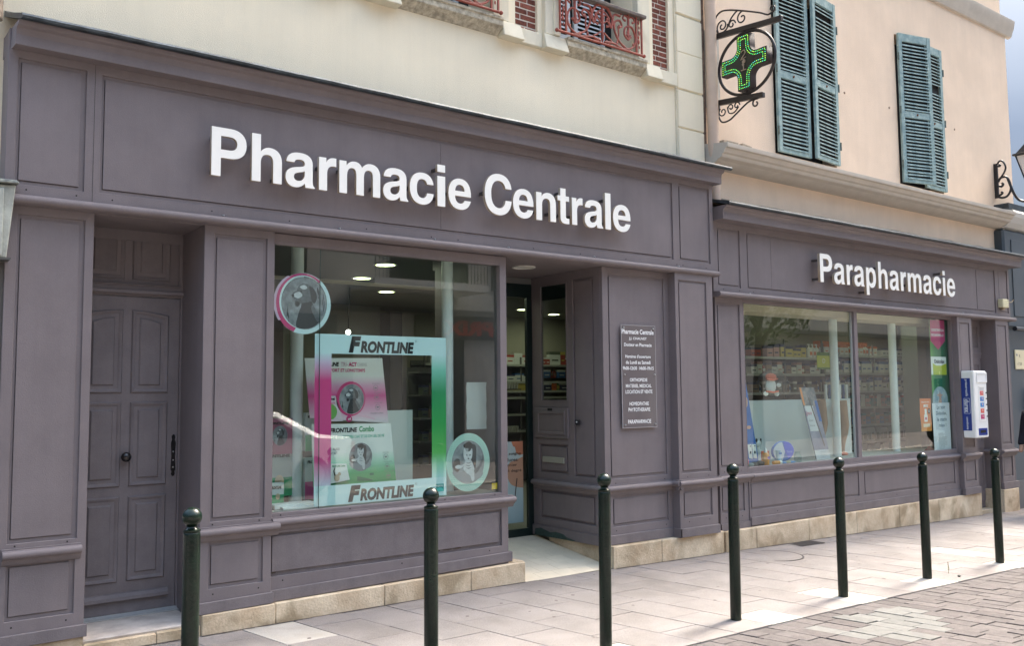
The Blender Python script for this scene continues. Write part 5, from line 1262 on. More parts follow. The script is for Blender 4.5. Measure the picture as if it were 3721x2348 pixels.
t = thing('orange_notice', 'orange paper notice with a white bottle picture stuck in the parapharmacy window', 'poster', (11.6, .054, 1.05))
b = MB(); nn = 8
prof = [(1.05+(1.483-1.05)*j/nn, .003*sin(j*1.1)) for j in range(nn+1)]
b.add([(x, .0535, z) for z, dx in prof for x in (11.452+dx*3+.022*(1-(z-1.05)/.43), 11.735+dx*3)], [(2*j, 2*j+1, 2*j+3, 2*j+2) for j in range(nn)]); b.build('sheet', ramp_mat('orange_print', [(1.05, (.72, .30, .06)), (1.2, (.70, .20, .05)), (1.49, (.68, .17, .04))]), t)
text('lettering', 'Demandez-nous !', 11.50, 11.70, 1.428, 1.446, .0529, WPRINT, t, bold=.02); text('lettering', 'MIXX', 11.55, 11.67, 1.365, 1.405, .0529, WPRINT, t, bold=.05)
outline('bottle_picture', [[(11.56,1.175),(11.64,1.175),(11.645,1.26),(11.625,1.275),(11.625,1.345),(11.575,1.345),(11.575,1.275),(11.557,1.26)]], .0006, WPRINT, t, y=.0530)
b = MB(); b.box(11.58, 11.62, .0525, .0529, 1.20, 1.235); b.build('drop_mark', PINKP, t)
outline('price_badge', [circ(11.685, 1.315, .034, .036, 20)], .0006, BLACKP, t, y=.0530)
outline('badge_ring', [circ(11.685, 1.315, .016, .017, 16), circ(11.685, 1.315, .010, .011, 16)], .0004, WPRINT, t, y=.0524)
b = MB(); b.box(11.53, 11.70, .0525, .0531, 1.105, 1.15); b.build('white_strip', mat('cream_strip', (.72, .60, .45), .5), t)
t = thing('red_corner_card', 'small red triangular card standing at the foot of the parapharmacy window', 'card', (11.9, .20, .79))
outline('card', [[(11.80,.776),(12.06,.776),(11.93,.835)]], .01, mat('red_card', (.33, .01, .02), .5), t, y=.20)

# inflatable round sticker with little white-and-orange character is left as a plain figure
t = thing('clear_round_hanger', 'clear round hanger with a white and orange figure in the parapharmacy window', 'window decoration', (8.65, .25, 1.52))
b = MB(); b.ball((8.65, .26, 1.69), .165, 32, 20, sq=(1.72, .28, 1.0)); b.build('clear_disc', glass_mat('clear_plastic', (.80, .80, .80), 1.25), t, smooth=True)
b = MB(); b.ball((8.60, .25, 1.66), .062, 20, 14, sq=(1.5, .35, 1.35)); b.build('white_body', WHITE, t, smooth=True)
b = MB(); b.ball((8.60, .245, 1.765), .058, 20, 14, sq=(1.7, .4, .75)); b.build('orange_cap', mat('orange_plastic', (.66, .12, .05), .4), t, smooth=True)
b = MB(); b.ball((8.50, .245, 1.575), .028, 14, 10, sq=(1.5, .5, 1)); b.ball((8.70, .245, 1.57), .028, 14, 10, sq=(1.5, .5, 1)); b.ball((8.74, .245, 1.67), .026, 14, 10, sq=(1.6, .5, 1)); b.build('round_foot', WHITE, t, smooth=True)
b = MB(); b.tube([(8.49, .232, 1.60), (8.60, .218, 1.588), (8.71, .232, 1.60)], .010, 8); b.tube([(8.50, .232, 1.74), (8.60, .216, 1.728), (8.70, .232, 1.742)], .010, 8); b.build('orange_band', mat('orange_plastic', (.66, .12, .05), .4), t, smooth=True)

# ---------------- goods in the parapharmacy window
BLUEP = mat('mid_blue_print', (.02, .13, .42), .45, var=.12, vscale=6)
t = thing('blue_display_panel', 'tall blue leaning display panel with tube pictures at the left edge of the parapharmacy window', 'display panel', (8.2, .25, .78))
outline('board', [[(7.98,.80),(8.345,.80),(8.16,1.68),(8.145,1.70),(8.12,1.70),(7.98,1.70)]], .012, BLUEP, t, y=.25)
outline('white_tip', [[(8.04,1.70),(8.155,1.70),(8.142,1.87),(8.10,1.87)]], .012, WPRINT, t, y=.25)
b = MB()
for x in (8.17, 8.245): b.hexa([(x,.246,.86),(x+.062,.246,.85),(x+.062,.249,.85),(x,.249,.86),(x-.02,.246,1.01),(x+.045,.246,1.01),(x+.045,.249,1.01),(x-.02,.249,1.01)])
b.build('tube_picture', WPRINT, t)
b = MB()
for x in (8.195, 8.27): b.box(x-.012, x+.012, .244, .2455, .905, .935); b.box(x-.01, x+.01, .244, .2455, .985, .995)
b.build('dark_mark', mat('navy_ink', (.01, .015, .05), .4), t)
b = MB(); b.ball((8.18, .247, 1.20), .05, 10, 6, sq=(.8, .03, .4)); b.ball((8.15, .247, 1.48), .04, 10, 6, sq=(.6, .03, 1.4)); b.build('skin_picture', mat('skin_print', (.55, .33, .25), .5), t)
t = thing('beach_ball_display', 'round blue and white beach ball display standing in the parapharmacy window', 'display', (8.8, .25, .80))
b = MB(); b.lathe([(.108, .012), (.118, .004), (.118, -.004), (.108, -.012), (0, -.014)], (0, 0, 0), 36, axis='y')
M = Matrix.Translation((8.805, .27, .907)) @ Matrix.Diagonal((1.78, 1, 1, 1))
me = b.mesh('disc', [BLUEP], 30); me.transform(M); lk(bpy.data.objects.new('disc', me), t)
outline('white_sector', [[(8.805+.19*cos(a), .907+.108*sin(a)) for a in [radians(98+164*i/16) for i in range(17)]]+[(8.83,.90)]], .001, mat('pale_grey_print', (.50, .55, .60), .4), t, y=.2545)
outline('bright_blue_sector', [[(8.805+.19*cos(a), .907+.108*sin(a)) for a in [radians(-60+150*i/16) for i in range(17)]]+[(8.83,.90)]], .001, mat('bright_blue_print', (.01, .08, .55), .35), t, y=.2548)
text('lettering', 'Thermale', 8.86, 8.965, .885, .912, .2535, mat('pale_blue_ink', (.35, .50, .75), .4), t)
t = thing('sunscreen_bottle', 'orange sunscreen spray bottle with white nozzle in front of the beach ball display', 'bottle', (8.46, .17, .776))
b = MB(); b.lathe([(.036, 0), (.040, .01), (.040, .115), (.030, .135), (.020, .140)], (8.36, .17, .776), 18); b.build('body', mat('amber_plastic', (.62, .24, .02), .35), t, smooth=True)
b = MB(); b.lathe([(.020, .138), (.018, .155), (.007, .190), (.004, .195)], (8.36, .17, .776), 14); b.build('nozzle', WHITE, t, smooth=True)
b = MB(); b.box(8.345, 8.392, .128, .134, .845, .875); b.build('label', mat('purple_label', (.10, .04, .30), .5), t)
t = thing('cream_tube', 'pale blue cream tube standing in front of the beach ball display', 'tube', (8.62, .17, .776))
b = MB(); b.lathe([(.022, 0), (.024, .03), (.026, .032), (.030, .15), (.034, .155)], (8.60, .18, .776), 14); b.build('body', mat('light_blue_plastic', (.32, .55, .70), .35), t, smooth=True)
b = MB(); b.box(8.578, 8.626, .148, .152, .885, .905); b.build('label', BLUEP, t)
t = thing('lying_orange_tube', 'orange tube with white cap lying on the parapharmacy window floor', 'tube', (8.5, .12, .79))
b = MB(); b.lathe([(.010, 0), (.022, .01), (.022, .11)], (8.42, .12, .80), 12, axis='x'); b.build('body', mat('amber_plastic', (.62, .24, .02), .35), t, smooth=True)
b = MB(); b.lathe([(.020, .11), (.020, .15), (.012, .155)], (8.42, .12, .80), 12, axis='x'); b.build('cap', WHITE, t, smooth=True)
t = thing('blue_flip_flops', 'pair of blue flat sandals at the foot of the beach ball display', 'sandals', (8.75, .18, .776))
for dx in (0, .14):
    b = MB(); b.ball((8.68+dx, .17, .788), .075, 16, 8, sq=(1, .5, .14)); b.build('sole', mat('sky_blue_foam', (.08, .25, .55), .6), t, smooth=True)
t = thing('orange_photo_frame', 'small orange photo frame behind the sunscreen bottle', 'frame', (8.55, .25, .776))
b = MB(); b.frame(8.46, 8.60, .79, .92, .30, .312, [(8.485, 8.575, .81, .90)]); b.build('border', mat('orange_plastic', (.66, .12, .05), .4), t, bevel=.003)
t = thing('orange_red_sack', 'orange red fabric shape with white stripe in the bottom left corner of the parapharmacy window', 'toy', (7.97, .14, .776))
b = MB(); b.ball((7.955, .15, .835), .075, 16, 12, sq=(.85, .6, .95)); b.build('body', mat('orange_red_cloth', (.62, .07, .02), .8), t, smooth=True)
b = MB(); b.tube([(7.90, .105, .80), (7.935, .10, .83), (7.95, .105, .88)], .012, 8); b.build('stripe', WHITE, t, smooth=True)
for i, (x, r, c) in enumerate(((8.12, .040, (.03, .035, .04)), (8.22, .045, (.02, .02, .022)), (8.06, .035, (.20, .25, .25)), (8.73, .026, (.42, .38, .25)))):
    b = MB(); b.ball((x, .14, .776+r*.6), r, 12, 8, sq=(1.5, .9, .7))
    tag(b.build('pebble', mat('pebble_%d' % i, c, .7), smooth=True), ('dark grey pebble lying left in the parapharmacy window', 'largest black pebble in the parapharmacy window', 'grey green pebble in the parapharmacy window corner', 'cream pebble at the foot of the cream tube')[i], 'pebble')
t = thing('glass_jug', 'clear glass jar standing right of the beach ball display', 'jar', (9.0, .2, .776))
b = MB(); b.lathe([(.035, 0), (.045, .01), (.045, .08), (.030, .10), (.030, .12)], (8.99, .2, .776), 16); b.build('body', glass_mat('jar_glass', (.75, .85, .85), 1.45), t, smooth=True)
t = thing('clear_plastic_dog', 'small clear plastic dog figure with dark ears beside the blue panel', 'figurine', (8.33, .28, .90))
b = MB(); b.ball((8.38, .30, .93), .05, 12, 10, sq=(1, .5, 1.3)); b.ball((8.36, .28, 1.01), .040, 12, 10, sq=(1.1, .6, 1)); b.tube([(8.44, .3, .95), (8.47, .3, 1.02), (8.45, .3, 1.05)], .010, 6); b.build('body', mat('pale_plastic', (.50, .55, .55), .25), t, smooth=True)
b = MB(); b.ball((8.325, .26, 1.05), .016, 8, 6, sq=(1, .6, 1.4)); b.ball((8.40, .26, 1.055), .012, 8, 6, sq=(1, .6, 1.4)); b.build('ear', BLACKP, t, smooth=True)
t = thing('white_partition', 'low glossy white partition board closing the back of the parapharmacy window', 'partition', (9.4, .62, .776))
b = MB(); b.box(7.90, 10.75, .62, .64, .70, 1.492); b.build('board', mat('glossy_white_board', (.62, .66, .64), .12, coat=.3), t)
t = thing('leg_bandage_banner', 'narrow leaning banner with grey photograph and white text panels in the parapharmacy window', 'banner', (9.4, .25, .77))
ban = lambda u, v: (9.13+(.30)*v+u*(.29-.0*v), 1.64-.87*v)
def bq(u0, u1, v0, v1): return [ban(u0, v0), ban(u1, v0), ban(u1, v1), ban(u0, v1)]
outline('sheet', [bq(0, 1, 0, 1)], .008, mat('lilac_grey_print', (.20, .20, .28), .45, col2=(.30, .30, .38), vscale=9), t, y=.25)
outline('upper_photo', [bq(0, 1, 0, .26)], .001, mat('mixed_photo_print', (.40, .33, .30), .5, col2=(.07, .10, .14), vscale=14), t, y=.2485)
outline('orange_edge', [bq(0, .12, 0, .24)], .001, mat('orange_print_edge', (.70, .27, .10), .5), t, y=.2475)
outline('text_panel', [bq(.06, .62, .25, .60)], .001, mat('panel_white', (.58, .60, .62), .5), t, y=.2475)
outline('blue_strip', [bq(.82, 1.0, .18, .47)], .001, BLUEP, t, y=.2475)
outline('foot_panel', [bq(0, 1, .86, 1)], .001, mat('panel_white2', (.66, .66, .67), .5), t, y=.2475)
outline('stick_picture', [[ban(.42, .14), ban(.50, .14), ban(.80, .80), ban(.74, .82)]], .001, mat('dark_skin_print', (.12, .09, .08), .5), t, y=.2465)
text('lettering', 'Sigvaris', 9.24, 9.36, 1.30, 1.36, .2460, mat('crimson_ink', (.45, .03, .12), .5), t, shear=.3)
text('lettering', 'Soin', 9.30, 9.38, 1.235, 1.265, .2460, GREYP, t); text('lettering', 'Veine', 9.31, 9.41, 1.175, 1.20, .2460, GREYP, t)
b = MB()
for i in range(4): b.box(9.50, 9.62-.02*(i % 2), .2458, .2464, .865-.022*i, .869-.022*i)
b.build('small_print', mat('small_print_grey', (.33, .34, .36), .6), t)
# two display legs
def leg_form(x, y, zt, h, label, flip, foot):
    t = thing('display_leg', label, 'mannequin leg', (x, y, zt-h), 'stocking display legs in the parapharmacy window')
    b = MB(); P = []; R = []
    for v, dx, r in ((0, 0, .072), (.10, .005, .075), (.25, .03, .066), (.34, .045, .060), (.45, .05, .062), (.58, .03, .058), (.75, -.0, .040), (.88, -.01, .029), (.95, -.01, .030)):
        P.append((x+dx*flip, y, zt-h*v)); R.append(r)
    b.tube(P, R, 16); b.build('leg', mat('tan_stocking', (.30, .17, .10), .45, var=.08, vscale=8), t, smooth=True)
    b = MB(); b.ball((x-.03*flip, y-.03, zt-h+.022), .05, 14, 8, sq=(1.4, 1.0, .5)); b.build('foot', mat('salmon_sock' if foot else 'tan_stocking2', (.60, .16, .10) if foot else (.30, .17, .10), .6), t, smooth=True)
leg_form(9.90, .50, 1.49, .66, 'tan stocking display leg left of the white column, behind the leaning banner', 1, False)
leg_form(10.36, .50, 1.47, .70, 'tan stocking display leg right of the white column, with salmon foot', 1, True)
def _():
    pass

# ================================================================== SHOP INTERIOR
shop = tag(thing('shop_interior', 'dim shop room seen through the windows', 'room', (7, 3, 0)), kind='structure')
for k in ('category', 'label'):
    if k in shop: del shop[k]
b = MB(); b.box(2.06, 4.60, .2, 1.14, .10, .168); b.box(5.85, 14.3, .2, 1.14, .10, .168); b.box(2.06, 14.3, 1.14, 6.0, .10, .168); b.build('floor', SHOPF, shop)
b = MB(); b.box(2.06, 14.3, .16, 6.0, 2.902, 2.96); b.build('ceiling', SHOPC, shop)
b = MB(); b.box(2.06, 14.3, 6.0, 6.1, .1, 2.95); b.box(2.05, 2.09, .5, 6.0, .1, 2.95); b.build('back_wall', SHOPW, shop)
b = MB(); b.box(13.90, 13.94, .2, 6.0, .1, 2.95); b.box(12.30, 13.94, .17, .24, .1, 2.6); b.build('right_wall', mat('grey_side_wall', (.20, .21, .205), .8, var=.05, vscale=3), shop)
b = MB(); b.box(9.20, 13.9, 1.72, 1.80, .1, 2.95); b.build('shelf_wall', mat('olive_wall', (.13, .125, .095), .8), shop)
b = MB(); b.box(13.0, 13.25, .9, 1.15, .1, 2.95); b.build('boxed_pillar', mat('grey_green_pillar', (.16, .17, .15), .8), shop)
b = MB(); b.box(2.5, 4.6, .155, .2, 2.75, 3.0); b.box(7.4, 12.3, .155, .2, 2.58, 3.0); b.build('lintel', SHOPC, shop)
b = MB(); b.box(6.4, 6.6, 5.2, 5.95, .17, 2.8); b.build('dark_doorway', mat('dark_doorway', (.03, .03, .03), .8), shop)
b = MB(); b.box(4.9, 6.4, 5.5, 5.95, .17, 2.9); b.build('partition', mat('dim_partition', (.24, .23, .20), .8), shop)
for i, (x, lab) in enumerate(((2.885, 'left white iron column behind the display window, left of the frame sticker'), (4.289, 'white iron column behind the display window beside the green band'), (10.087, 'white iron column behind the left parapharmacy pane'), (11.449, 'white iron column behind the right parapharmacy pane'))):
    t = thing('iron_column', lab, 'column', (x, .40, .17), 'white iron columns behind the shop windows')
    b = MB(); b.lathe([(.0505, .0), (.0505, 2.70)], (x, .40, .17), 24); b.build('shaft', COLW, t, smooth=True)
    b = MB(); b.lathe([(.075, 0), (.075, .06), (.055, .08)], (x, .40, .17), 20); b.build('foot', COLW, t, smooth=True)

# recessed lit ceiling lamps
def downlight(x, y, label, z=2.901, e=11):
    t = thing('ceiling_downlight', label, 'ceiling light', (x, y, z), 'lit round ceiling lights of the pharmacy')
    b = MB(); b.lathe([(.118, 0), (.118, -.006), (.098, -.008), (.096, -.001)], (x, y, z), 28); b.build('ring', WHITE, t, smooth=True)
    b = MB(); b.lathe([(.095, -.0015), (0, -.0016)], (x, y, z), 24); b.build('lit_disc', LAMP, t)
    ld = bpy.data.lights.new('downlight_lamp', 'AREA'); ld.shape = 'DISK'; ld.size = .18; ld.energy = e; ld.color = (.98, 1.0, .78)
    lo = bpy.data.objects.new('downlight_lamp', ld); lk(lo, t); lo.location = (x, y, z-.02)
for i, (x, y) in enumerate(((4.35, 1.63), (4.64, 2.69), (5.52, 3.72), (7.13, 3.71), (8.5, 4.76), (9.47, 5.19), (8.3, 1.1), (10.6, .95), (12.5, .95))):  # the parapharmacy ones are unseen lamps, added to brighten that room
    downlight(x, y, ('nearest lit ceiling light, high in the display window', 'lit ceiling light half covered by the dark reflection, left of the nearest one', 'third lit ceiling light, below the nearest one in the display window', 'lit ceiling light at the right edge of the display window', 'half hidden lit ceiling light in the gap of the entrance door', 'lit ceiling light seen through the side window of the entrance', 'unseen ceiling light added to brighten the left parapharmacy shelves', 'unseen ceiling light added to brighten the room by the parapharmacy column', 'unseen ceiling light added to brighten the grey wall end of the parapharmacy')[i], e=(.8 if i < 6 else .35))
t = thing('bare_spot_bulb', 'small bright white spot lamp glowing at the back of the pharmacy', 'lamp', (5.45, 4.4, 2.3))
b = MB(); b.ball((4.93, 3.6, 2.36), .03, 12, 8); b.build('bulb', mat('white_bulb', (1, 1, 1), .5, emit=(1, .97, .85), estr=3), t, smooth=True)
b = MB(); b.tube([(4.93, 3.6, 2.39), (4.95, 3.6, 2.9)], .008, 6); b.build('stem', DARK, t)

# shelf units with goods, each piece its own thing
BOXM = {}
def goods_mesh(kind, w, d, h, m1, m2):
    key = (kind, round(w, 3), round(h, 3), m1.name, m2.name)
    if key in BOXM: return BOXM[key]
    b = MB()
    if kind == 'box':
        b.box(-w/2, w/2, -d/2, d/2, 0, h); b.box(-w/2-.0008, w/2+.0008, -d/2-.0008, d/2+.0008, h*.78, h+.0008, 1); b.box(-w*.3, w*.3, -d/2-.002, -d/2, h*.30, h*.42, 1)
    elif kind == 'bottle':
        r = w*.42; b.lathe([(r, 0), (r*1.02, h*.05), (r*1.02, h*.62), (r*.55, h*.74), (r*.35, h*.78)], n=12); b.lathe([(r*.36, h*.775), (r*.36, h*.95), (r*.2, h)], n=10, mi=1); b.box(-r*.7, r*.7, -r*1.05, -r*.9, h*.2, h*.5, 1)
    elif kind == 'pump':
        r = w*.42; b.lathe([(r, 0), (r, h*.62), (r*.6, h*.74), (r*.25, h*.77), (r*.22, h*.92)], n=12); b.box(-r*.9, r*.3, -r*.2, r*.2, h*.92, h, 0); b.box(-r*.7, r*.7, -r*1.05, -r*.9, h*.2, h*.45, 1)
    elif kind == 'jarbox':
        b.box(-w/2, w/2, -d/2, d/2, 0, h); b.box(-w*.36, w*.36, -d/2-.002, -d/2, h*.08, h*.62, 1)
    BOXM[key] = b.mesh(kind+'_goods', [m1, m2], 35)
    return BOXM[key]
def C(n, c): return mat('goods_'+n, c, .45)
PW, PO, PB, PY, PR, PT, PD = C('white', (.42,.42,.39)), C('orange', (.38,.09,.02)), C('blue', (.025,.08,.20)), C('yellow', (.34,.27,.06)), C('red', (.24,.03,.025)), C('teal', (.02,.13,.12)), C('navy', (.012,.015,.05))
PGd, PGr, PBn, PPi = C('olive', (.06,.07,.05)), C('green', (.10,.18,.04)), C('brown', (.14,.09,.06)), C('rose', (.30,.16,.14))
def shelf_unit(name, label, x0, x1, yf, depth, levels, zt, m=SHELFW):
    t = thing(name, label, 'shelving', ((x0+x1)/2, yf+depth/2, .17))
    b = MB(); b.box(x0, x1, yf+depth-.02, yf+depth, .17, zt); b.build('back_panel', SHELFB, t)
    for z in levels:
        b = MB(); b.box(x0, x1, yf, yf+depth-.021, z-.022, z); b.box(x0, x1, yf-.008, yf-.0005, z-.03, z+.004, 0); b.build('shelf', m, t)
    for x in [x0, (x0+x1)/2, x1]:
        b = MB(); b.box(x-.012, x+.012, yf+.02, yf+.04, .17, zt+.06); b.build('upright', SHELFB, t)
    return t
shelf_unit('wall_shelves', 'long wall shelves full of care products behind the right parapharmacy pane', 11.3, 13.85, 1.35, .36, (.846, 1.095, 1.353, 1.593, 1.859, 2.118), 2.22)
shelf_unit('wall_shelves', 'wall shelves with sun care and baby products behind the left parapharmacy pane', 9.55, 11.28, 1.35, .36, (1.08, 1.34, 1.58, 1.835, 2.062), 2.25)
gn = 0
ORD = 'first second third fourth fifth sixth seventh eighth ninth tenth eleventh twelfth thirteenth fourteenth fifteenth sixteenth seventeenth eighteenth nineteenth twentieth twenty-first twenty-second twenty-third twenty-fourth twenty-fifth'.split()
def row(x0, x1, y, z, items, where, group, n=0, gap=.006):
    """items: list of (kind,w,h,m1,m2) repeated along the shelf"""
    global gn
    x = x0; i = 0
    while x < x1:
        k, w, h, a, c = items[i % len(items)]; i += 1
        if x+w > x1: break
        o = bpy.data.objects.new(k if k != 'box' else 'carton', goods_mesh(k, w, min(w, .09), h, a, c))
        o.name = {'box': 'carton', 'bottle': 'bottle', 'pump': 'pump_bottle', 'jarbox': 'window_carton'}[k]
        o.location = (x+w/2, y+random.uniform(0, .012), z+.001); o.rotation_euler = (0, 0, random.uniform(-.05, .05))
        scene.collection.objects.link(o)
        cn = {PW:'white',PO:'orange',PB:'blue',PY:'yellow',PR:'red',PT:'teal',PD:'navy',PGd:'dark olive',PGr:'green',PBn:'brown',PPi:'rose'}
        nm_ = {'box': 'carton', 'bottle': 'bottle', 'pump': 'pump bottle', 'jarbox': 'window carton'}[k]
        lab = '%s %s, %s from left on %s' % (cn.get(a, 'purple')+('' if a == c else ' and '+cn.get(c, 'purple')), nm_, ORD[min(i-1, 24)], where)
        tag(o, lab, {'box': 'carton', 'bottle': 'bottle', 'pump': 'bottle', 'jarbox': 'carton'}[k], group); x += w+gap; gn += 1
Y0 = 1.42
row(11.36, 12.75, Y0, 2.118, [('box',.095,.14,PW,PO),('box',.095,.14,PW,PO),('bottle',.085,.17,PW,PO),('bottle',.085,.17,PW,PO)], 'the top shelf right of the mullion', 'sun care items on the top shelf')
row(11.36, 12.7, Y0+.10, 2.118, [('box',.12,.20,PO,PO)], 'the top shelf right, back row', 'orange cartons on the top shelf')
row(12.85, 13.8, Y0, 2.118, [('box',.10,.12,PW,PD)], 'the top shelf beyond the column', 'pale cartons at the end of the top shelf')
row(11.36, 13.8, Y0, 1.859, [('box',.12,.175,PW,PB),('box',.12,.175,PW,PB),('pump',.10,.21,PW,PB),('pump',.10,.21,PW,PB)], 'the second shelf right', 'blue and white items on the second shelf')
row(11.36, 13.8, Y0, 1.593, [('box',.11,.165,PW,PB),('box',.11,.20,PW,PB),('box',.11,.20,PW,PB),('box',.12,.15,PW,PD),('bottle',.07,.20,PW,PGr)], 'the third shelf right', 'items on the third shelf')
row(11.36, 13.8, Y0, 1.353, [('box',.10,.18,PW,PW),('box',.10,.16,PPi,PT),('bottle',.09,.17,PPi,PT),('box',.12,.16,PT,PR)], 'the fourth shelf right', 'teal and rose items on the fourth shelf')
row(11.36, 13.8, Y0, 1.095, [('box',.13,.14,PBn,PT),('box',.10,.16,PPi,PT),('box',.12,.14,PB,PBn)], 'the fifth shelf right', 'teal topped cartons on the fifth shelf')
row(11.36, 13.8, Y0, .846, [('jarbox',.105,.185,PW,PGd)], 'the sixth shelf right', 'white cartons with dark windows')
row(11.36, 13.8, Y0-.02, .60, [('jarbox',.11,.17,PW,PGd),('jarbox',.15,.20,PW,PGd),('bottle',.07,.2,PW,PW)], 'the bottom shelf right', 'white cartons with dark windows')
row(9.70, 10.0, Y0, 2.062, [('box',.10,.12,PR,PD)], 'the top left shelf', 'red cartons left')
row(10.05, 10.32, Y0, 2.062, [('box',.12,.15,PPi,PD),('box',.12,.17,PPi,PD)], 'the top left shelf', 'rose cartons with navy tops')
row(10.33, 10.95, Y0, 2.062, [('box',.11,.18,PY,PD),('box',.16,.15,PY,PD),('box',.09,.12,PY,PD),('box',.09,.12,PY,PD)], 'the top left shelf, yellow row', 'yellow cartons with navy tops')
row(11.0, 11.27, Y0, 2.062, [('pump',.085,.20,PW,PO)], 'the top left shelf end', 'bottles with orange labels')
row(9.70, 11.25, Y0, 1.835, [('box',.11,.12,PW,PD),('box',.11,.16,PW,PPi),('bottle',.08,.14,PR,PW),('box',.11,.15,PBn,PD)], 'the second left shelf', 'items on the second left shelf')
row(9.70, 11.25, Y0, 1.58, [('box',.14,.14,PBn,PD),('bottle',.07,.16,PW,PB),('box',.10,.15,PGd,PW)], 'the third left shelf', 'items on the third left shelf')
row(9.70, 11.25, Y0, 1.34, [('box',.16,.12,C('purple', (.08,.02,.10)),PD),('box',.12,.14,PGd,PD)], 'the fourth left shelf', 'items on the fourth left shelf')
t = thing('yellow_hanging_card', 'yellow and green card hanging in front of the shelves left of the white column', 'card', (10.76, 1.0, 1.9))
b = MB(); b.box(10.60, 10.93, .995, 1.0, 1.89, 2.12); b.build('card', mat('lime_card', (.45, .47, .05), .5), t)
b = MB(); b.box(10.60, 10.93, .993, .995, 2.075, 2.12); b.box(10.60, 10.93, .993, .995, 1.89, 1.915); b.build('green_edge', PGr, t)
text('lettering', 'D', 10.72, 10.78, 1.975, 2.035, .9925, WPRINT, t)
t = thing('navy_hanging_card', 'navy card hanging in front of the shelves right of the white column', 'card', (11.0, 1.02, 1.85))
b = MB(); b.box(11.02, 11.20, 1.01, 1.015, 1.885, 2.06); b.build('card', PD, t); text('lettering', 'M', 11.08, 11.15, 1.96, 2.0, 1.0085, WPRINT, t)
t = thing('toothbrush_rack', 'clear rack of blue and white toothbrush packs beside the left parapharmacy column', 'rack', (10.9, .85, 1.4))
for k, z in enumerate((1.47, 1.22, .97)):
    b = MB(); b.box(10.55, 11.15, .86, 1.0, z, z+.02); b.build('tray', SHELFW, t)
    for i in range(7):
        b = MB(); b.box(10.58+.08*i, 10.62+.08*i, .87, .89, z+.021, z+.21); b.build('pack', (WPRINT, PB)[i % 2], t)
# counter and back goods seen through the display window and the entrance
shelf_unit('back_shelves', 'far back wall shelves of the pharmacy seen through the entrance door', 7.0, 10.6, 5.2, .45, (1.014, 1.272, 1.541, 1.641, 1.79, 2.063), 2.12)
row(7.1, 8.3, 5.28, 2.063, [('box',.22,.16,PW,PB)], 'the far top shelf, left', 'white and blue cartons on the far shelves')
row(8.35, 9.2, 5.28, 2.063, [('box',.16,.18,PW,PW),('box',.16,.15,PW,PR)], 'the far top shelf, middle', 'white cartons on the far shelves')
row(9.25, 10.4, 5.28, 2.063, [('box',.08,.12,PR,PW),('box',.08,.12,PR,PW),('box',.22,.22,PW,PGd),('box',.10,.22,PR,PY)], 'the far top shelf, right', 'red and white cartons on the far shelves')
row(7.1, 9.2, 5.26, 1.79, [('box',.17,.11,PW,PD),('box',.17,.13,PW,PB)], 'the second far shelf', 'cartons on the second far shelf')
row(9.25, 10.4, 5.26, 1.85, [('box',.16,.13,PB,PW),('bottle',.07,.16,PR,PBn),('bottle',.07,.16,PR,PBn)], 'the second far shelf, right', 'red bottles on the far shelf')
row(8.3, 9.0, 5.24, 1.641, [('box',.2,.12,PY,PY)], 'the third far shelf', 'yellow cartons on the third far shelf')
row(9.25, 10.4, 5.24, 1.641, [('box',.16,.12,PD,PW),('box',.1,.15,PO,PR),('bottle',.08,.16,PGr,PY)], 'the third far shelf, right', 'orange and green items on the far shelf')
def folders(x0, z, n, label):
    t = thing('leaflet_rack', label, 'leaflet rack', (x0, 4.4, z))
    for i in range(n):
        b = MB(); x = x0+i*.047; b.hexa([(x,4.40,z),(x+.03,4.40,z),(x+.03,4.46,z),(x,4.46,z),(x+.012,4.40,z+.09),(x+.042,4.40,z+.09),(x+.042,4.46,z+.09),(x+.012,4.46,z+.09)]); b.build('leaflet', mat('dim_leaflet', (.35, .34, .30), .6), t)
    b = MB(); b.box(x0-.02, x0+n*.047+.03, 4.38, 4.48, z-.02, z-.001); b.build('tray', SHELFB, t)
folders(6.9, 1.67, 26, 'upper rack of slanting pale leaflets inside the pharmacy'); folders(6.9, 1.03, 26, 'lower rack of slanting pale leaflets inside the pharmacy')
t = thing('counter', 'dark sales counter deep inside the pharmacy', 'counter', (5.4, 3.4, .17))
b = MB(); b.box(4.2, 6.6, 3.9, 4.5, .17, 1.15); b.build('body', mat('dark_counter', (.10, .09, .085), .5), t)
b = MB(); b.box(4.15, 6.65, 3.85, 4.55, 1.151, 1.19); b.build('top', mat('counter_top', (.22, .20, .18), .35), t)
t = thing('dark_display_shelf', 'dark free standing shelf with small goods behind the open part of the frame sticker', 'shelving', (5.3, 2.2, .17))
b = MB(); b.box(5.0, 5.9, 2.3, 2.33, .17, 1.9); b.build('back_panel', SHELFB, t)
for z in (.6, .85, 1.1, 1.35, 1.6, 1.85):
    b = MB(); b.box(5.0, 5.9, 2.05, 2.299, z-.02, z); b.build('shelf', SHELFB, t)
for z in (.85, 1.1, 1.35, 1.6): row(5.05, 5.85, 2.12, z, [('box',.08,.10,PGd,PD),('box',.1,.12,PBn,PGd),('bottle',.07,.11,PD,PT)], {.85:'the dark shelf lowest board',1.1:'the dark shelf second board',1.35:'the dark shelf third board',1.6:'the dark shelf top board'}[z], 'items on the dark free standing shelf')

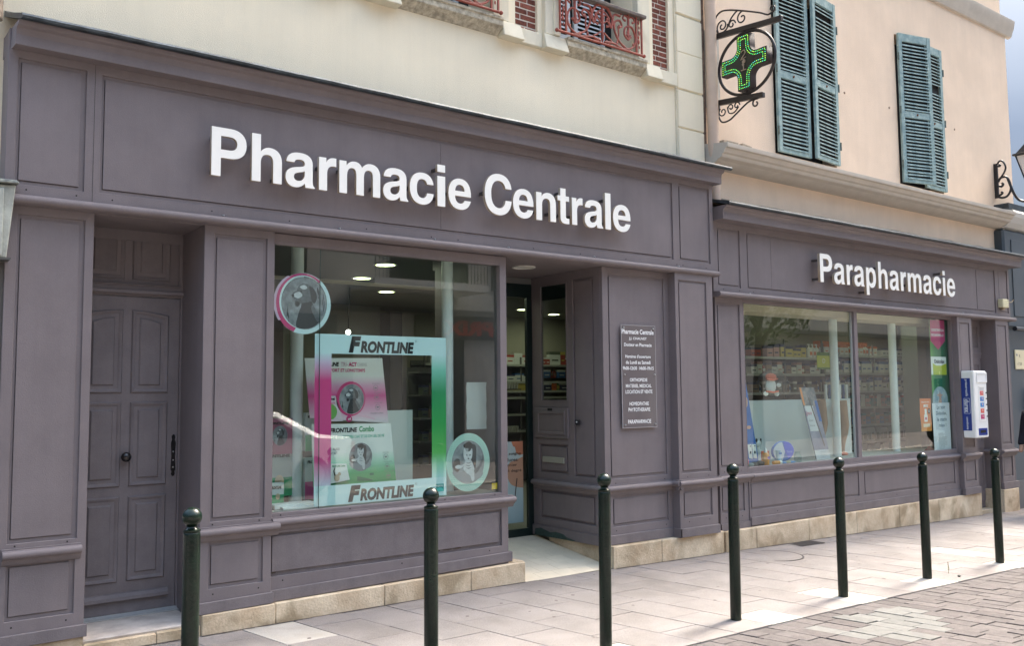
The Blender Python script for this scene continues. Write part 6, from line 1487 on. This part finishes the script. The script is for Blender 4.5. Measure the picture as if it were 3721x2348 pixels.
# ================================================================== FIXTURES ON THE FRONTS
t = thing('condom_dispenser', 'white wall box with blue lettered side panel and row of coloured buttons on the pilaster', 'vending machine', (12.48, -.17, .94))
b = MB(); b.box(12.302, 12.655, -.257, -.082, .942, 1.850); b.build('housing', mat('gloss_white_metal', (.76, .77, .75), .25, coat=.3), t, bevel=.012)
NAVY = mat('dispenser_blue', (.012, .035, .22), .35)
b = MB(); b.box(12.2998, 12.3025, -.206, -.084, 1.040, 1.750); b.build('side_panel', NAVY, t)
def sidetext(s, z0, z1, y0, y1, bold=.0):
    """words running down the side face (normal -x)"""
    me_o = text('lettering', s, 0, z1-z0, 0, y1-y0, 0, WPRINT, None, bold=bold)
    # local x (reading direction) -> -z ; local z (letter up) -> -y
    M = Matrix(((0,1,0,12.2990),(0,0,-1,y1),(-1,0,0,z1),(0,0,0,1)))
    me_o.data.transform(M); me_o.parent = t; me_o.matrix_parent_inverse = base_inv(t)
sidetext('préservatifs', 1.505, 1.735, -.172, -.130, .012); sidetext('durex', 1.285, 1.462, -.182, -.118, .02); sidetext('condoms', 1.055, 1.225, -.165, -.135, .012)
M = Matrix(((0,1,0,12.2992),(0,0,-1,0),(-1,0,0,0),(0,0,0,1)))
def rr(x0, x1, y0, y1, r=.012, k=5):
    out = []
    for cx_, cy_, a0 in ((x1-r, y1-r, 0), (x0+r, y1-r, 90), (x0+r, y0+r, 180), (x1-r, y0+r, 270)):
        out += [(cx_+r*cos(radians(a0+90*i/k)), cy_+r*sin(radians(a0+90*i/k))) for i in range(k+1)]
    return out
outline('logo_outline', [rr(-1.478, -1.270, .108, .194), rr(-1.474, -1.274, .112, .190)], .0005, WPRINT, t, y=0, T=M)
b = MB(); b.frame(12.375, 12.650, 1.690, 1.826, -.268, -.2565, [(12.395, 12.630, 1.710, 1.806)]); b.box(12.395, 12.630, -.262, -.2565, 1.710, 1.806); b.build('label_holder', mat('gloss_white_metal2', (.70, .71, .70), .3), t, bevel=.002)
b = MB(); b.frame(12.413, 12.572, 1.170, 1.640, -.262, -.2565, [(12.423, 12.562, 1.180, 1.630)]); b.build('button_panel', WHITE, t)
b = MB(); b.box(12.45, 12.545, -.2595, -.2568, 1.585, 1.618); b.build('coin_slot', mat('pale_grey_slot', (.50, .51, .50), .4), t)
for z, c, m2 in ((1.545, (.60, .10, .10), 'a'), (1.465, (.02, .18, .48), 'b'), (1.385, (.02, .20, .50), 'c'), (1.305, (.60, .11, .08), 'd'), (1.225, (.42, .02, .13), 'e')):
    b = MB(); b.box(12.455, 12.545, -.2605, -.2568, z-.028, z+.030); o = b.build('product_picture', mat('button_'+m2, c, .35), t)
    b = MB(); b.lathe([(.014, 0), (.014, -.001), (0, -.001)], (12.505, -.2606, z+.006), 10, axis='y'); b.build('motif', mat('button_mark', (.62, .40, .35), .4), o)
    b = MB(); b.lathe([(.008, 0), (.008, -.012), (0, -.014)], (12.620, -.2568, z+.004), 8, axis='y'); b.build('push_knob', DARK, t)
b = MB(); b.box(12.372, 12.612, -.260, -.2565, .975, 1.072); o = b.build('delivery_slot', NAVY, t, bevel=.006)
b = MB(); b.box(12.415, 12.565, -.2615, -.2600, 1.008, 1.045); b.build('slot_opening', DARK, o)
b = MB(); b.box(12.6545, 12.66, -.250, -.19, 1.60, 1.72); b.build('blue_edge_strip', NAVY, t)

t = thing('alarm_box', 'small yellowed alarm box with short arm at the right end of the parapharmacy fascia', 'alarm box', (13.75, -.03, 2.79))
b = MB(); b.box(13.655, 13.835, -.080, -.0015, 2.795, 2.920); b.build('housing', mat('yellowed_plastic', (.60, .56, .36), .5), t, bevel=.008)
b = MB(); b.tube([(13.83, -.05, 2.875), (13.95, -.07, 2.885), (13.99, -.07, 2.912)], .008, 8); b.ball((13.99, -.07, 2.917), .014, 10, 8); b.build('arm', mat('rusty_arm', (.30, .24, .16), .6), t, smooth=True)
b = MB(); b.box(13.72, 13.78, -.05, -.01, 2.765, 2.795); b.build('foot', mat('rusty_arm', (.30, .24, .16), .6), t)
for x, z in ((13.80, 2.90), (13.80, 2.815)):
    b = MB(); b.lathe([(.006, 0), (.006, -.002), (0, -.002)], (x, -.0805, z), 8, axis='y'); b.build('screw', DARK, t)

# old shutter casing at the left edge
t = thing('neighbour_shutter_box', 'weathered grey white wooden casing with little lead cap at the far left edge', 'shutter casing', (.74, -.1, 2.45))
b = MB(); b.hexa([(.66,-.14,2.45),(.795,-.14,2.45),(.795,-.02,2.45),(.66,-.02,2.45),(.66,-.14,2.89),(.833,-.14,2.90),(.833,-.02,2.90),(.66,-.02,2.89)]); b.build('casing', OLDW, t, bevel=.006)
b = MB(); b.box(.66, .768, -.160, -.141, 2.46, 2.87); b.build('board', OLDW, t, bevel=.004)
b = MB(); b.hexa([(.66,-.17,2.898),(.850,-.17,2.905),(.85,.0,2.915),(.66,.0,2.915),(.66,-.17,2.925),(.838,-.165,2.925),(.83,.0,2.945),(.66,.0,2.95)]); b.build('lead_cap', mat('old_lead', (.30, .32, .27), .7, col2=(.10, .11, .11), vscale=30), t, bevel=.005)
b = MB(); b.hexa([(.66,-.15,2.435),(.815,-.15,2.44),(.815,-.02,2.44),(.66,-.02,2.435),(.66,-.15,2.448),(.818,-.15,2.452),(.818,-.02,2.452),(.66,-.02,2.448)]); b.build('bottom_strip', mat('dark_strip', (.08, .08, .075), .7), t)
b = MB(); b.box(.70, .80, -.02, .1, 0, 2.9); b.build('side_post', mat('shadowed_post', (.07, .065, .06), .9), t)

# ---------------- pharmacy cross on its bracket (plane x = 7.62, facing left)
KX = 7.62
t = thing('pharmacy_cross_sign', 'green lit pharmacy cross in a round iron hoop hung between two scrolled brackets', 'cross sign', (KX, .15, 5.1))
def yline(P, r, name, n=8, k=5, raw=False, fl=None):
    q = P if raw else smoothpts(P, k)
    b = MB(); b.tube([(KX, p[0], p[1]) for p in q], r, n, flat=fl); return b.build(name, IRON, t, smooth=True)
b = MB(); b.box(KX-.022, KX+.022, -.775, .20, 5.44, 5.50); b2 = b
me = MB(); me.add([(KX-.022, y, z) for y, z in ((.20,5.487),(-.775,5.395),(-.775,5.450),(.20,5.550))]+[(KX+.022, y, z) for y, z in ((.20,5.487),(-.775,5.395),(-.775,5.450),(.20,5.550))], [(0,1,2,3),(7,6,5,4),(0,4,5,1),(1,5,6,2),(2,6,7,3),(3,7,4,0)])
me.build('upper_arm', IRON, t, bevel=.004)
me = MB(); me.add([(KX-.022, y, z) for y, z in ((.20,4.74),(-.52,4.66),(-.52,4.715),(.20,4.80))]+[(KX+.022, y, z) for y, z in ((.20,4.74),(-.52,4.66),(-.52,4.715),(.20,4.80))], [(0,1,2,3),(7,6,5,4),(0,4,5,1),(1,5,6,2),(2,6,7,3),(3,7,4,0)])
me.build('lower_arm', IRON, t, bevel=.004)
for z in (5.52, 4.77):
    b = MB(); b.box(KX-.035, KX+.035, .185, .21, z-.09, z+.07); b.build('wall_plate', IRON, t, bevel=.003)
hc = (-.308, 5.092)
b = MB(); n = 56; b.tube([(KX, hc[0]+.368*cos(2*pi*i/n), hc[1]+.335*sin(2*pi*i/n)) for i in range(n)], .017, 10, closed=True); b.build('hoop', IRON, t, smooth=True)
def sp(cy_, cz_, r0, r1, a0, a1): return [(cy_+r*cos(a), cz_+r*sin(a)) for r, a in [(r0+(r1-r0)*i/30, a0+(a1-a0)*i/30) for i in range(31)]]
# upper scrollwork: big outer scroll, two inner scrolls, tail to the tip
A = smoothpts([(.045, 5.53), (.10, 5.60), (.095, 5.71), (.02, 5.765), (-.10, 5.745), (-.30, 5.665), (-.50, 5.575), (-.60, 5.52), (-.66, 5.53)], 6)+sp(-.655, 5.565, .040, .014, -pi/2, -pi/2-1.7*pi)
b = MB(); b.tube([(KX, p[0], p[1]) for p in A], .0095, 7, flat=(1.0, 1.0)); b.build('scroll', IRON, t, smooth=True)
for c_ in (sp(.0, 5.60, .075, .016, -.2*pi, -.2*pi+2.6*pi), sp(-.13, 5.575, .050, .014, pi, pi-2.2*pi), sp(-.27, 5.60, .070, .014, .45*pi, .45*pi-2.2*pi)):
    b = MB(); b.tube([(KX, p[0], p[1]) for p in c_], .0085, 7); b.build('scroll', IRON, t, smooth=True)
yline([(-.075, 5.56), (-.12, 5.64), (-.21, 5.70), (-.27, 5.67)], .0085, 'scroll')
yline([(.01, 5.52), (-.06, 5.55), (-.075, 5.60)], .0085, 'scroll')
# lower scrollwork
A = smoothpts([(.075, 4.72), (.085, 4.62), (.04, 4.535), (-.06, 4.53), (-.16, 4.58), (-.30, 4.655), (-.37, 4.67)], 6)+sp(-.415, 4.625, .052, .014, .7*pi, .7*pi-2.0*pi)
b = MB(); b.tube([(KX, p[0], p[1]) for p in A], .0095, 7); b.build('scroll', IRON, t, smooth=True)
for c_ in (sp(.025, 4.645, .055, .014, .3*pi, .3*pi-2.4*pi), sp(-.085, 4.665, .038, .012, 0, 2.0*pi), sp(-.165, 4.665, .040, .012, pi, pi-2.0*pi)):
    b = MB(); b.tube([(KX, p[0], p[1]) for p in c_], .0075, 7); b.build('scroll', IRON, t, smooth=True)
yline([(-.04, 4.68), (-.06, 4.61), (-.13, 4.60), (-.19, 4.65)], .0075, 'scroll')
# cross body, outline in (y,z), thick along x
s1, s2, s3 = .300, .100, .17
def crossP(k=1.0, w=.085, L=.300, r=.085):
    """arms with flat ends and concave quarter-round inner corners"""
    P = []
    for q in range(4):
        ca, sa = cos(q*pi/2), sin(q*pi/2)
        loc = [(L, -w), (L, w)]
        cxx = w+r
        loc += [(cxx-(r)*sin(a), cxx-r*cos(a)) for a in [0+(pi/2)*i/7 for i in range(8)]]
        P += [(u*ca-v*sa, u*sa+v*ca) for u, v in loc]
    return P
TC = Matrix(((0,1,0,KX-.045),(-1,0,0,hc[0]),(0,0,1,hc[1]),(0,0,0,1)))
outline('cross_body', [[(p[0], p[1]) for p in crossP()]], .09, [mat('cross_face', (.018, .020, .014), .3), mat('cross_side', (.05, .04, .04), .65, spec=.2)], t, y=0, T=TC)
def leds(P, step):
    out = []; acc = 0
    for a, c in zip(P, P[1:]+P[:1]):
        L = math.hypot(c[0]-a[0], c[1]-a[1]); u = acc
        while u < L: out.append((a[0]+(c[0]-a[0])*u/L, a[1]+(c[1]-a[1])*u/L)); u += step
        acc = u-L
    return out
LG = [mat('led_green', (.1, .6, .2), .4, emit=(.05, .75, .18), estr=.26), mat('led_yellow_green', (.4, .7, .1), .4, emit=(.40, .85, .08), estr=.26), mat('led_cyan', (.1, .6, .6), .4, emit=(.05, .65, .55), estr=.26)]
for j, (w, L, r) in enumerate(((.064, .278, .108), (.036, .248, .138))):
    b = MB()
    for i, p in enumerate(leds(crossP(1, w, L, r), .0225)):
        c_ = TC @ Vector((p[0], -.002, p[1])); b.ball(c_, .0046, 6, 4, mi=random.choice((0, 0, 1, 1, 2)))
    b.build('led_row', LG, t)
SNK = mat('bronze_emblem', (.30, .23, .16), .5)
b = MB(); q = smoothpts([(-.030, .105), (.010, .125), (.028, .095), (.0, .062), (-.020, .040), (.016, .020), (.020, -.005), (-.014, -.022), (.0, -.05)], 5)
b.tube([TC @ Vector((p[0], -.006, p[1])) for p in q], .0055, 6); b.tube([TC @ Vector((p[0], -.005, p[1])) for p in ((-.035, .03), (.035, .045))], .005, 6)
b.tube([TC @ Vector((p[0], -.005, p[1])) for p in ((0, .03), (0, -.085))], .006, 6); b.tube([TC @ Vector((p[0], -.005, p[1])) for p in ((-.032, -.088), (.032, -.088))], .006, 6)
for u, v, s in ((0, .0, .020), (0, -.03, .013)): b.ball(TC @ Vector((u, -.006, v)), s, 8, 6, sq=(.3, 1, .9))
b.build('cup_and_serpent_emblem', SNK, t)
b = MB(); b.box(KX-.01, KX+.01, hc[0]-.006, hc[0]+.006, 4.76, 4.80); b.box(KX-.01, KX+.01, hc[0]-.006, hc[0]+.006, 5.385, 5.44); b.build('fixing_lug', IRON, t)

# ================================================================== BOLLARDS
def bollard_proto():
    t = thing('bollard', '', 'bollard', (0, 0, 0), 'bottle green bollards along the pavement edge')
    b = MB(); b.lathe([(.0395, -.05), (.0395, .985), (.0385, .992), (.0365, .996)], n=28); b.build('post', GREENB, t, smooth=30)
    b = MB(); b.lathe([(.0365, .995), (.0395, 1.0), (.0395, 1.008), (.026, 1.014), (.022, 1.022), (.026, 1.028)], n=28); b.build('neck', GREENB, t, smooth=40)
    b = MB(); b.ball((0, 0, 1.0665), .0455, 32, 20); b.build('ball', GREENB, t, smooth=True)
    return t
proto = bollard_proto()
bl = [(1.362, 'nearest green bollard standing in front of the street door pilaster', .0, .0), (2.672, 'green bollard in front of the display window, second from the left', 0, 0), (3.967, 'green bollard in front of the entrance ramp, third from the left', .006, 0),
      (5.232, 'green bollard in front of the gap between the two shopfronts', .003, 0), (6.560, 'green bollard in front of the parapharmacy left pane, casting a soft shadow', 0, .0), (7.852, 'green bollard in front of the parapharmacy right pane, with a weed near its foot', -.012, 0), (9.212, 'farthest green bollard, in front of the little side door', .0, 0)]
for i, (x, lab, tx, ty) in enumerate(bl):
    if i == 0: r_ = proto; kids = None
    else:
        r_ = proto.copy(); scene.collection.objects.link(r_)
        for ch in list(proto.children):
            c = ch.copy(); scene.collection.objects.link(c); c.parent = r_
    r_.location = (x, -1.93, gz(x, -1.93)); r_['label'] = lab
    r_.rotation_euler = (random.uniform(-.006, .006), tx+random.uniform(-.004, .004), random.uniform(0, 6)) if i else (0, 0, 0)

# ================================================================== ACROSS THE STREET (seen in the glass and bounces light)
op = thing('opposite_building', 'pale building with balconies across the street, reflected in the shop glass', 'building', (9, -13.5, 0))
OPW = mat('opposite_render', (.44, .43, .40), .9, var=.05, vscale=1)
b = MB(); b.box(-30, 50, -20, -13.2, -.5, 7.6); b.build('wall', OPW, op)
b = MB(); b.box(-30, 9.2, -13.19, -12.6, 3.05, 3.45); b.box(9.2, 40, -13.19, -12.9, 3.6, 3.75); b.build('canopy', mat('dark_canopy', (.10, .10, .10), .6), op)
b = MB()
for x in (-8, -4.5, -1, 2.4, 5.8, 8.2, 11.4, 14.6, 18, 22): b.box(x, x+1.7, -13.20, -13.17, 0, 3.0)
b.build('shop_opening', mat('dark_shop_glass', (.025, .028, .03), .15), op)
for x in (3.3, 9.8, 16.3):
    t = thing('balcony', ('balcony across the street nearest the street door', 'balcony across the street reflected high in the display window', 'balcony across the street reflected in the parapharmacy glass')[int((x-3)/6.4)], 'balcony', (x+1.4, -12.6, 4.2), 'balconies across the street')
    b = MB(); b.box(x, x+3.2, -13.19, -11.9, 4.12, 4.30); b.build('slab', mat('pale_slab', (.55, .55, .53), .8), t)
    for i in range(33):
        b = MB(); b.box(x+.02+i*.0985, x+.035+i*.0985, -11.93, -11.915, 4.30, 5.2); b.build('baluster', BLACKI, t)
    b = MB(); b.box(x, x+3.2, -11.945, -11.905, 5.2, 5.24); b.box(x, x+.03, -13.19, -11.93, 5.2, 5.24); b.box(x+3.17, x+3.2, -13.19, -11.93, 5.2, 5.24); b.build('rail', BLACKI, t)
    b = MB(); b.box(x+.7, x+2.6, -11.97, -11.95, 4.32, 5.15); b.build('screen', mat('dark_green_screen', (.02, .04, .035), .9), t)
b = MB()
for x in (-9, -5.5, -2, 1.4, 4.6, 7.6, 10.9, 14, 17.4, 21):
    for z in (4.35,): b.box(x, x+1.1, -13.20, -13.17, z, z+1.9)
b.build('window', mat('dim_window_glass', (.04, .045, .05), .1), op)
t = thing('supermarket_sign', 'red lettered dark sign across the street, reflected mirror wise in the display window', 'sign', (14, -13.1, 3.3))
b = MB(); b.box(11.6, 17.0, -13.19, -13.1, 3.0, 3.62); b.build('board', mat('dark_sign_board', (.05, .05, .05), .5), t)
o = text('lettering', 'MONOPRIX', 0, 3.9, 0, .40, 0, mat('red_sign_letter', (.55, .03, .01), .4), None, bold=.05)
o.data.transform(Matrix.Translation((16.3, -13.08, 3.10)) @ Matrix.Rotation(pi, 4, 'Z')); o.parent = t; o.matrix_parent_inverse = base_inv(t)
# parked silver white car on the far side (only mirrored in the glass)
t = thing('parked_car', 'white saloon car parked across the street, its tail reflected in the display window', 'car', (5.2, -8.9, -.1))
CW = mat('white_car_paint', (.78, .79, .79), .35, coat=.2); CG = mat('car_glass', (.02, .025, .03), .05, coat=.5)
def carsec(xs, zs, half, m, name, mi=0):
    pass
gx = gz(5, -8.9)-.03
prof = [(3.02,.38),(3.0,.62),(3.12,.74),(3.95,.86),(4.75,1.33),(5.15,1.40),(5.95,1.38),(6.72,.98),(7.28,.93),(7.36,.80),(7.36,.36),(6.75,.26),(3.6,.26)]
b = MB(); N = len(prof)
b.add([(x, y, z+gx) for y, sc in ((-9.72, .94), (-9.66, 1.0), (-8.14, 1.0), (-8.08, .94)) for x, z in [(5.2+(p[0]-5.2)*(sc if True else 1), .26+(p[1]-.26)*(sc if p[1] > .9 else 1)) for p in prof]],
      [(k*N+i, k*N+(i+1) % N, (k+1)*N+(i+1) % N, (k+1)*N+i) for k in range(3) for i in range(N)]+[tuple(range(N-1, -1, -1)), tuple(3*N+i for i in range(N))])
b.build('body', CW, t, smooth=35)
for y in (-8.072, -9.728):
    sgn = .008 if y > -9 else -.008
    b = MB(); P = [(4.20,.93),(4.83,1.25),(5.15,1.30),(5.88,1.29),(6.40,.95)]
    b.add([(p[0], y+sgn*.2, p[1]+gx) for p in P]+[(p[0], y-sgn, p[1]+gx) for p in P], [(0,1,2,3,4)]+[(i, 5+i, 5+(i+1) % 5, (i+1) % 5) for i in range(5)]); b.build('side_window', CG, t)
for x in (3.85, 6.55):
    for y in (-8.12, -9.68):
        w = MB(); w.lathe([(.0, -.1), (.30, -.1), (.32, -.07), (.32, .07), (.30, .1), (0, .1)], (x, y, .31+gx), 24, axis='y'); wo_ = w.build('wheel', mat('tyre', (.02, .02, .02), .8), t, smooth=35)
        w = MB(); w.lathe([(.0, -.11), (.20, -.108), (.20, .108), (0, .11)], (x, y, .31+gx), 20, axis='y'); w.build('rim', STEEL, wo_)
b = MB(); b.box(7.30, 7.372, -8.45, -8.10, .66+gx, .84+gx); b.box(7.30, 7.372, -9.70, -9.35, .66+gx, .84+gx); b.build('tail_light', mat('red_lens', (.55, .04, .02), .2), t, bevel=.01)
b = MB(); b.box(5.6, 5.75, -8.075, -8.05, .83+gx, .86+gx); b.build('door_handle', STEEL, t)

# ================================================================== STREET TREE ACROSS THE ROAD (reflected) AND PASSER-BY
t = thing('street_tree', 'leafy street tree across the road, mirrored in the parapharmacy glass', 'tree', (20.5, -9.6, -.3))
BARK = mat('bark', (.10, .08, .06), .9, var=.2, vscale=20, bump=.6)
b = MB(); b.tube([(20.5,-9.6,-.4),(20.5,-9.6,1.5),(20.55,-9.55,3.0),(20.5,-9.6,5.0)], [.17,.14,.11,.05], 12); b.build('trunk', BARK, t, smooth=True)
rt = random.Random(5)
for i in range(6):
    a = i*1.05; b = MB(); b.tube([(20.52,-9.58,2.6+i*.25),(20.5+.8*cos(a),-9.6+.8*sin(a),3.6+i*.25),(20.5+1.5*cos(a),-9.6+1.5*sin(a),4.5+i*.2)], [.06,.04,.015], 7); b.build('limb', BARK, t, smooth=True)
b = MB()
for i in range(2600):
    while True:
        u, v, w = rt.uniform(-1, 1), rt.uniform(-1, 1), rt.uniform(-1, 1)
        d = u*u+v*v+w*w
        if .12 < d < 1 and (sin(u*5+1)+sin(v*6)+sin(w*5+2)) > -.9: break
    c = Vector((20.5+2.3*u, -9.6+2.1*v, 4.7+1.9*w)); s_ = rt.uniform(.05, .11)
    p = Vector((rt.gauss(0,1), rt.gauss(0,1), rt.gauss(0,1))).normalized(); q = p.orthogonal().normalized(); r_ = p.cross(q)
    b.add([c-q*s_, c+r_*s_*.5, c+q*s_, c-r_*s_*.5], [(0,1,2,3)])
b.build('crown', mat('leaf', (.07, .11, .035), .7, var=.3, vscale=6), t, weld=False)

def skin_body(name, V, E_, Rr, m, parent, lv=2):
    me = bpy.data.meshes.new(name); me.from_pydata(V, E_, [])
    ob = bpy.data.objects.new('tmp_body', me); scene.collection.objects.link(ob)
    sk = ob.modifiers.new('skin', 'SKIN'); sk.use_smooth_shade = True
    for i, r in enumerate(Rr):
        d = me.skin_vertices[0].data[i]; d.radius = r if isinstance(r, tuple) else (r, r)
    me.skin_vertices[0].data[0].use_root = True
    sb_ = ob.modifiers.new('sub', 'SUBSURF'); sb_.levels = lv; sb_.render_levels = lv
    dg = bpy.context.evaluated_depsgraph_get(); dg.update()
    m2 = bpy.data.meshes.new_from_object(ob.evaluated_get(dg)); m2.name = name
    bpy.data.objects.remove(ob)
    m2.materials.clear(); m2.materials.append(m); m2.shade_smooth()
    return lk(bpy.data.objects.new(name, m2), parent)
ppx, ppy = 13.42, -.60; g0 = gz(13, -.6)
t = thing('person', 'person in dark navy coat and red shoes just entering at the right edge', 'person', (ppx, ppy, g0))
P = lambda dx, dy, z: (ppx+dx, ppy+dy, g0+z)
SKN = mat('skin', (.45, .27, .19), .55)
# continuous body, walking towards -x
V = [P(0,0,.93), P(-.01,0,1.12), P(-.01,0,1.34), P(-.02,0,1.46), P(-.03,0,1.53), P(-.04,0,1.63), P(-.03,0,1.72),
     P(0,-.095,.88), P(-.13,-.10,.50), P(-.36,-.10,.12), P(-.50,-.10,.05),
     P(0,.095,.88), P(.03,.10,.50), P(.20,.10,.14), P(.12,.10,.05),
     P(-.01,-.17,1.40), P(.06,-.23,1.14), P(.0,-.24,.92), P(-.02,-.24,.84),
     P(-.01,.17,1.40), P(.03,.23,1.14), P(-.06,.24,.93), P(-.09,.24,.86)]
Ed = [(0,1),(1,2),(2,3),(3,4),(4,5),(5,6),(0,7),(7,8),(8,9),(9,10),(0,11),(11,12),(12,13),(13,14),(2,15),(15,16),(16,17),(17,18),(2,19),(19,20),(20,21),(21,22)]
Rr = [(.11,.14),(.10,.125),(.115,.15),.055,.055,.085,.07,.085,.055,.04,.032,.085,.055,.04,.032,.05,.038,.028,.03,.05,.038,.028,.03]
skin_body('body', V, Ed, Rr, SKN, t)
NV = mat('navy_coat_cloth', (.010, .011, .018), .9, bump=.4, bscale=200)
skin_body('coat', [P(0,0,.82), P(0,0,1.0), P(-.01,0,1.2), P(-.01,0,1.38), P(-.02,0,1.47), P(-.01,-.18,1.40), P(.06,-.24,1.14), P(.0,-.25,.94), P(-.01,.18,1.40), P(.03,.24,1.14), P(-.06,.25,.95)],
          [(0,1),(1,2),(2,3),(3,4),(3,5),(5,6),(6,7),(3,8),(8,9),(9,10)], [(.15,.19),(.135,.165),(.125,.155),(.13,.165),.065,.07,.058,.045,.07,.058,.045], NV, t)
skin_body('trousers', [P(0,0,.90), P(0,-.095,.84), P(-.17,-.10,.50), P(-.33,-.10,.17), P(0,.095,.84), P(.03,.10,.50), P(.18,.10,.18)], [(0,1),(1,2),(2,3),(0,4),(4,5),(5,6)], [(.12,.15),.10,.07,.055,.10,.07,.055], mat('dark_grey_trousers', (.04, .042, .05), .9), t)
RS = mat('red_shoe', (.42, .012, .03), .5)
for dx, dy, dz in ((-.44, -.10, .0), (.17, .10, .04)):
    b = MB(); b.ball(P(dx, dy, .045+dz), .05, 16, 10, sq=(2.5, .9, .95)); b.ball(P(dx+.06, dy, .075+dz), .05, 12, 8, sq=(1.2, .9, 1)); b.build('shoe', RS, t, smooth=True)
b = MB(); b.ball(P(-.02, 0, 1.68), .105, 18, 12, sq=(1, .92, 1.05)); b.ball(P(.02, 0, 1.60), .085, 14, 10, sq=(.9, 1, 1.3)); b.build('hair', mat('dark_brown_hair', (.03, .018, .012), .7), t, smooth=True)
b = MB(); b.ball(P(-.135, 0, 1.635), .018, 8, 6, sq=(1, .7, 1.3)); b.build('nose', SKN, t, smooth=True)
b = MB(); b.ball(P(-.06, -.235, 1.10), .13, 16, 12, sq=(.75, .5, 1.0)); b.tube([P(-.05,-.22,1.22), P(-.02,-.19,1.38), P(0,-.14,1.47)], .014, 8)
bag = b.build('shoulder_bag', mat('black_bag', (.006, .006, .009), .6), None, smooth=True); tag(bag, 'dark rounded shoulder bag carried by the person at the right edge', 'bag')
t = thing('wall_letterbox', 'dark flat box fixed to the slate wall at the right edge', 'letterbox', (14.7, .08, 1.45))
b = MB(); b.box(14.66, 14.95, .02, .118, 1.22, 1.60); b.build('box', mat('dark_box_paint', (.02, .025, .03), .5), t, bevel=.008)
